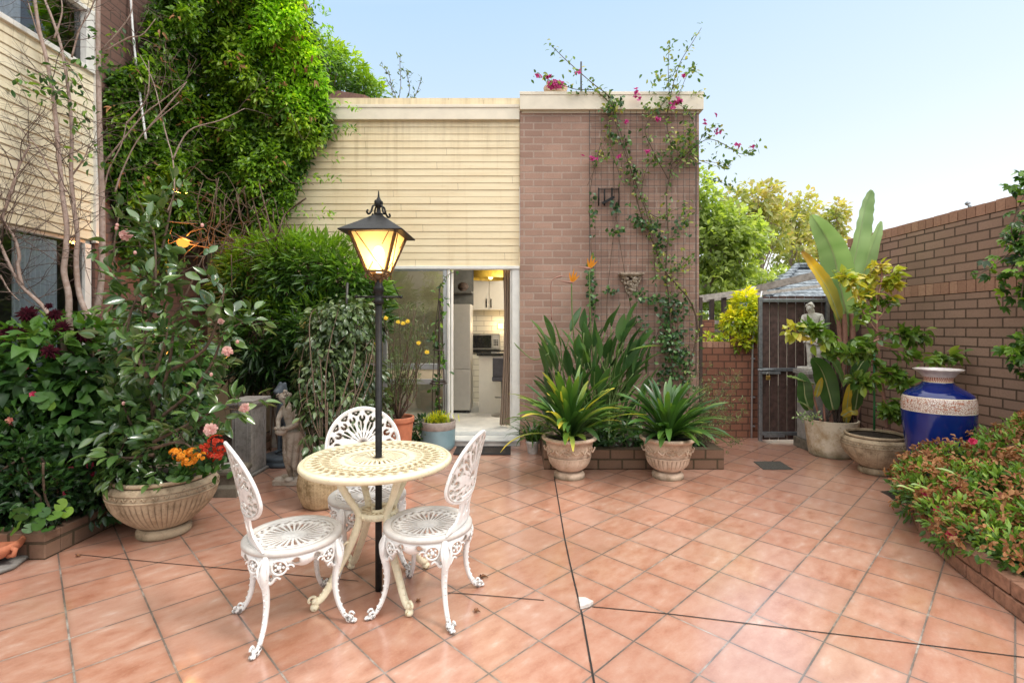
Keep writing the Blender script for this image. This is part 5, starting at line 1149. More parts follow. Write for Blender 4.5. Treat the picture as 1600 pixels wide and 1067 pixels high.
# glowing wall lamp in the shrubs
wlp = at(286, 379, 5.35); wt = thing('wall_lamp', 'glowing amber wall lamp half hidden behind the camellia and vine', 'lamp', wlp)
m = MB(); m.ball(wlp, (.06, .06, .055), 14); part('globe', m, M['amber_glow'], wt)
m = MB(); m.tube([wlp + (-.02, 0, .05), (XL + .08, wlp[1] + .02, wlp[2] + .10), (XL + .006, wlp[1] + .02, wlp[2] + .10)], .012, 8); part('bracket', m, M['black_paint'], wt); m = MB(); m.lathe([(.07, .03), (.05, .06), (.01, .075)], 20, wlp); part('cap', m, M['black_paint'], wt)
# ================================================================== plants
def plant(name, label, cat, loc, group=None): return thing(name, label, cat, np.array(loc, float), 0, group)
INB = lambda P: (P[:, 0] > XL + .03) & (P[:, 1] < YF - .09) & (P[:, 2] > .015)
def inpoly(x, y, poly):
    p = np.array(poly, float); r = np.zeros(len(x), bool); j = len(p) - 1
    for i in range(len(p)):
        c = ((p[i, 1] > y) != (p[j, 1] > y)) & (x < (p[j, 0] - p[i, 0]) * (y - p[i, 1]) / (p[j, 1] - p[i, 1] + 1e-9) + p[i, 0]); r ^= c; j = i
    return r
def polypts(poly, n):
    p = np.array(poly, float); out = np.zeros((0, 2))
    while len(out) < n:
        q = p.min(0) + (p.max(0) - p.min(0)) * rnd(2 * n * 2).reshape(-1, 2); out = np.concatenate([out, q[inpoly(q[:, 0], q[:, 1], poly)]])
    return out[:n]
def atv(px, py, Y): return np.stack([(px - CX) * Y / F, Y, H - (py - CY) * Y / F], 1)

# ---- the great climber over the corner
vine = plant('climbing_vine', 'huge bright green climber smothering the house corner, top right lit yellow', 'climber', (-3.2, 5.9, 0))
VP = [(300, -60), (250, -20), (238, 20), (236, 75), (228, 105), (196, 110), (178, 118), (172, 170), (180, 215), (170, 250), (182, 300), (222, 345), (270, 338), (330, 352), (380, 362), (432, 352), (452, 320), (470, 270), (486, 225), (520, 205), (512, 160), (506, 110), (492, 60), (478, 20), (462, -60)]
def vine_layer(n, back, var0=0, poly=VP):
    q = polypts(poly, n); px, py = q[:, 0], q[:, 1]
    wallY = np.where(px < 320, 4.05 * F / np.maximum(805 - px, 1), 6.42)
    lump = .16 * np.sin(px * .045 + 1.3 * np.sin(py * .02)) * np.sin(py * .038 + .8) + .10 * np.sin(px * .11 + py * .05) * np.sin(py * .09)
    edge = np.clip((px - 180) / 90, 0, 1) * np.clip((515 - px) / 110, 0, 1) ** .6
    top = np.clip((200 - py) / 250, 0, 1)
    Y = np.minimum(wallY - .10, 6.30) - edge * (.22 + .40 * top + .9 * np.clip(lump, -.2, 1)) * 1.0 + back
    return atv(px, py, np.minimum(Y, wallY - .06)), px, py, lump
P, px, py, lump = vine_layer(2800, 0)
lit = np.clip((px - 320) / 150, 0, 1) * np.clip((270 - py) / 200, 0, 1)  # upper right, where the leaf colour imitates sunlight
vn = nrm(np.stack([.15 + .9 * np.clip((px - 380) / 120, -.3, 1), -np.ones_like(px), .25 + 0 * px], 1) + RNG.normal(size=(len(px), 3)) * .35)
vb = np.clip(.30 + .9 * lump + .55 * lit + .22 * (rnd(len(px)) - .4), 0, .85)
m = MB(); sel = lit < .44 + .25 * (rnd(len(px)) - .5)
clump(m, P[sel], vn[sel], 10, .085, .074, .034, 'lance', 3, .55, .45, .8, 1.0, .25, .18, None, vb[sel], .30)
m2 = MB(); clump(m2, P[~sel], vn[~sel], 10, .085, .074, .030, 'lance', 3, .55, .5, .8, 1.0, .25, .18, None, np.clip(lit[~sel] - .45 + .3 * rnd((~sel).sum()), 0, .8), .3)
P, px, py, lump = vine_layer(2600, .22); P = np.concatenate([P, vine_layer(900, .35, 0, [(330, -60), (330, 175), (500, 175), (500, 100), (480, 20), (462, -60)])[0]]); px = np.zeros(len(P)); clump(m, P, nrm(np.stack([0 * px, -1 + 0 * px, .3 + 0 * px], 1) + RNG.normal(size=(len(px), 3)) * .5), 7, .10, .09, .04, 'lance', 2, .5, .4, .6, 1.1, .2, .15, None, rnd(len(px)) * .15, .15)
P = vine_layer(420, .12, 0, [(185, 290), (340, 330), (345, 375), (300, 372), (240, 420), (190, 400)])[0]; clump(m, P, nrm(RNG.normal(size=P.shape) * .5 + (.2, -1, .2)), 7, .09, .085, .038, 'lance', 3, .5, .4, .7, 1, .2, .15, None, rnd(len(P)) * .2, .25)
# sprays that spill past the right edge and below
for pts in ([(500, 215), (530, 208), (556, 203)], [(470, 238), (500, 240), (533, 246)], [(478, 205), (515, 195), (545, 197)], [(468, 280), (500, 276), (527, 280)], [(452, 330), (490, 330), (517, 336)], [(498, 120), (515, 95), (524, 78)], [(486, 60), (503, 35), (512, 15)], [(478, 20), (494, 0), (500, -14)], [(505, 150), (530, 160), (556, 172)], [(500, 90), (512, 60), (516, 40)]):
    S = pxpath(pts, 6.05, 8); lit_ = pts[0][1] < 160; k = RNG.integers(0, len(S), 34); (m2 if lit_ else m).leaves(S[k] + RNG.normal(size=(34, 3)) * .03, RNG.normal(size=(34, 3)) * .6 + (.5, -.2, -.1), RNG.normal(size=(34, 3)) * .4 + (0, -.5, 1), .07, .026, 3, 'lance', .2, .15, 0, rnd(34) * .6 + (.1 if lit_ else .3))
part('leaves', m, M['leaf_vine'], vine); part('sun_tinted_leaves', m2, M['leaf_vine_lit'], vine)
m = MB()
for i in range(46):
    x0 = RNG.uniform(225, 445); P = [at(x0 + RNG.uniform(-30, 30) * t - 25 * t * (i % 3 - 1), 395 - t * RNG.uniform(60, 120), 5.75 + RNG.uniform(-.2, .4)) for t in np.linspace(0, 1, 4)]
    m.tube(smooth(P, 4), RNG.uniform(.004, .010), 5)
for i in range(60):
    a = at(RNG.uniform(265, 440), RNG.uniform(345, 400), RNG.uniform(5.25, 5.8)); d = rdir(1)[0] * (1, .5, .8); m.tube(smooth([a, a + d * .18 + RNG.normal(size=3) * .05, a + d * RNG.uniform(.3, .5)], 4), RNG.uniform(.003, .007), 5)
for i in range(16):
    x0, y0 = RNG.uniform(215, 470), RNG.uniform(120, 335); P, _, _, _ = vine_layer(1, -.05); Yr = np.interp(x0, [180, 320, 440, 500], [5.0, 5.35, 5.35, 5.75]); s_ = RNG.choice([-1, 1]); m.tube(pxpath([(x0, y0), (x0 + s_ * 18, y0 + RNG.uniform(-14, 20)), (x0 + s_ * 40, y0 + RNG.uniform(-10, 40)), (x0 + s_ * 52, y0 + RNG.uniform(10, 70))], Yr + RNG.uniform(-.1, .25), 4), RNG.uniform(.002, .005), 5)
part('stems', m, M['stem_brown'], vine)
m = MB(); P, px, py, lump = vine_layer(70, -.06); clump(m, P, nrm(RNG.normal(size=P.shape) * .4 + (.2, -1, .1)), 3, .05, .07, .026, 'lance', 3, .8, .2, .5, 1.2, .6, .3, None, rnd(len(P)), .3); part('dead_leaves', m, M['spent_bloom'], vine)
# pergola on the roof, its climber and a rafter end
rv = plant('roof_climber', 'rounded green climber spilling over the roof edge behind the fascia', 'climber', at(540, 165, 7.6))
m = MB(); c, nn = blob_pts([(at(470, 120, 7.9), (.6, .5, .62)), (at(530, 122, 7.7), (.48, .4, .42)), (at(575, 150, 7.6), (.26, .3, .30)), (at(500, 90, 7.8), (.4, .4, .26))], 900, (.6, 1.05))
clump(m, c, nn, 9, .09, .10, .034, 'lance', 2, .35, .5, .8, 1.0, .2, .15, lambda P: P[:, 2] > fz(166, 6.5) - .1 + (P[:, 1] - 6.5) * .3, np.clip(.20 + .35 * nn[:, 2] + .3 * nn[:, 0] + .2 * rnd(900), 0, .9), .3); part('leaves', m, M['leaf_vine'], rv)
m = MB()
for i in range(8): m.tube(smooth([at(520 + i * 8, 168, 7.6), at(505 + i * 9, 140, 7.6), at(510 + i * 8, 115, 7.6)], 4), .008, 5)
part('stems', m, M['stem_brown'], rv)
m = MB(); m.beam(at(500, 146, 7.6), at(572, 158, 7.0), .10, .13); solo('rafter', m, M['stalk_pink'], 'reddish timber rafter end poking out under the roof climber', 'rafter', at(545, 155, 7.1))
rt = plant('roof_twigs', 'sparse leafy twigs rising above the cream fascia', 'plant', at(625, 168, 7.0)); m = MB(); ml = MB()
for pts in ([(618, 172), (612, 140), (608, 118), (596, 103)], [(620, 172), (626, 135), (625, 105), (625, 88)], [(628, 172), (640, 140), (636, 118), (638, 112)], [(632, 172), (650, 148), (658, 124)], [(612, 172), (618, 150), (604, 125)], [(640, 172), (648, 155), (646, 160)]):
    S = pxpath(pts, 7.0, 6); m.tube(S, .0045, 5); k = RNG.integers(3, len(S), 26); ml.leaves(S[k] + RNG.normal(size=(26, 3)) * .02, RNG.normal(size=(26, 3)) + (0, -.2, .6), RNG.normal(size=(26, 3)), .06, .024, 2, 'lance', .2)
part('stems', m, M['twig'], rt); part('leaves', ml, M['leaf_fine'], rt)

# ---- crepe myrtle, bare
cm = plant('bare_tree', 'leafless multi stemmed tree with smooth pinkish trunks before the left wing', 'tree', at(118, 545, 4.0) * (1, 1, 0) + (0, 0, .13))
tw = MB()
def trunk(pts, Y, r0, r1, name='trunk'):
    S = pxpath(pts, Y, 6); m = MB(); m.tube(S, np.linspace(r0, r1, len(S)), 10); part(name, m, M['bark'], cm); return S
gz = lambda x, Y: CY + (H - .12) * F / Y
S1 = trunk([(120, gz(0, 4.0)), (112, 560), (108, 500), (107, 460), (100, 425), (103, 390), (104, 350), (97, 300), (91, 230), (83, 150), (72, 90), (60, 40), (52, -20)], 4.0, .026, .011)
S2 = trunk([(150, gz(0, 4.0)), (142, 540), (138, 500), (124, 460), (119, 410), (121, 370), (115, 320), (111, 270), (112, 200), (104, 120), (92, 60), (70, 0)], np.linspace(4.05, 4.1, 12), .024, .009)
S3 = trunk([(146, gz(0, 4.2)), (142, 530), (150, 490), (158, 440), (160, 380), (159, 300), (156, 220), (154, 120), (153, 40), (154, -30)], 4.25, .028, .017)
S4 = trunk([(124, gz(0, 3.9)), (100, 545), (80, 500), (66, 478), (35, 448), (18, 420), (4, 390), (-12, 350)], 3.9, .020, .009)
S5 = pxpath([(34, 446), (28, 415), (30, 400), (22, 370), (5, 345), (10, 320), (30, 260), (48, 225)], 3.9, 6); m = MB(); m.tube(S5, np.linspace(.014, .006, len(S5)), 8); part('branch', m, M['bark'], cm)
for pts, Y in (([(162, 300), (170, 265), (190, 225), (198, 190)], 4.3), ([(160, 258), (195, 215), (226, 178), (250, 160), (290, 130)], 4.3), ([(196, 195), (226, 160), (233, 130), (232, 95)], 4.35), ([(262, 330), (272, 300), (270, 250), (258, 205), (240, 130), (215, 80)], 4.6), ([(270, 250), (295, 205), (345, 188), (382, 170)], 4.6), ([(228, 205), (262, 165), (283, 140), (292, 128)], 4.4), ([(180, 300), (192, 265), (222, 210), (280, 160)], 4.35), ([(165, 80), (200, 60), (222, 55), (243, 30)], 4.3), ([(157, 80), (185, 50), (205, 20), (206, -5)], 4.3), ([(85, 60), (97, 20), (94, -10)], 4.0), ([(112, 90), (125, 45), (140, 20), (150, -10)], 4.1), ([(75, 95), (55, 40), (40, -10)], 4.0), ([(0, 430), (15, 455), (30, 470)], 3.9), ([(8, 330), (22, 290), (30, 250)], 3.9), ([(104, 300), (80, 270), (58, 230), (20, 190), (-5, 172)], 4.0), ([(112, 275), (130, 250), (140, 225)], 4.1)):
    S = pxpath(pts, Y, 5); m = MB(); m.tube(S, np.linspace(.0075, .003, len(S)), 6); part('branch', m, M['bark'], cm)
    for k in range(4): i = RNG.integers(len(S) // 3, len(S)); twig(tw, S[i], rdir(1)[0] + (0, 0, .4), RNG.uniform(.2, .45), .003, 1, kids=3, sides=4)
for S in (S1, S2, S3, S4, S5):
    for k in range(24 if S is not S3 else 10):
        i = RNG.integers(len(S) // 3, len(S)); twig(tw, S[i], rdir(1)[0] * (1, .6, 1) + (0, -.1, .35), RNG.uniform(.25, .6), .0038, 2, kids=3, sides=4)
part('twigs', tw, M['twig'], cm)
m = MB(); 
for c in (at(75, 140, 3.95), at(98, 150, 4.0), at(55, 128, 3.9), at(128, 190, 4.1), at(140, 245, 4.1), at(110, 105, 4.0), at(180, 60, 4.3), at(170, 118, 4.3), at(175, 95, 4.3)):
    q = c + RNG.normal(size=(26, 3)) * (.10, .08, .06); m.leaves(q, RNG.normal(size=(26, 3)) + (.3, -.2, -.1), RNG.normal(size=(26, 3)) * .5 + (0, 0, 1), .06, .028, 3, 'oval', .3, .2)
part('leaves', m, M['leaf_hydrangea'], cm)

# ---- shrubs of the left bed
hy = plant('dahlia_bush', 'broad leaved bush with dark burgundy dahlia blooms below the left window', 'shrub', (-3.5, 4.0, .13))
BL = [((-3.62, 3.72, 1.10), (.42, .42, .42)), ((-3.25, 4.0, 1.18), (.42, .40, .42)), ((-3.05, 4.35, 1.0), (.35, .4, .45)), ((-3.75, 3.55, .70), (.34, .35, .4)), ((-3.3, 3.75, .72), (.36, .36, .42)), ((-3.1, 4.2, .6), (.4, .4, .42))]
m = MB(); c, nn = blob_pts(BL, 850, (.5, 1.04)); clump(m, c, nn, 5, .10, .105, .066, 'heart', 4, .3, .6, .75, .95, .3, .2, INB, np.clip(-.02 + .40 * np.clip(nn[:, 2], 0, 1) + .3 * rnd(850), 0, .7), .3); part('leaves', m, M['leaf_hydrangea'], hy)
m = MB(); 
for c_, r_, _ in [(b[0], b[1], 0) for b in BL]:
    for k in range(5): m.tube(smooth([(c_[0] + RNG.normal() * .1, c_[1] + RNG.normal() * .1, .12), (c_[0] + RNG.normal() * .12, c_[1] + RNG.normal() * .1, c_[2] * .6), np.array(c_) + RNG.normal(size=3) * .15], 4), .008, 5)
part('stems', m, M['stem_brown'], hy)
for (x, y, Yd, r) in ((44, 491, 3.62, .075), (86, 492, 3.66, .055), (97, 512, 3.58, .06), (132, 524, 3.72, .07), (78, 549, 3.42, .06), (14, 520, 3.5, .065), (30, 520, 3.6, .05), (76, 478, 3.6, .03)):
    p = at(x, y, Yd); m = MB(); blossom(m, p, (.35, -.75, .55), r, 12, 4, 'lance', .2, cup=.05, W=.34); blossom(m, p, (.35, -.75, .55), r * .9, 10, 1, 'lance', .2, cup=-.35, W=.34); part('flower', m, M['petal_burgundy'], hy)
az = plant('azalea_bush', 'dense dark azalea spilling over the left bed edging', 'shrub', (-3.2, 3.5, .13))
BL = [((-3.45, 3.42, .52), (.36, .30, .36)), ((-3.1, 3.62, .50), (.34, .34, .36)), ((-3.0, 3.86, .60), (.30, .34, .38)), ((-3.65, 3.35, .62), (.32, .28, .36)), ((-3.28, 3.30, .34), (.32, .22, .22)), ((-2.96, 3.58, .30), (.20, .26, .2)), ((-2.93, 3.95, .35), (.20, .3, .26)), ((-3.75, 3.3, .3), (.25, .2, .2))]
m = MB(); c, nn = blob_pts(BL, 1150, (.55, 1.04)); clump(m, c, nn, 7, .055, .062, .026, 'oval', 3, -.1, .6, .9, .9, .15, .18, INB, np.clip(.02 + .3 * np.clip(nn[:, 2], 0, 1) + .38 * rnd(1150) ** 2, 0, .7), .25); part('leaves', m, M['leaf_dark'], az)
m = MB(); 
for k in range(26): a = RNG.uniform(-3.7, -2.98); b = RNG.uniform(3.3, 3.9); m.tube(smooth([(a, b, .12), (a + RNG.normal() * .08, b - .05, .35), (a + RNG.normal() * .15, b - .12, .6)], 4), .007, 5)
part('stems', m, M['stem_brown'], az)
for (x, y, Yd) in ((40, 575, 3.35), (52, 616, 3.3), (20, 660, 3.25), (110, 733, 3.28), (145, 740, 3.42), (172, 702, 3.5), (104, 770, 3.2), (142, 727, 3.4), (15, 657, 3.2)):
    m = MB(); blossom(m, at(x, y, Yd + .12), (.3, -.8, .4), .022, 6, 2, cup=.4); part('flower', m, M['petal_cerise' if x % 3 else 'petal_coral'], az)
gr = plant('geranium', 'scalloped round leaved geranium at the corner of the left bed', 'plant', (-3.1, 3.2, .13))
m = MB(); pts = np.array([at(70, 800, 3.08), at(60, 818, 3.06), at(85, 805, 3.10), at(32, 803, 3.08), at(20, 800, 3.08), at(95, 788, 3.15), at(45, 825, 3.05), at(75, 826, 3.06), at(58, 795, 3.12), at(25, 825, 3.06), at(105, 800, 3.15), at(62, 620, 3.4), at(75, 622, 3.42), at(68, 632, 3.4), at(80, 634, 3.42)])
def round_leaf(mb, c, nor, r, n=18, var=.5):
    nor = nrm(np.asarray(nor, float)); a = nrm(np.cross(nor, [.3, .1, .94])); b = np.cross(nor, a); th = np.linspace(.22, 2 * PI - .22, n)
    ring = [c + (a * math.cos(t) + b * math.sin(t)) * r * (1 + .07 * math.cos(t * 9)) + nor * r * .05 * math.cos(t * 4.5) for t in th]; mid = [c + (a * math.cos(t) + b * math.sin(t)) * r * .5 - nor * r * .015 for t in th]
    V = [np.asarray(c, float)] + mid + ring; f = [(1 + i, 2 + i, n + 2 + i, n + 1 + i) for i in range(n - 1)]; mb.add(V, [np.array(f), np.array([(0, 2 + i, 1 + i) for i in range(n - 1)])], 0, True, var)
for q in pts: round_leaf(m, q, RNG.normal(size=3) * .35 + (.2, -.8, .6), RNG.uniform(.032, .052), var=RNG.uniform(.3, .9))
for i in range(10): round_leaf(m, np.array([RNG.uniform(-3.5, -2.95), RNG.uniform(3.1, 3.3), RNG.uniform(.16, .32)]), RNG.normal(size=3) * .35 + (.1, -.7, .7), RNG.uniform(.028, .045), var=RNG.uniform(.1, .5))
part('leaves', m, M['leaf_hydrangea'], gr)

# ---- camellia in the large bowl
ca = plant('camellia', 'glossy camellia with pale pink flowers growing from the large stone bowl', 'shrub', (-2.52, 3.55, .40))
st_ = MB(); ends = []
ctr = []
for pts, Y in (([(240, 742), (240, 690), (238, 640), (228, 590), (222, 520), (226, 440), (216, 370)], 3.55), ([(240, 640), (262, 580), (275, 500), (300, 440), (318, 400)], 3.5), ([(239, 660), (290, 620), (330, 570), (352, 520), (390, 500)], 3.45), ([(236, 620), (205, 560), (190, 480), (178, 400), (185, 340)], 3.65), ([(240, 700), (215, 680), (195, 640), (180, 600)], 3.45), ([(240, 690), (300, 660), (340, 640), (372, 640)], 3.38), ([(226, 470), (250, 400), (262, 350), (272, 300)], 3.6), ([(222, 540), (240, 470), (243, 400), (240, 360)], 3.45), ([(240, 710), (200, 715), (182, 712)], 3.35), ([(240, 700), (280, 690), (300, 700)], 3.3), ([(262, 580), (320, 545), (345, 480), (350, 450)], 3.4), ([(236, 600), (250, 560), (262, 520)], 3.25), ([(230, 590), (200, 520), (215, 460)], 3.35)):
    S = pxpath(pts, Y, 7); st_.tube(S, np.linspace(.013, .004, len(S)), 7); k = RNG.integers(len(S) // 4, len(S), 11)
    for i in k:
        e = []; twig(st_, S[i], rdir(1)[0] + (.1, -.35, .25), RNG.uniform(.06, .18), .003, 0, sides=4, ends=e); ctr.append(e[0])
    ctr.append((S[-1], nrm(S[-1] - S[-4])))
part('stems', st_, M['stem_brown'], ca)
m = MB(); C_ = np.array([c for c, d in ctr]); D_ = np.array([d for c, d in ctr])
clump(m, C_, D_, 5, .065, .098, .046, 'oval', 5, .15, .55, .9, .9, .12, .22, lambda P: INB(P) & (np.hypot(CX + F * P[:, 0] / P[:, 1] - 284, CY - F * (P[:, 2] - H) / P[:, 1] - 379) > 17), rnd(len(C_)) * .6, .35)
c, nn = blob_pts([(at(265, 540, 3.6), (.42, .28, .42)), (at(250, 650, 3.5), (.34, .22, .22)), (at(215, 650, 3.5), (.25, .25, .3))], 80, (.2, 1)); clump(m, c, nn, 5, .07, .095, .044, 'oval', 5, .15, .55, .9, .9, .12, .22, INB, rnd(80) * .4, .35)
c, nn = blob_pts([((-2.52, 3.47, .46), (.26, .20, .07)), ((-2.66, 3.36, .50), (.14, .12, .10))], 70, (.2, 1)); clump(m, c, nn, 4, .05, .08, .042, 'oval', 5, .5, .6, .8, .9, .15, .22, None, rnd(70) * .6, .35)
part('leaves', m, M['leaf_camellia'], ca)
for (x, y, Yd, r) in ((196, 367, 3.45, .052), (355, 548, 3.3, .042), (382, 637, 3.28, .04), (329, 671, 3.12, .05), (345, 502, 3.35, .026)):
    m = MB(); blossom(m, at(x, y, Yd), (.3, -.9, .3), r * .8, 9, 5, 'petal', .15, cup=-.05, W=.6); part('flower', m, M['petal_pink'], ca)
m = MB()
for (x, y) in ((182, 357), (371, 534), (193, 630), (211, 395), (316, 352), (183, 352), (330, 585)): m.ball(at(x, y, 3.32), (.011, .011, .014), 8)
part('buds', m, M['petal_pink'], ca)
def kalanchoe(lab, mat, spots, loc):
    t = plant('kalanchoe', lab, 'flowering plant', loc); L0 = np.array(loc, float); m = MB(); q = L0 + RNG.normal(size=(46, 3)) * (.06, .05, .03); m.leaves(q, RNG.normal(size=(46, 3)) * .6 + (0, -.3, .5), RNG.normal(size=(46, 3)) * .4 + (0, -.4, .8), .06, .042, 3, 'round', .2, .15, 0, rnd(46) * .6); part('leaves', m, M['leaf_hydrangea'], t)
    for s_, r_ in spots:
        m = MB(); n = int(17 * (r_ / .045) ** 2) + 6; d = nrm(RNG.normal(size=(n, 3)) * (1, 1, .7) + (0, -.35, .55))
        for dd in d: blossom(m, s_ + dd * r_ * (1.15, 1, .75) , dd, .0135, 5, 2, 'petal', .15, cup=.15, W=.9)
        m.tube([L0 + (0, 0, .0), s_], .004, 5); part('flower_head', m, mat, t)
kalanchoe('kalanchoe with orange yellow flower heads at the front rim of the large bowl', M['petal_orange'], [(at(283, 711, 3.16), .040), (at(312, 713, 3.16), .034), (at(274, 706, 3.17), .028), (at(295, 722, 3.15), .034), (at(300, 706, 3.18), .03)], at(297, 736, 3.24))
kalanchoe('kalanchoe with scarlet red flower heads at the right rim of the large bowl', M['petal_red'], [(at(338, 688, 3.24), .042), (at(326, 704, 3.22), .032), (at(337, 712, 3.22), .038), (at(320, 698, 3.24), .026), (at(346, 702, 3.24), .028)], at(328, 728, 3.32))

# ---- narrow leaved hedge before the boards
he = plant('oleander_hedge', 'tall bushy hedge of narrow bright leaves against the cream boards', 'hedge', (-2.6, 5.75, .0))
BL = [(at(400, 430, 5.85), (.34, .30, .44)), (at(450, 425, 5.8), (.36, .32, .44)), (at(500, 425, 5.8), (.36, .32, .42)), (at(545, 440, 5.8), (.30, .30, .46)), (at(580, 470, 5.9), (.20, .25, .45)), (at(420, 520, 5.75), (.42, .34, .46)), (at(500, 520, 5.75), (.46, .34, .5)), (at(390, 560, 5.85), (.3, .22, .32)), (at(480, 580, 5.85), (.4, .22, .35)), (at(365, 460, 6.0), (.22, .25, .5))]
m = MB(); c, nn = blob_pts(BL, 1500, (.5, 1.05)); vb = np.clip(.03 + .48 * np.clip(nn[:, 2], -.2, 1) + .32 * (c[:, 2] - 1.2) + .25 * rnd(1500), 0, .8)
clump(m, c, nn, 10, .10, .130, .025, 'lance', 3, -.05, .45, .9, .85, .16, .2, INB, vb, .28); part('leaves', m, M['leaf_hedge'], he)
m = MB()
for k in range(40):
    x = RNG.uniform(370, 570); b = at(x, 640, 5.9); b[2] = 0; m.tube(smooth([b, at(x + RNG.normal() * 8, 590, 5.85), at(x + RNG.normal() * 18, 500, 5.8), at(x + RNG.normal() * 26, 410, 5.8)], 5), .009, 5)
part('stems', m, M['stem_brown'], he)
m = MB()
for x in (380, 402, 428, 452): p = at(x, 600, 6.05); m.box(p[0] - .05, p[0] + .05, 6.05, 6.075, 0, 1.15 + RNG.normal() * .03)
solo('paling_fence', m, M['timber_grey'], 'weathered paling screen in the shadow behind the hedge', 'fence', at(415, 690, 6.05), bevel=.003)

# ---- weeping shrub from the carved pot
ws = plant('weeping_shrub', 'weeping grey green shrub spilling from the carved pot and up the pole', 'shrub', (-1.60, 4.12, .32))
BL = [(at(515, 530, 4.75), (.27, .25, .36)), (at(545, 510, 4.8), (.26, .25, .30)), (at(500, 600, 4.6), (.26, .25, .34)), (at(560, 580, 4.8), (.26, .22, .34)), (at(502, 660, 4.4), (.14, .2, .26)), (at(530, 640, 4.5), (.28, .2, .24)), (at(490, 706, 4.05), (.06, .08, .2)), (at(575, 640, 4.9), (.2, .2, .25)), (at(492, 640, 4.5), (.1, .12, .22))]
m = MB(); c, nn = blob_pts(BL, 800, (.5, 1.05)); clump(m, c, nn, 6, .07, .066, .034, 'oval', 4, .9, .3, .7, .7, .15, .2, INB, np.clip(.05 + .3 * np.clip(nn[:, 2], 0, 1) + .4 * rnd(800), 0, .75), .3); part('leaves', m, M['leaf_weeping'], ws)
m = MB(); c = c[c[:, 2] > .35]; b0 = np.array([-1.60, 4.12, .30])
for i in range(30):
    tip = c[RNG.integers(len(c))]; mid = (b0 + tip) / 2 + np.array([RNG.normal() * .12, RNG.normal() * .1, .45 * RNG.random()]); S = smooth([b0 + RNG.normal(size=3) * .03, mid, tip + (0, 0, .05), tip + RNG.normal(size=3) * .06 - (0, .03, .14)], 5); m.tube(S, np.linspace(.007, .002, len(S)), 5)
part('stems', m, M['stem_brown'], ws)
m = MB(); m.tube([at(543, 442, 4.85), at(541, 480, 4.85), at(538, 700, 4.85) * (1, 1, 0) + (0, 0, .3)], .012, 8); solo('garden_stake', m, M['wire'], 'dark metal stake standing up out of the weeping shrub', 'stake', at(540, 480, 4.85))

# ---- daisy bush in the tall terracotta pot
db = plant('daisy_bush', 'fine leaved bush with few yellow daisies in the terracotta pot', 'shrub', (-1.29, 5.42, .45))
m = MB(); ml = MB(); cen = []
for k in range(26):
    b = np.array([-1.29, 5.42, .45]); t_ = at(RNG.uniform(588, 672), RNG.uniform(470, 590), RNG.uniform(5.2, 5.6)); mid = b * .55 + t_ * .45 + RNG.normal(size=3) * .06; S = smooth([b, (b + mid) / 2 + RNG.normal(size=3) * .04, mid, t_], 5); m.tube(S, np.linspace(.010, .003, len(S)), 5)
    for i in RNG.integers(len(S) // 2, len(S), 9): cen.append(S[i])
cen = np.array(cen); nn = nrm(RNG.normal(size=cen.shape) + (0, 0, .7)); clump(ml, cen, nn, 9, .055, .055, .008, 'lance', 2, 0, .5, .8, .9, .1, .2, INB, rnd(len(cen)) * .5, .4)
part('stems', m, M['stem_brown'], db); part('leaves', ml, M['leaf_fine'], db)
for (x, y) in ((622, 503), (630, 505), (637, 502), (654, 536), (667, 550), (580, 534), (585, 537), (564, 610), (603, 497)):
    m = MB(); blossom(m, at(x, y, 5.15), (.1, -.9, .4), .026, 10, 1, 'oval', .1, cup=.1, W=.4); m.ball(at(x, y, 5.13), .008, 8); part('flower', m, M['petal_yellow'], db)
# ---- obelisk and climber in the glazed pot
ob = thing('obelisk', 'dark iron climbing frame with pointed top in the pale blue pot', 'obelisk', (-.935, 5.98, .32)); L0 = np.array([-.93, 5.98, 0])
m = MB(); m.tube([L0 + (.01, 0, .30), L0 + (.015, 0, 1.98)], .011, 8)
for a in (.3, 1.87, 3.44, 5.0): m.tube([L0 + (.075 * math.cos(a), .075 * math.sin(a), .32), L0 + (.070 * math.cos(a), .070 * math.sin(a), .80), L0 + (.04 * math.cos(a) + .01, .04 * math.sin(a), 1.5), L0 + (.015, 0, 1.93)], .0055, 6)
for z, r_ in ((.80, .10), (.825, .085), (1.2, .06)): m.tube([L0 + (r_ * math.cos(t), r_ * math.sin(t), z) for t in np.linspace(0, 2 * PI, 25)], .007, 6)
part('frame', m, M['timber_dark'], ob)
cl = plant('young_climber', 'sparse young climber twining up the iron obelisk', 'climber', (-.935, 5.98, .32)); m = MB(); ml = MB()
S = np.array([L0 + (.045 * math.cos(z * 9) + .01, .045 * math.sin(z * 9), .32 + z) for z in np.linspace(0, 1.62, 70)]); m.tube(S, .004, 5)
part('stem', m, M['stem_brown'], cl); m = MB(); S2_ = pxpath([(688, 450), (694, 436), (703, 428), (715, 424)], 5.95, 6); m.tube(S2_, .004, 5)
k = RNG.integers(0, len(S), 95); w_ = np.where((S[k][:, 2] > .75) & (S[k][:, 2] < 1.25), 1.6, 1)[:, None]; ml.leaves(S[k] + RNG.normal(size=(95, 3)) * .028 * w_, RNG.normal(size=(95, 3)) + (0, -.4, .1), RNG.normal(size=(95, 3)) * .5 + (0, -.4, .9), .075, .040, 3, 'oval', .2, .2); k = RNG.integers(0, len(S2_), 14); ml.leaves(S2_[k], RNG.normal(size=(14, 3)) + (.2, -.3, .3), RNG.normal(size=(14, 3)) + (0, 0, .6), .055, .028, 3, 'oval')
part('stem', m, M['stem_brown'], cl); part('leaves', ml, M['leaf_hydrangea'], cl)
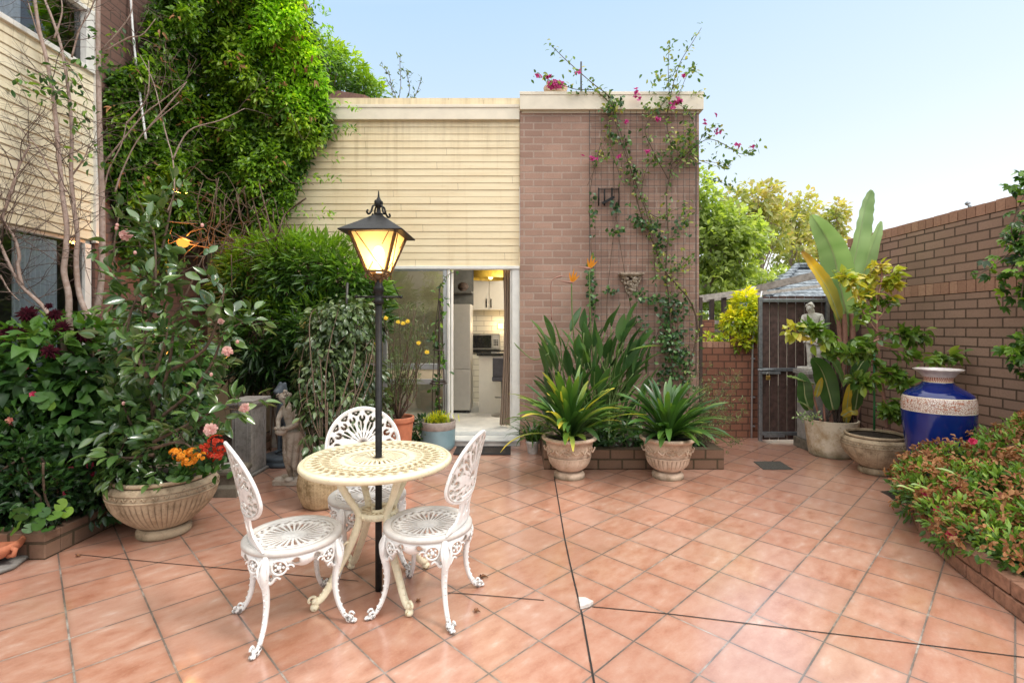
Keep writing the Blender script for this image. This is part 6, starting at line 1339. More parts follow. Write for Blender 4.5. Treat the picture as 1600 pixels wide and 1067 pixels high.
pr_ = plant('pot_seedling', 'low yellow green plants in the soil of the pale blue pot', 'plant', (-.935, 5.98, .33)); m = MB(); q = L0 + (0, -.06, .33) + RNG.normal(size=(130, 3)) * (.075, .05, .02); m.blades(q, rnd(130) * 6.28, .05 + .11 * rnd(130), 1.2 + .3 * rnd(130), .9, .011, 4, var=.3 + .6 * rnd(130)); m.leaves(q + (0, 0, .06), RNG.normal(size=(130, 3)) + (0, 0, .3), RNG.normal(size=(130, 3)) + (0, 0, 1), .035, .02, 2); part('leaves', m, M['leaf_gold'], pr_)
gp = plant('low_foliage', 'low dark leafy plant on the tiles between terracotta and blue pots', 'plant', (-1.12, 5.95, 0)); m = MB(); c, nn = blob_pts([((-1.13, 5.95, .22), (.13, .12, .2)), ((-1.2, 6.1, .12), (.14, .12, .14))], 90, (.4, 1)); clump(m, c, nn, 5, .05, .065, .035, 'oval', 3, .2, .5, .8, .8, clip=INB); part('leaves', m, M['leaf_dark'], gp)
sp_ = plant('pot_grass', 'dark grassy plant in the small white pot', 'plant', (.205, 5.80, .13)); m = MB(); q = np.array([.205, 5.80, .13]) + RNG.normal(size=(110, 3)) * (.03, .03, .0); m.blades(q, rnd(110) * 6.28, .20 + .24 * rnd(110), .6 + .9 * rnd(110), 1.7 * rnd(110) + .5, .018, 7, var=rnd(110) * .5); part('leaves', m, M['leaf_strap'], sp_)

# ---- strap leaved plants in the two urns
def strap(label, c, n, var, tip, lo, hi, group):
    t = plant('clivia', label, 'strap leaved plant', c, group); m = MB(); c = np.array(c, float)
    az = rnd(n) * 2 * PI; e0 = .45 + 1.05 * rnd(n) ** .9; q = c + np.stack([np.cos(az) * .05, np.sin(az) * .05, 0 * az], 1) * rnd(n)[:, None]
    m.blades(q, az + RNG.normal(size=n) * .1, RNG.uniform(lo, hi, n), e0, (.75 + .9 * rnd(n)) * (1.05 - .25 * e0), RNG.uniform(.040, .060, n), 10, fold=.14, var=var * rnd(n), tipvar=tip * (rnd(n) > .55), twist=RNG.normal(size=n) * .25)
    part('leaves', m, M['leaf_strap'], t); return t
strap('clivia with yellow tipped strap leaves overflowing the left stone urn', (.535, 4.89, .35), 105, .60, .55, .50, .84, None)
strap('dark green clivia with arching strap leaves in the right stone urn', (1.505, 4.88, .35), 110, .40, .35, .42, .72, None)
# ---- bird of paradise behind
bp2 = plant('bird_of_paradise', 'upright bird of paradise clump with paddle leaves and two orange blooms', 'plant', (.85, 5.85, .15))
m = MB(); ms = MB(); pad = lambda t: np.clip(np.sin(PI * np.clip(t * .98 + .02, 0, 1) ** .8), .05, 1) ** .75
heads = [(868, 500), (885, 478), (905, 520), (920, 505), (870, 540), (890, 548), (935, 495), (950, 530), (925, 545), (860, 515), (905, 560), (958, 560), (940, 575), (975, 545), (985, 520), (965, 505), (915, 480), (945, 480), (878, 575), (860, 570), (897, 590), (930, 600), (968, 590), (990, 560), (1005, 575), (850, 545), (910, 535), (955, 470), (935, 520), (880, 520), (972, 575), (950, 600), (895, 505), (865, 590), (1000, 600), (925, 570), (978, 478), (915, 610), (985, 605), (888, 610)] + [(RNG.uniform(852, 1008), RNG.uniform(490, 650)) for _ in range(86)]
for (x, y) in heads:
    Yd = RNG.uniform(5.55, 6.15); b = np.array([.85 + RNG.normal() * .16 + (x - 915) * .002, 5.85 + RNG.normal() * .14, .15]); tip = at(x + RNG.normal() * 4, y + 40, Yd); tip[2] = max(tip[2], .3); S = smooth([b, (b + tip) / 2 + (0, 0, .08), tip], 5); ms.tube(S, np.linspace(.012, .007, len(S)), 6)
    d = S[-1] - S[-4]; m.blades([tip], [math.atan2(d[1] - .06, d[0] + (x - 915) * .0012)], [RNG.uniform(.27, .40)], [RNG.uniform(1.0, 1.5)], [RNG.uniform(.1, .6)], [RNG.uniform(.080, .125)], 9, pad, .22, var=[RNG.random() * .75], twist=[RNG.normal() * .8])
m.blades([at(985, 548, 5.5)], [0.05], [.36], [.28], [.35], [.07], 9, pad, .2, var=[.95]); m.blades([at(990, 585, 5.6)], [-.2], [.42], [.9], [.6], [.10], 9, pad, .2, var=[.5])
part('leaves', m, M['leaf_paddle'], bp2); part('stems', ms, M['stem_green'], bp2)
for (x, y, lean) in ((893, 430, 1), (921, 408, .6)):
    p = at(x, y + 12, 5.75); m = MB(); b = at(x + 6, 560, 5.8); m.tube(smooth([b, at(x + 1, 490, 5.77), p], 5), .008, 6)
    m.tube([p + (.01, 0, 0), p + (-.04, -.01, .006), p + (-.14, -.02, .02)], [.012, .013, .002], 6, 1)
    for a, l_ in ((1.25, .15), (1.55, .17), (1.95, .13), (.85, .13), (1.1, .10)): m.leaves([p], [(math.cos(a) + .15, -.15, math.sin(a))], [(0, -1, .1)], l_, .024, 4, 'lance', 0, .1, 2, [.6])
    part('flower', m, [M['stem_green'], M['stalk_pink'], M['petal_orange']], bp2)
m = MB(); 
m.tube(pxpath([(862, 500), (861, 460), (862, 440), (872, 433), (884, 431)], 5.6, 5), [.006] * 14 + [.012, .012, .011, .009, .006, .004, .002], 6, 0); part('bud', m, M['stalk_pink'], bp2)
m = MB(); m.tube(pxpath([(858, 552), (835, 562), (812, 545), (803, 535)], 5.6, 5), [.006] * 10 + [.009, .010, .009, .006, .004, .002], 6); part('bud', m, M['stem_green'], bp2)
dp = plant('dark_groundcover', 'dark ivy like leaves filling the brick planter between the urns', 'plant', (1.1, 5.4, .15)); m = MB(); c, nn = blob_pts([((1.05, 5.5, .24), (.5, .3, .16)), ((1.7, 5.6, .22), (.4, .3, .14)), ((.7, 5.4, .2), (.3, .25, .12))], 260, (.4, 1)); clump(m, c, nn, 4, .06, .075, .055, 'heart', 3, .2, .7, .7, .8, clip=INB); part('leaves', m, M['leaf_dark'], dp)
wp = plant('wispy_shrub', 'dry wispy shrub leaning over the right end of the brick planter', 'shrub', (2.1, 5.6, .15)); m = MB(); ml = MB(); cen = []
for k in range(64):
    b = np.array([RNG.uniform(1.85, 2.12), RNG.uniform(5.35, 5.9), .15]); e = at(RNG.uniform(1075, 1165), RNG.uniform(560, 712), RNG.uniform(5.3, 5.9)); e[2] = max(e[2], .12); S = smooth([b, (b + e) / 2 + (0, 0, .12 * RNG.random()), e], 6); m.tube(S, np.linspace(.004, .0015, len(S)), 4)
    for i in RNG.integers(3, len(S), 9): cen.append(S[i])
cen = np.array(cen); clump(ml, cen, nrm(RNG.normal(size=cen.shape) + (0, 0, .5)), 5, .045, .042, .008, 'lance', 2, 0, .4, .8, .9, clip=INB, vb=rnd(len(cen)) * .7); part('stems', m, M['stem_brown'], wp); part('leaves', ml, M['leaf_fine'], wp)

# ---- bougainvillea and ivy on the trellis
bg = plant('bougainvillea', 'straggly bougainvillea with magenta clusters trained up the trellis', 'climber', at(1080, 590, 6.38) * (1, 1, 0) + (0, 0, .15)); m = MB(); ml = MB()
paths = [([(1068, 690), (1062, 640), (1075, 580), (1086, 540), (1090, 505), (1078, 470), (1060, 448), (1040, 425), (1028, 400), (1018, 360), (1008, 325), (988, 270), (968, 215), (956, 165)], .016), ([(1052, 690), (1050, 560), (1046, 470), (1040, 430), (1044, 370), (1042, 320), (1044, 285), (1060, 255), (1090, 225)], .012), ([(1030, 400), (1000, 330), (985, 260), (965, 190), (955, 155), (925, 130), (900, 108), (880, 90), (858, 68)], .009), ([(1044, 290), (1050, 240), (1042, 190), (1050, 140), (1062, 100), (1080, 70), (1096, 44)], .008), ([(1044, 280), (1020, 235), (1008, 200), (1030, 170), (1045, 152)], .007), ([(956, 165), (930, 142), (900, 140), (870, 130), (838, 117)], .006), ([(1045, 260), (1080, 235), (1105, 218), (1130, 225), (1155, 240), (1168, 238), (1182, 230)], .006), ([(1060, 255), (1075, 230), (1085, 200), (1070, 170), (1050, 160)], .006), ([(1090, 225), (1110, 200), (1128, 205)], .004), ([(1046, 250), (1085, 250), (1120, 255), (1142, 262)], .004), ([(1046, 150), (1044, 100), (1047, 68)], .005), ([(1010, 330), (1030, 340), (1050, 330), (1075, 320)], .005), ([(1060, 150), (1075, 115), (1085, 108)], .004), ([(985, 260), (1000, 300), (1018, 345), (1022, 400), (1025, 440)], .007), ([(1040, 430), (1060, 420), (1080, 400)], .005), ([(1000, 310), (1012, 260), (1040, 240)], .005), ([(956, 165), (952, 210), (960, 250), (975, 290)], .005), ([(1090, 250), (1130, 262), (1143, 252)], .003), ([(1095, 275), (1125, 285), (1146, 290)], .003), ([(918, 290), (935, 250), (950, 215)], .004)]
for pts, r in paths:
    S = pxpath(pts, np.where(np.arange(len(pts)) < 2, 6.36, 6.33), 6); m.tube(S, np.linspace(r, r * .4, len(S)), 6); ln = len(S) * 1.6
    top_ = np.mean([q[1] for q in pts]) < 150; n = int(ln * (1.7 if top_ else 1.3)); k = RNG.integers(4, len(S), n); ml.leaves(S[k] + RNG.normal(size=(n, 3)) * .035, RNG.normal(size=(n, 3)) + (0, -.3, 0), RNG.normal(size=(n, 3)) * .7 + (0, -.6, .6), .045 + .03 * rnd(n), .032, 3, 'oval', .2, .2)
for (x, y, sx, sy, n) in ((1040, 125, 22, 16, 60), (1075, 210, 14, 22, 50), (1055, 225, 14, 12, 34), (960, 168, 12, 8, 24), (1090, 150, 12, 10, 12), (1070, 240, 18, 16, 40), (1025, 250, 16, 10, 20), (945, 248, 18, 4, 16), (1070, 345, 10, 20, 26), (1060, 415, 16, 20, 40), (1018, 170, 20, 12, 30)):
    p = atv(x + RNG.normal(size=n) * sx * .6, y + RNG.normal(size=n) * sy * .6, 6.30 + RNG.normal(size=n) * .04); ml.leaves(p, RNG.normal(size=(n, 3)) + (0, -.3, 0), RNG.normal(size=(n, 3)) * .7 + (0, -.6, .6), .06, .036, 3, 'oval', .2, .2)
part('stems', m, M['stem_brown'], bg); part('leaves', ml, M['leaf_boug'], bg)
for (x, y, n, sx, sy) in ((1053, 163, 10, 8, 7), (1062, 158, 7, 6, 5), (979, 193, 4, 3, 3), (994, 145, 8, 4, 6), (998, 152, 5, 4, 4), (842, 120, 7, 6, 3), (858, 121, 4, 4, 3), (905, 113, 5, 5, 5), (1068, 118, 4, 6, 4), (1012, 238, 3, 3, 3), (925, 248, 9, 10, 3), (1117, 180, 2, 2, 2), (1152, 228, 4, 5, 3), (1176, 231, 3, 4, 3), (1028, 187, 4, 8, 2), (1103, 195, 3, 4, 3), (1120, 207, 4, 5, 4), (965, 245, 3, 4, 2)):
    m = MB(); 
    for q in range(n): blossom(m, at(x + RNG.normal() * sx * .5, y + RNG.normal() * sy * .5, 6.27 + RNG.normal() * .02), RNG.normal(size=3) * .6 + (0, -.8, .3), .030, 3 + q % 2, 2, 'oval', .25, cup=.4, W=.8)
    part('flower_cluster', m, M['petal_magenta'], bg)
iv = plant('ivy', 'dark ivy patches climbing the lower right of the trellis', 'climber', at(1060, 590, 6.36) * (1, 1, 0) + (0, 0, .15)); m = MB()
for (x, y, sx, sy, n) in ((1055, 480, 24, 18, 90), (1050, 535, 22, 26, 130), (1065, 560, 16, 18, 70), (1040, 510, 12, 30, 50), (1020, 470, 24, 6, 36), (1045, 588, 18, 14, 50), (962, 160, 12, 10, 22), (945, 172, 8, 8, 14), (958, 212, 8, 6, 14), (975, 222, 10, 8, 18), (990, 268, 10, 8, 20), (965, 325, 12, 8, 20), (1000, 345, 16, 9, 34), (1020, 360, 14, 9, 26), (1030, 380, 10, 8, 18), (965, 362, 14, 4, 16), (1065, 355, 12, 14, 20), (924, 430, 4, 20, 40), (926, 470, 5, 22, 44), (926, 330, 4, 30, 24), (1075, 600, 10, 30, 30), (1000, 460, 10, 8, 16), (955, 455, 10, 5, 14), (1000, 520, 14, 20, 24)):
    p = atv(x + RNG.normal(size=n) * sx * .6, y + RNG.normal(size=n) * sy * .6, 6.35 + RNG.normal(size=n) * .025); m.leaves(p, RNG.normal(size=(n, 3)) + (0, -.2, -.2), RNG.normal(size=(n, 3)) * .5 + (0, -1, .4), .06, .05, 3, 'heart', .2, .15)
part('leaves', m, M['leaf_ivy'], iv); m = MB()
for pts in ([(930, 640), (926, 560), (923, 480), (924, 400), (922, 300), (940, 220)], [(957, 640), (948, 500), (955, 400), (965, 320), (972, 250)], [(1015, 640), (1010, 560), (990, 500), (975, 420), (962, 330), (958, 240)], [(1060, 620), (1058, 540), (1050, 490), (1020, 468)], [(1030, 620), (1022, 540), (1040, 500)]): m.tube(pxpath(pts, 6.38, 5), .004, 5)
part('stems', m, M['stem_brown'], iv)

# ---- golden ivy on the rear wall
gi = plant('golden_ivy', 'yellow green ivy clump on top of the rear wall pier beside the gate', 'climber', at(1165, 530, 6.7)); m = MB(); c, nn = blob_pts([(at(1165, 480, 6.75), (.17, .18, .22)), (at(1152, 505, 6.7), (.18, .18, .16)), (at(1172, 505, 6.65), (.12, .16, .22)), (at(1158, 535, 6.58), (.10, .06, .10))], 330, (.5, 1.05)); clump(m, c, nn, 6, .06, .07, .045, 'heart', 3, .3, .6, .8, .8, vb=np.clip(.1 + .5 * np.clip(nn[:, 2], 0, 1) + .3 * rnd(330), 0, .8)); part('leaves', m, M['leaf_gold'], gi)
m = MB(); 
for pts in ([(1160, 530), (1148, 545), (1150, 560)], [(1165, 480), (1160, 520), (1168, 550)], [(1150, 500), (1158, 530), (1175, 555)]): m.tube(pxpath(pts, 6.6, 5), .005, 5)
part('stems', m, M['stem_brown'], gi)
gi2 = plant('wall_foliage', 'small bright leaves behind the low rear wall under the pergola', 'plant', at(1120, 540, 7.2)); m = MB(); c, nn = blob_pts([(at(1130, 533, 7.2), (.2, .15, .08)), (at(1105, 530, 7.4), (.1, .15, .1))], 60, (.3, 1)); clump(m, c, nn, 5, .05, .06, .035, 'oval', 2); part('leaves', m, M['leaf_gold'], gi2)

# ---- banana like plant in the white tub
bn = plant('banana_plant', 'tall banana like plant with torn pale paddle leaves in the white tub', 'plant', (3.66, 5.72, .38)); ms = MB()
def paddle(spine, W, mat, var=.5, face=(0, -1, 0), fold=.25, tears=0, roll=0.0, name='leaf', tipvar=0):
    S = smooth(spine, 5); n = len(S); t = np.linspace(0, 1, n); T = nrm(np.gradient(S, axis=0)); f = np.asarray(face, float); sd = nrm(np.cross(T, f)); up = np.cross(sd, T)
    w = W / 2 * np.clip(np.sin(PI * np.clip(t * .94 + .045, 0, 1) ** .85), .03, 1) ** .62; nc = 9; u = np.linspace(-1, 1, nc)
    V = S[:, None] + sd[:, None] * (w[:, None] * u)[..., None] + up[:, None] * (w[:, None] * (fold * np.abs(u) - .25 * fold * u * u + roll * u) + .006 * np.sin(t * 60)[:, None] * np.abs(u))[..., None]
    q = []
    for i in range(n - 1):
        for j in range(nc - 1):
            if tears and j in (0, nc - 2, 1, nc - 3)[:2 + 2 * (i % 3 == 0)] and (i * 7 + j) % tears == 0: continue
            q.append((i * nc + j, i * nc + j + 1, (i + 1) * nc + j + 1, (i + 1) * nc + j))
    vv = np.clip(var + tipvar * t[:, None] + .22 * np.sin(t * 90)[:, None] * (np.abs(u) > .1) * .4 + .18 * RNG.random((n, 1)) + 0 * u, 0, 1)
    m = MB(); m.add(V.reshape(-1, 3), np.array(q), 0, True, vv.reshape(-1)); m.tube(S + up * -.004, np.linspace(.012, .003, n), 6, 1, var=.6); part(name, m, [mat, M['midrib']], bn)
A = lambda x, y, Y=5.7: at(x, y, Y)
paddle([A(1318, 478), A(1330, 430), A(1343, 370, 5.66), A(1352, 325, 5.62), A(1362, 297, 5.6)], .31, M['leaf_banana'], .45, (.45, -1, .1), .30, 0)
paddle([A(1330, 500, 5.8), A(1342, 455, 5.8), A(1358, 400, 5.78), A(1377, 346, 5.75)], .22, M['leaf_banana'], .55, (.2, -1, .1), .28, 0)
paddle([A(1322, 490, 5.55), A(1312, 440, 5.5), A(1298, 385, 5.45), A(1268, 336, 5.4)], .30, M['leaf_banana'], .40, (-.55, -1, 0), .45, 0, .35)
paddle([A(1318, 470, 5.6), A(1310, 420, 5.55), A(1300, 375, 5.5), A(1287, 345, 5.45)], .16, M['leaf_banana'], .7, (.9, -.6, 0), .35)
paddle([A(1312, 500, 5.5), A(1296, 458, 5.42), A(1276, 425, 5.35), A(1252, 393, 5.3)], .21, M['leaf_yellowing'], .05, (.3, -1, .2), .40, 7, .2, tipvar=.75)
paddle([A(1335, 520, 5.75), A(1322, 500, 5.75), A(1318, 450, 5.8), A(1322, 405, 5.85)], .26, M['leaf_banana'], .25, (-.2, -1, 0), .3)
for sp, W, v, fc in (([A(1302, 640, 5.55), A(1292, 600, 5.5), A(1282, 575, 5.45), A(1268, 560, 5.4)], .22, .3, (-.5, -1, .2)), ([A(1318, 600, 5.45), A(1308, 575, 5.35), A(1296, 560, 5.3), A(1284, 556, 5.25)], .20, .55, (0, -.8, .7)), ([A(1336, 640, 5.4), A(1340, 615, 5.35), A(1344, 595, 5.33), A(1340, 578, 5.3)], .20, .45, (.3, -1, 0)), ([A(1265, 640, 5.5), A(1258, 620, 5.45), A(1256, 600, 5.4), A(1250, 582, 5.4)], .16, .25, (-.3, -1, .1)), ([A(1272, 600, 5.5), A(1255, 594, 5.4), A(1240, 590, 5.35), A(1230, 588, 5.3)], .09, .8, (0, -.4, 1)), ([A(1270, 640, 5.5), A(1256, 630, 5.4), A(1246, 627, 5.35)], .07, .75, (0, -.5, 1)), ([A(1330, 600, 5.6), A(1345, 570, 5.6), A(1360, 555, 5.6)], .18, .3, (.2, -1, .3)), ([A(1322, 570, 5.6), A(1330, 545, 5.6), A(1338, 530, 5.6)], .18, .35, (.2, -1, .2))): paddle(sp, W, M['leaf_paddle'], v, fc, .2)
for sp, W in (([A(1322, 660, 5.55), A(1324, 630, 5.5), A(1328, 600, 5.48)], .12), ([A(1316, 650, 5.5), A(1330, 642, 5.42), A(1340, 648, 5.38)], .10), ([A(1275, 620, 5.5), A(1284, 590, 5.45)], .08)): paddle(sp, W, M['leaf_yellowing'], .35, (0, -1, .2), .3)
for pts, r0 in (([(1318, 665), (1318, 600), (1320, 540), (1318, 480)], .055), ([(1326, 665), (1330, 590), (1332, 520), (1330, 490)], .05), ([(1300, 665), (1306, 600), (1312, 540), (1308, 490), (1296, 450)], .035)):
    S = pxpath(pts, 5.72, 6); ms.tube(S, np.linspace(r0, r0 * .42, len(S)) * (1 + .08 * np.sin(np.arange(len(S)) * 2.2)), 9)
for pts in ([(1290, 665), (1288, 630), (1300, 600)], [(1285, 665), (1274, 630), (1268, 600)], [(1310, 665), (1296, 620), (1292, 575)], [(1335, 665), (1342, 640), (1345, 610)]): ms.tube(pxpath(pts, 5.6, 5), .012, 6)
part('stems', ms, M['stalk_pink'], bn)
m = MB()
for i in range(30): 
    x = RNG.uniform(1300, 1334); S = pxpath([(x, RNG.uniform(560, 610)), (x + RNG.normal() * 4, 630), (x + RNG.normal() * 10, 668)], 5.62 + RNG.normal() * .04, 4); m.tube(S, RNG.uniform(.006, .014), 5, flat=.4)
part('dry_sheath', m, M['timber_dark'], bn)
tr2 = plant('silver_trailer', 'small silvery trailing plant over the rim of the white tub', 'plant', at(1268, 650, 5.4)); m = MB(); p = atv(1262 + RNG.normal(size=60) * 9, 650 + RNG.normal(size=60) * 4, 5.40 + RNG.normal(size=60) * .03); m.leaves(p, RNG.normal(size=(60, 3)) + (-.3, -.3, -.2), RNG.normal(size=(60, 3)) + (0, -.5, .8), .04, .022, 2); part('leaves', m, M['leaf_banana'], tr2)

# ---- citrus tree in the right bowl, staked
ct = plant('citrus_tree', 'young citrus tree with golden new leaves in the right stone bowl', 'tree', (3.66, 5.02, .36)); ms = MB(); ml = MB(); mg = MB()
S = pxpath([(1386, 668), (1384, 640), (1378, 600), (1374, 560), (1370, 520), (1372, 470), (1378, 430), (1375, 410)], 5.0, 6); ms.tube(S, np.linspace(.020, .007, len(S)), 8)
cen, nor, gold = [], [], []
for pts, Y in (([(1372, 520), (1350, 490), (1340, 460), (1330, 440), (1310, 425)], 4.9), ([(1374, 570), (1345, 555), (1310, 548), (1285, 540), (1262, 528), (1232, 512)], 4.95), ([(1372, 500), (1390, 470), (1395, 440), (1398, 425)], 5.0), ([(1374, 540), (1410, 550), (1440, 565), (1470, 560), (1505, 552)], 4.85), ([(1376, 570), (1400, 590), (1415, 600)], 4.9), ([(1373, 530), (1350, 540), (1325, 555)], 4.8), ([(1371, 490), (1355, 460), (1360, 430), (1372, 415)], 5.05), ([(1372, 515), (1395, 520), (1420, 525), (1445, 520)], 5.0), ([(1376, 590), (1350, 600), (1335, 590)], 4.9), ([(1380, 620), (1390, 640), (1398, 650)], 4.95), ([(1320, 550), (1292, 525), (1266, 512)], 4.9)):
    S = pxpath(pts, Y, 6); ms.tube(S, np.linspace(.007, .0025, len(S)), 6)
    for i in RNG.integers(3, len(S), 20): cen.append(S[i]); nor.append(nrm(RNG.normal(size=3) + (0, -.3, .3))); gold.append(.75 if (at(0, 470, Y)[2] < S[i][2]) or pts[-1][0] < 1240 and i > len(S) * .6 else .0)
cen, nor, gold = np.array(cen), np.array(nor), np.array(gold)
clump(ml, cen, nor, 5, .06, .10, .054, 'oval', 4, .25, .6, .8, .8, .18, .2, lambda P: P[:, 0] < XR - .04, np.clip(gold * .65 + .35 * rnd(len(cen)), 0, .85), .25)
part('stems', ms, M['stalk_pink'], ct); part('leaves', ml, M['leaf_lemon'], ct)
m = MB(); m.tube([at(1366, 672, 4.97), at(1366, 540, 4.97)], .010, 8); m.ball(at(1366, 540, 4.97), .012, 8); plain('green_plastic', (.02, .16, .05), .4); solo('plant_stake', m, M['green_plastic'], 'green plastic stake beside the citrus trunk in the right bowl', 'stake', at(1366, 672, 4.97))

# ---- azalea with spent blooms in the right bed
rz_ = plant('spent_azalea', 'spreading azalea covered in brown spent blooms in the right bed', 'shrub', (3.5, 3.2, .15))
BL = [((3.12, 3.5, .30), (.34, .36, .20)), ((3.45, 3.75, .36), (.42, .34, .22)), ((3.9, 3.75, .44), (.42, .34, .26)), ((3.3, 3.15, .34), (.42, .40, .24)), ((3.75, 3.25, .42), (.45, .40, .26)), ((3.0, 2.95, .26), (.30, .32, .18)), ((3.2, 2.65, .30), (.42, .36, .22)), ((3.7, 2.75, .40), (.45, .40, .25)), ((2.86, 2.62, .22), (.22, .26, .14)), ((3.2, 2.2, .30), (.45, .3, .22)), ((3.25, 3.85, .26), (.26, .22, .18)), ((4.15, 3.9, .5), (.28, .28, .26)), ((4.1, 3.3, .5), (.3, .4, .28)), ((3.0, 3.5, .20), (.22, .28, .17)), ((2.80, 3.12, .22), (.18, .26, .17)), ((2.68, 2.78, .25), (.14, .26, .13))]
clipr = lambda P: (P[:, 0] < XR - .03) & (P[:, 2] > .02)
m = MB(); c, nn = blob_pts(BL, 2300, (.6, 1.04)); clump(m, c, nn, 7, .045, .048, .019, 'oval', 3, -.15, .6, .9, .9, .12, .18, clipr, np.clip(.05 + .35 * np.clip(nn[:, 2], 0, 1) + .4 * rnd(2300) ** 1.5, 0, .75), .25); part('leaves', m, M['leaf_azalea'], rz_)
m = MB(); c, nn = blob_pts(BL, 3200, (.95, 1.12)); patch = np.sin(c[:, 0] * 7 + 1) * np.sin(c[:, 1] * 6 + .5) + .55 * RNG.normal(size=3200); s_ = (nn[:, 2] > -.25) & (patch > -.15) & clipr(c)
clump(m, c[s_], nn[s_], 9, .028, .034, .020, 'petal', 2, .1, .2, .5, 1.4, .5, .4, clipr, rnd(s_.sum()) * .6, .4, flat=1); part('spent_blooms', m, M['spent_bloom'], rz_, kind='stuff')
m = MB()
for k in range(60): q = BL[RNG.integers(len(BL))]; e = np.array(q[0]) + rdir(1)[0] * np.array(q[1]) * .9; b = np.array([q[0][0] + RNG.normal() * .1, q[0][1] + RNG.normal() * .1, .14]); b[0] = max(b[0], 2.95); m.tube(smooth([b, (b + e) / 2 + (0, 0, .04), e], 4), .005, 5)
part('stems', m, M['stem_brown'], rz_)
for (x, y, Yd, mt) in ((1444, 769, 3.40, 'petal_cerise'), (1465, 797, 3.2, 'petal_cerise'), (1496, 764, 3.3, 'petal_cerise'), (1486, 836, 2.9, 'petal_cerise'), (1560, 774, 3.1, 'petal_coral'), (1590, 745, 3.2, 'petal_coral'), (1520, 690, 3.5, 'petal_cerise')):
    g = at(x, y, Yd); m = MB(); blossom(m, g, (-.4, -.8, .5), .026, 7, 3, cup=.35); part('flower', m, M[mt], rz_)
dk = plant('lily_leaves', 'few large pale green leaves poking up through the spent azalea', 'plant', (3.1, 3.5, .15)); m = MB()
for (x, y, a, v) in ((1490, 735, 2.6, .9), (1440, 755, 3.3, .7), (1470, 757, .5, .6), (1480, 797, 3.9, .75), (1482, 812, 3.0, .7), (1420, 758, 3.2, .85), (1580, 810, 4.2, .7)):
    m.blades([at(x + 8, y + 10, 3.35)], [a], [.13], [.5], [.5], [.055], 6, pad, .2, var=[v])
part('leaves', m, M['leaf_banana'], dk)

# ---- overhanging creeper at the right frame edge
oc = plant('wall_creeper', 'bright lobed creeper hanging over the right wall at the frame edge', 'climber', (4.35, 4.0, 2.6)); m = MB(); ms = MB()
hang = [([(1640, 290), (1605, 300), (1590, 330), (1580, 360), (1585, 385), (1560, 410), (1535, 425), (1518, 428)], 4.05), ([(1640, 330), (1600, 350), (1590, 400), (1575, 430), (1565, 445)], 4.1), ([(1640, 360), (1605, 390), (1600, 430), (1595, 470)], 4.0), ([(1640, 400), (1610, 440), (1595, 480)], 4.1), ([(1640, 520), (1605, 530), (1585, 540), (1578, 560)], 4.05), ([(1640, 540), (1600, 555), (1592, 578)], 4.0), ([(1640, 280), (1610, 278), (1595, 285)], 4.1)]
cen = []
for pts, Y in hang:
    S = pxpath(pts, Y, 6); ms.tube(S, .005, 5)
    for i in RNG.integers(0, len(S), 12): cen.append(S[i])
cen = np.array(cen); cen = cen[cen[:, 0] < XR - .02]
for cc in cen:
    for k in range(3):
        p = cc + RNG.normal(size=3) * (.045, .06, .05); d = nrm(RNG.normal(size=3) * .5 + (-.5, -.5, -.4)); v = RNG.random() * .8; u = nrm(RNG.normal(size=3) * .4 + (-.2, -.5, .7)); s = np.cross(d, u)
        m.leaves(np.repeat(p[None], 5, 0), np.array([d, d * .8 + s * .6, d * .8 - s * .6, d * .35 + s * .95, d * .35 - s * .95]), np.repeat(u[None], 5, 0), np.array([.085, .07, .07, .05, .05]), .034, 3, 'lance', .2, .12, 0, np.full(5, v))
part('leaves', m, M['leaf_vine'], oc); part('stems', ms, M['stem_brown'], oc)

# ---- trees beyond
def tree(name, label, base, crown, trunk_pts, r0, mat, n, per, L, crad, branches=14, sunny=.4, sp=(.35, 1.05), cb=.5):
    t = plant(name, label, 'tree', base); m = MB(); S = smooth(trunk_pts, 5); m.tube(S, np.linspace(r0, r0 * .35, len(S)), 8)
    c, nn = blob_pts(crown, n, sp)
    for k in range(branches):
        e = c[RNG.integers(n)]; i = RNG.integers(len(S) // 3, len(S)); B_ = smooth([S[i], (S[i] + e) / 2 + (0, 0, .15), e], 4); m.tube(B_, np.linspace(r0 * .3, .008, len(B_)), 5)
    part('trunk', m, M['bark'], t); m = MB()
    clump(m, c, nn, per, crad, L, L * .6, 'oval', 2, .2, .4, .6, 1.1, vb=np.clip(.1 + sunny * (nn[:, 2] * .5 + nn[:, 0] * .5) + cb * rnd(n), 0, .8), vr=.3); part('crown', m, mat, t)
Z0 = lambda p: np.array([p[0], p[1], 0.])
tree('leafy_tree', 'bright green leafy tree right behind the brick pier', Z0(at(1085, 500, 12)), [(at(1115, 385, 12), (.95, .8, .75)), (at(1140, 360, 12), (.75, .7, .6)), (at(1100, 440, 12), (.6, .7, .45)), (at(1165, 375, 12.3), (.55, .5, .45)), (at(1085, 320, 12), (.6, .6, .9)), (at(1150, 420, 12), (.5, .5, .35))], [Z0(at(1085, 500, 12)), at(1092, 470, 12), at(1120, 430, 12), at(1140, 390, 12)], .10, M['leaf_tree'], 820, 8, .15, .135, 24)
tree('autumn_tree', 'tall thin tree with yellowing leaves behind the pergola', Z0(at(1180, 500, 15)), [(at(1165, 325, 15), (.8, .7, .65)), (at(1190, 310, 15), (.6, .6, .7)), (at(1205, 350, 15), (.7, .7, .9)), (at(1140, 340, 15), (.5, .5, .5))], [Z0(at(1190, 500, 15)), at(1192, 440, 15), at(1185, 380, 15), at(1185, 330, 15)], .08, M['leaf_autumn'], 240, 6, .2, .17, 34)
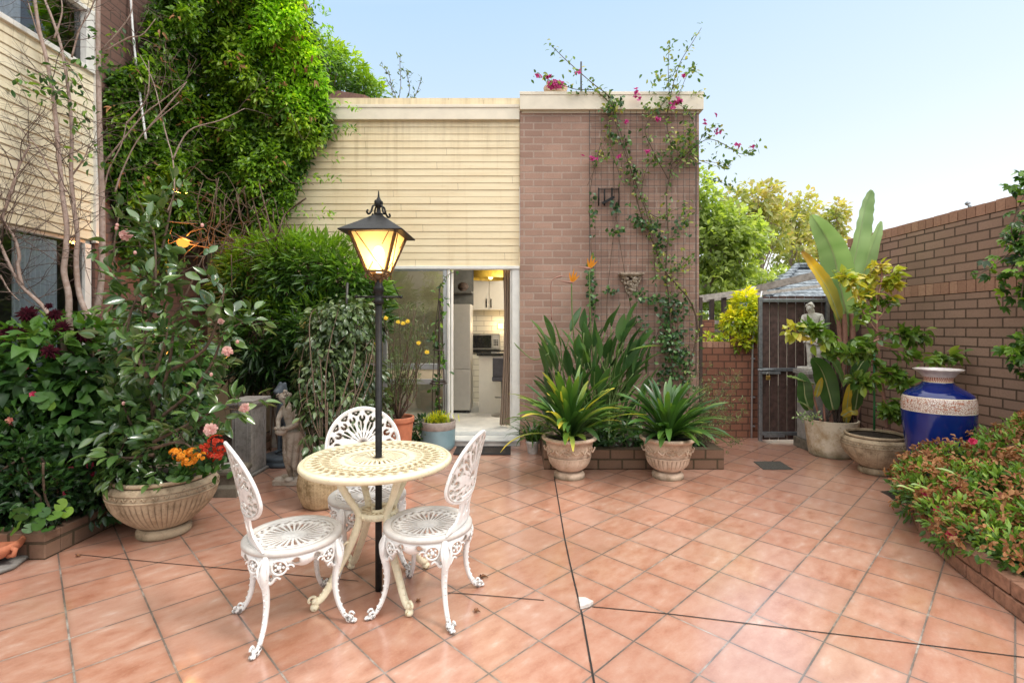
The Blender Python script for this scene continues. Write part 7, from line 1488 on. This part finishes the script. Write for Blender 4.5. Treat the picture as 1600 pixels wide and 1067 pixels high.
tree('plane_tree', 'sparse bare branched tree with few golden leaves above the tiled roof', Z0(at(1235, 500, 17)), [(at(1230, 350, 17), (.5, .6, .8)), (at(1255, 340, 17), (.45, .5, .9)), (at(1240, 390, 17), (.9, .8, .6)), (at(1225, 330, 17), (.35, .4, .5))], [Z0(at(1235, 500, 17)), at(1236, 430, 17), at(1235, 380, 17), at(1232, 330, 17)], .06, M['leaf_autumn'], 240, 5, .2, .20, 30)
tree('plane_tree', 'sparse golden leaved tree between the banana leaf and the tiled roof', Z0(at(1262, 500, 19)), [(at(1268, 345, 19), (.35, .5, .8)), (at(1262, 400, 19), (.8, .6, .5))], [Z0(at(1262, 500, 19)), at(1264, 430, 19), at(1266, 380, 19), at(1268, 330, 19)], .05, M['leaf_autumn'], 170, 6, .18, .24, 18)
tree('plane_tree', 'thin golden leaved tree glimpsed between the tall banana leaves', Z0(at(1306, 500, 18)), [(at(1308, 345, 18), (.28, .4, .75)), (at(1300, 380, 18), (.35, .4, .4))], [Z0(at(1305, 500, 18)), at(1306, 430, 18), at(1308, 380, 18), at(1308, 330, 18)], .05, M['leaf_autumn'], 150, 6, .18, .22, 12)
tree('pale_shrub', 'low pale green bush filling the gap under the leafy tree', Z0(at(1115, 500, 14)), [(at(1120, 450, 14), (.9, .6, .6)), (at(1165, 445, 14.5), (.8, .6, .5)), (at(1210, 440, 15), (.6, .5, .4)), (at(1110, 500, 14), (.7, .5, .7))], [Z0(at(1125, 500, 14)), at(1125, 470, 14), at(1125, 450, 14)], .05, M['leaf_tree'], 420, 8, .16, .2, 8, .3, cb=.8)
# ---- behind the viewer: what the door glass mirrors
m = MB(); m.box(-9, 9, -9.2, -9.0, 0, 4.3); solo('far_wall', m, M['fascia'], 'pale rendered garden wall behind the viewer, mirrored in the door glass', 'wall', (0, -9.1, 0))
tree('conifer', 'dark conical tree behind the viewer, mirrored in the door glass', (-2.9, -4.4, 0), [((-2.9, -4.4, 1.0), (.8, .8, .9)), ((-2.9, -4.4, 2.0), (.6, .6, .9)), ((-2.9, -4.4, 3.0), (.35, .35, .8))], [(-2.9, -4.4, 0), (-2.9, -4.4, 1.5), (-2.9, -4.4, 3.3)], .08, M['leaf_tree'], 500, 8, .12, .15, 6)
tree('garden_tree', 'rounded tree behind the viewer, mirrored in the door glass', (-.9, -5.2, 0), [((-.9, -5.2, 1.1), (.8, .7, .7)), ((-1.6, -5.1, .9), (.7, .6, .7))], [(-.9, -5.2, 0), (-.9, -5.2, .6), (-1.0, -5.2, 1.2)], .09, M['leaf_tree'], 260, 7, .14, .17, 6)

# ================================================================== light, sky, camera
SUN_EL, SUN_AZ = rad(50), rad(112)                            # azimuth from +Y towards +X
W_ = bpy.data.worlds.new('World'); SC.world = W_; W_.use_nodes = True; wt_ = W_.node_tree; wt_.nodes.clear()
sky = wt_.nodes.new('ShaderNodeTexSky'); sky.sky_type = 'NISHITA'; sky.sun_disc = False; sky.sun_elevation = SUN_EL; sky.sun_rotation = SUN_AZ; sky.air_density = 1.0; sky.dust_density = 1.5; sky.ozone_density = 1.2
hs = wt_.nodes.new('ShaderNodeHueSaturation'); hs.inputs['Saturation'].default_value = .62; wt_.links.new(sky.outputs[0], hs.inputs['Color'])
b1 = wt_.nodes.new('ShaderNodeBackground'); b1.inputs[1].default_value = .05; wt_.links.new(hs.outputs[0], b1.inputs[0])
tc = wt_.nodes.new('ShaderNodeTexCoord'); sx = wt_.nodes.new('ShaderNodeSeparateXYZ'); wt_.links.new(tc.outputs['Generated'], sx.inputs[0])
def wm(op, a, b=0., c=0.):
    n = wt_.nodes.new('ShaderNodeMath'); n.operation = op
    for i, v in enumerate((a, b, c)):
        if isinstance(v, (int, float)): n.inputs[i].default_value = v
        else: wt_.links.new(v, n.inputs[i])
    return n.outputs[0]
# clear blue low in the north, fill light added to the unseen sky overhead and behind
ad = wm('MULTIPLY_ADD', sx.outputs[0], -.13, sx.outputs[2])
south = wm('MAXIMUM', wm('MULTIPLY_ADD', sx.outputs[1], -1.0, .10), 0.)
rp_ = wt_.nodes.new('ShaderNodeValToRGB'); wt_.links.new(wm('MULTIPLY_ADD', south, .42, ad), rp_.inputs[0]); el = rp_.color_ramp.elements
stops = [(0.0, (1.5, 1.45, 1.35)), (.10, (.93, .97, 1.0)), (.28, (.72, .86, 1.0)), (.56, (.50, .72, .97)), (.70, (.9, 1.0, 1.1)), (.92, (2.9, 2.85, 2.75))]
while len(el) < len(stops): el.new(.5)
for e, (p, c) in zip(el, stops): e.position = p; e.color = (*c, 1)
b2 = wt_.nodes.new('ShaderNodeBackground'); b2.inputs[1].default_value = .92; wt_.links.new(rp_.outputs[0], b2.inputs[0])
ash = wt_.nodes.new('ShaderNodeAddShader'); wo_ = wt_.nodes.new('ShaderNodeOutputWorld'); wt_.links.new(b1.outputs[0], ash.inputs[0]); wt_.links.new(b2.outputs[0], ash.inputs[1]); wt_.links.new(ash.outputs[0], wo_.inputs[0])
def lamp(name, typ, loc, energy, col, size=.05):
    l = bpy.data.lights.new(name, typ); l.energy = energy; l.color = col
    if typ == 'POINT': l.shadow_soft_size = size
    o = bpy.data.objects.new(name, l); COL.objects.link(o); o.location = loc; return o
s = lamp('sun', 'SUN', (0, 0, 10), 2.25, (1, .94, .86)); s.data.angle = rad(13)
sd = Vector((math.sin(SUN_AZ) * math.cos(SUN_EL), math.cos(SUN_AZ) * math.cos(SUN_EL), math.sin(SUN_EL))); s.rotation_euler = sd.to_track_quat('Z', 'Y').to_euler()
lamp('lantern_light', 'POINT', (TC[0] + .006, TC[1], 1.885), 9, (1, .60, .24), .045)
lamp('wall_lamp_light', 'POINT', tuple(wlp + (.08, -.10, .0)), 12, (1, .38, .07), .04)
lamp('kitchen_fill', 'POINT', (.55, 7.45, 2.25), 130, (1, .90, .76), .25)  # added fill lamp, hidden behind the pier and apart from the pendant
lamp('bench_light', 'POINT', (-.28, 9.36, 1.5), 4, (1, .70, .36), .03)
cam = bpy.data.cameras.new('camera'); co = bpy.data.objects.new('camera', cam); COL.objects.link(co); SC.camera = co
co.location = (0, 0, H); co.rotation_euler = (PI / 2, 0, 0); cam.sensor_width = 36; cam.lens = F / 1600 * 36; cam.shift_x = -(CX - 800) / 1600; cam.shift_y = -(533.5 - CY) / 1600; cam.clip_end = 500; cam.clip_start = .05
SC.view_settings.view_transform = 'Standard'; SC.view_settings.look = 'None'; SC.view_settings.exposure = 0
SC.render.engine = 'CYCLES'; SC.cycles.use_denoising = True; SC.cycles.max_bounces = 8; SC.cycles.transparent_max_bounces = 12; SC.cycles.sample_clamp_indirect = 6
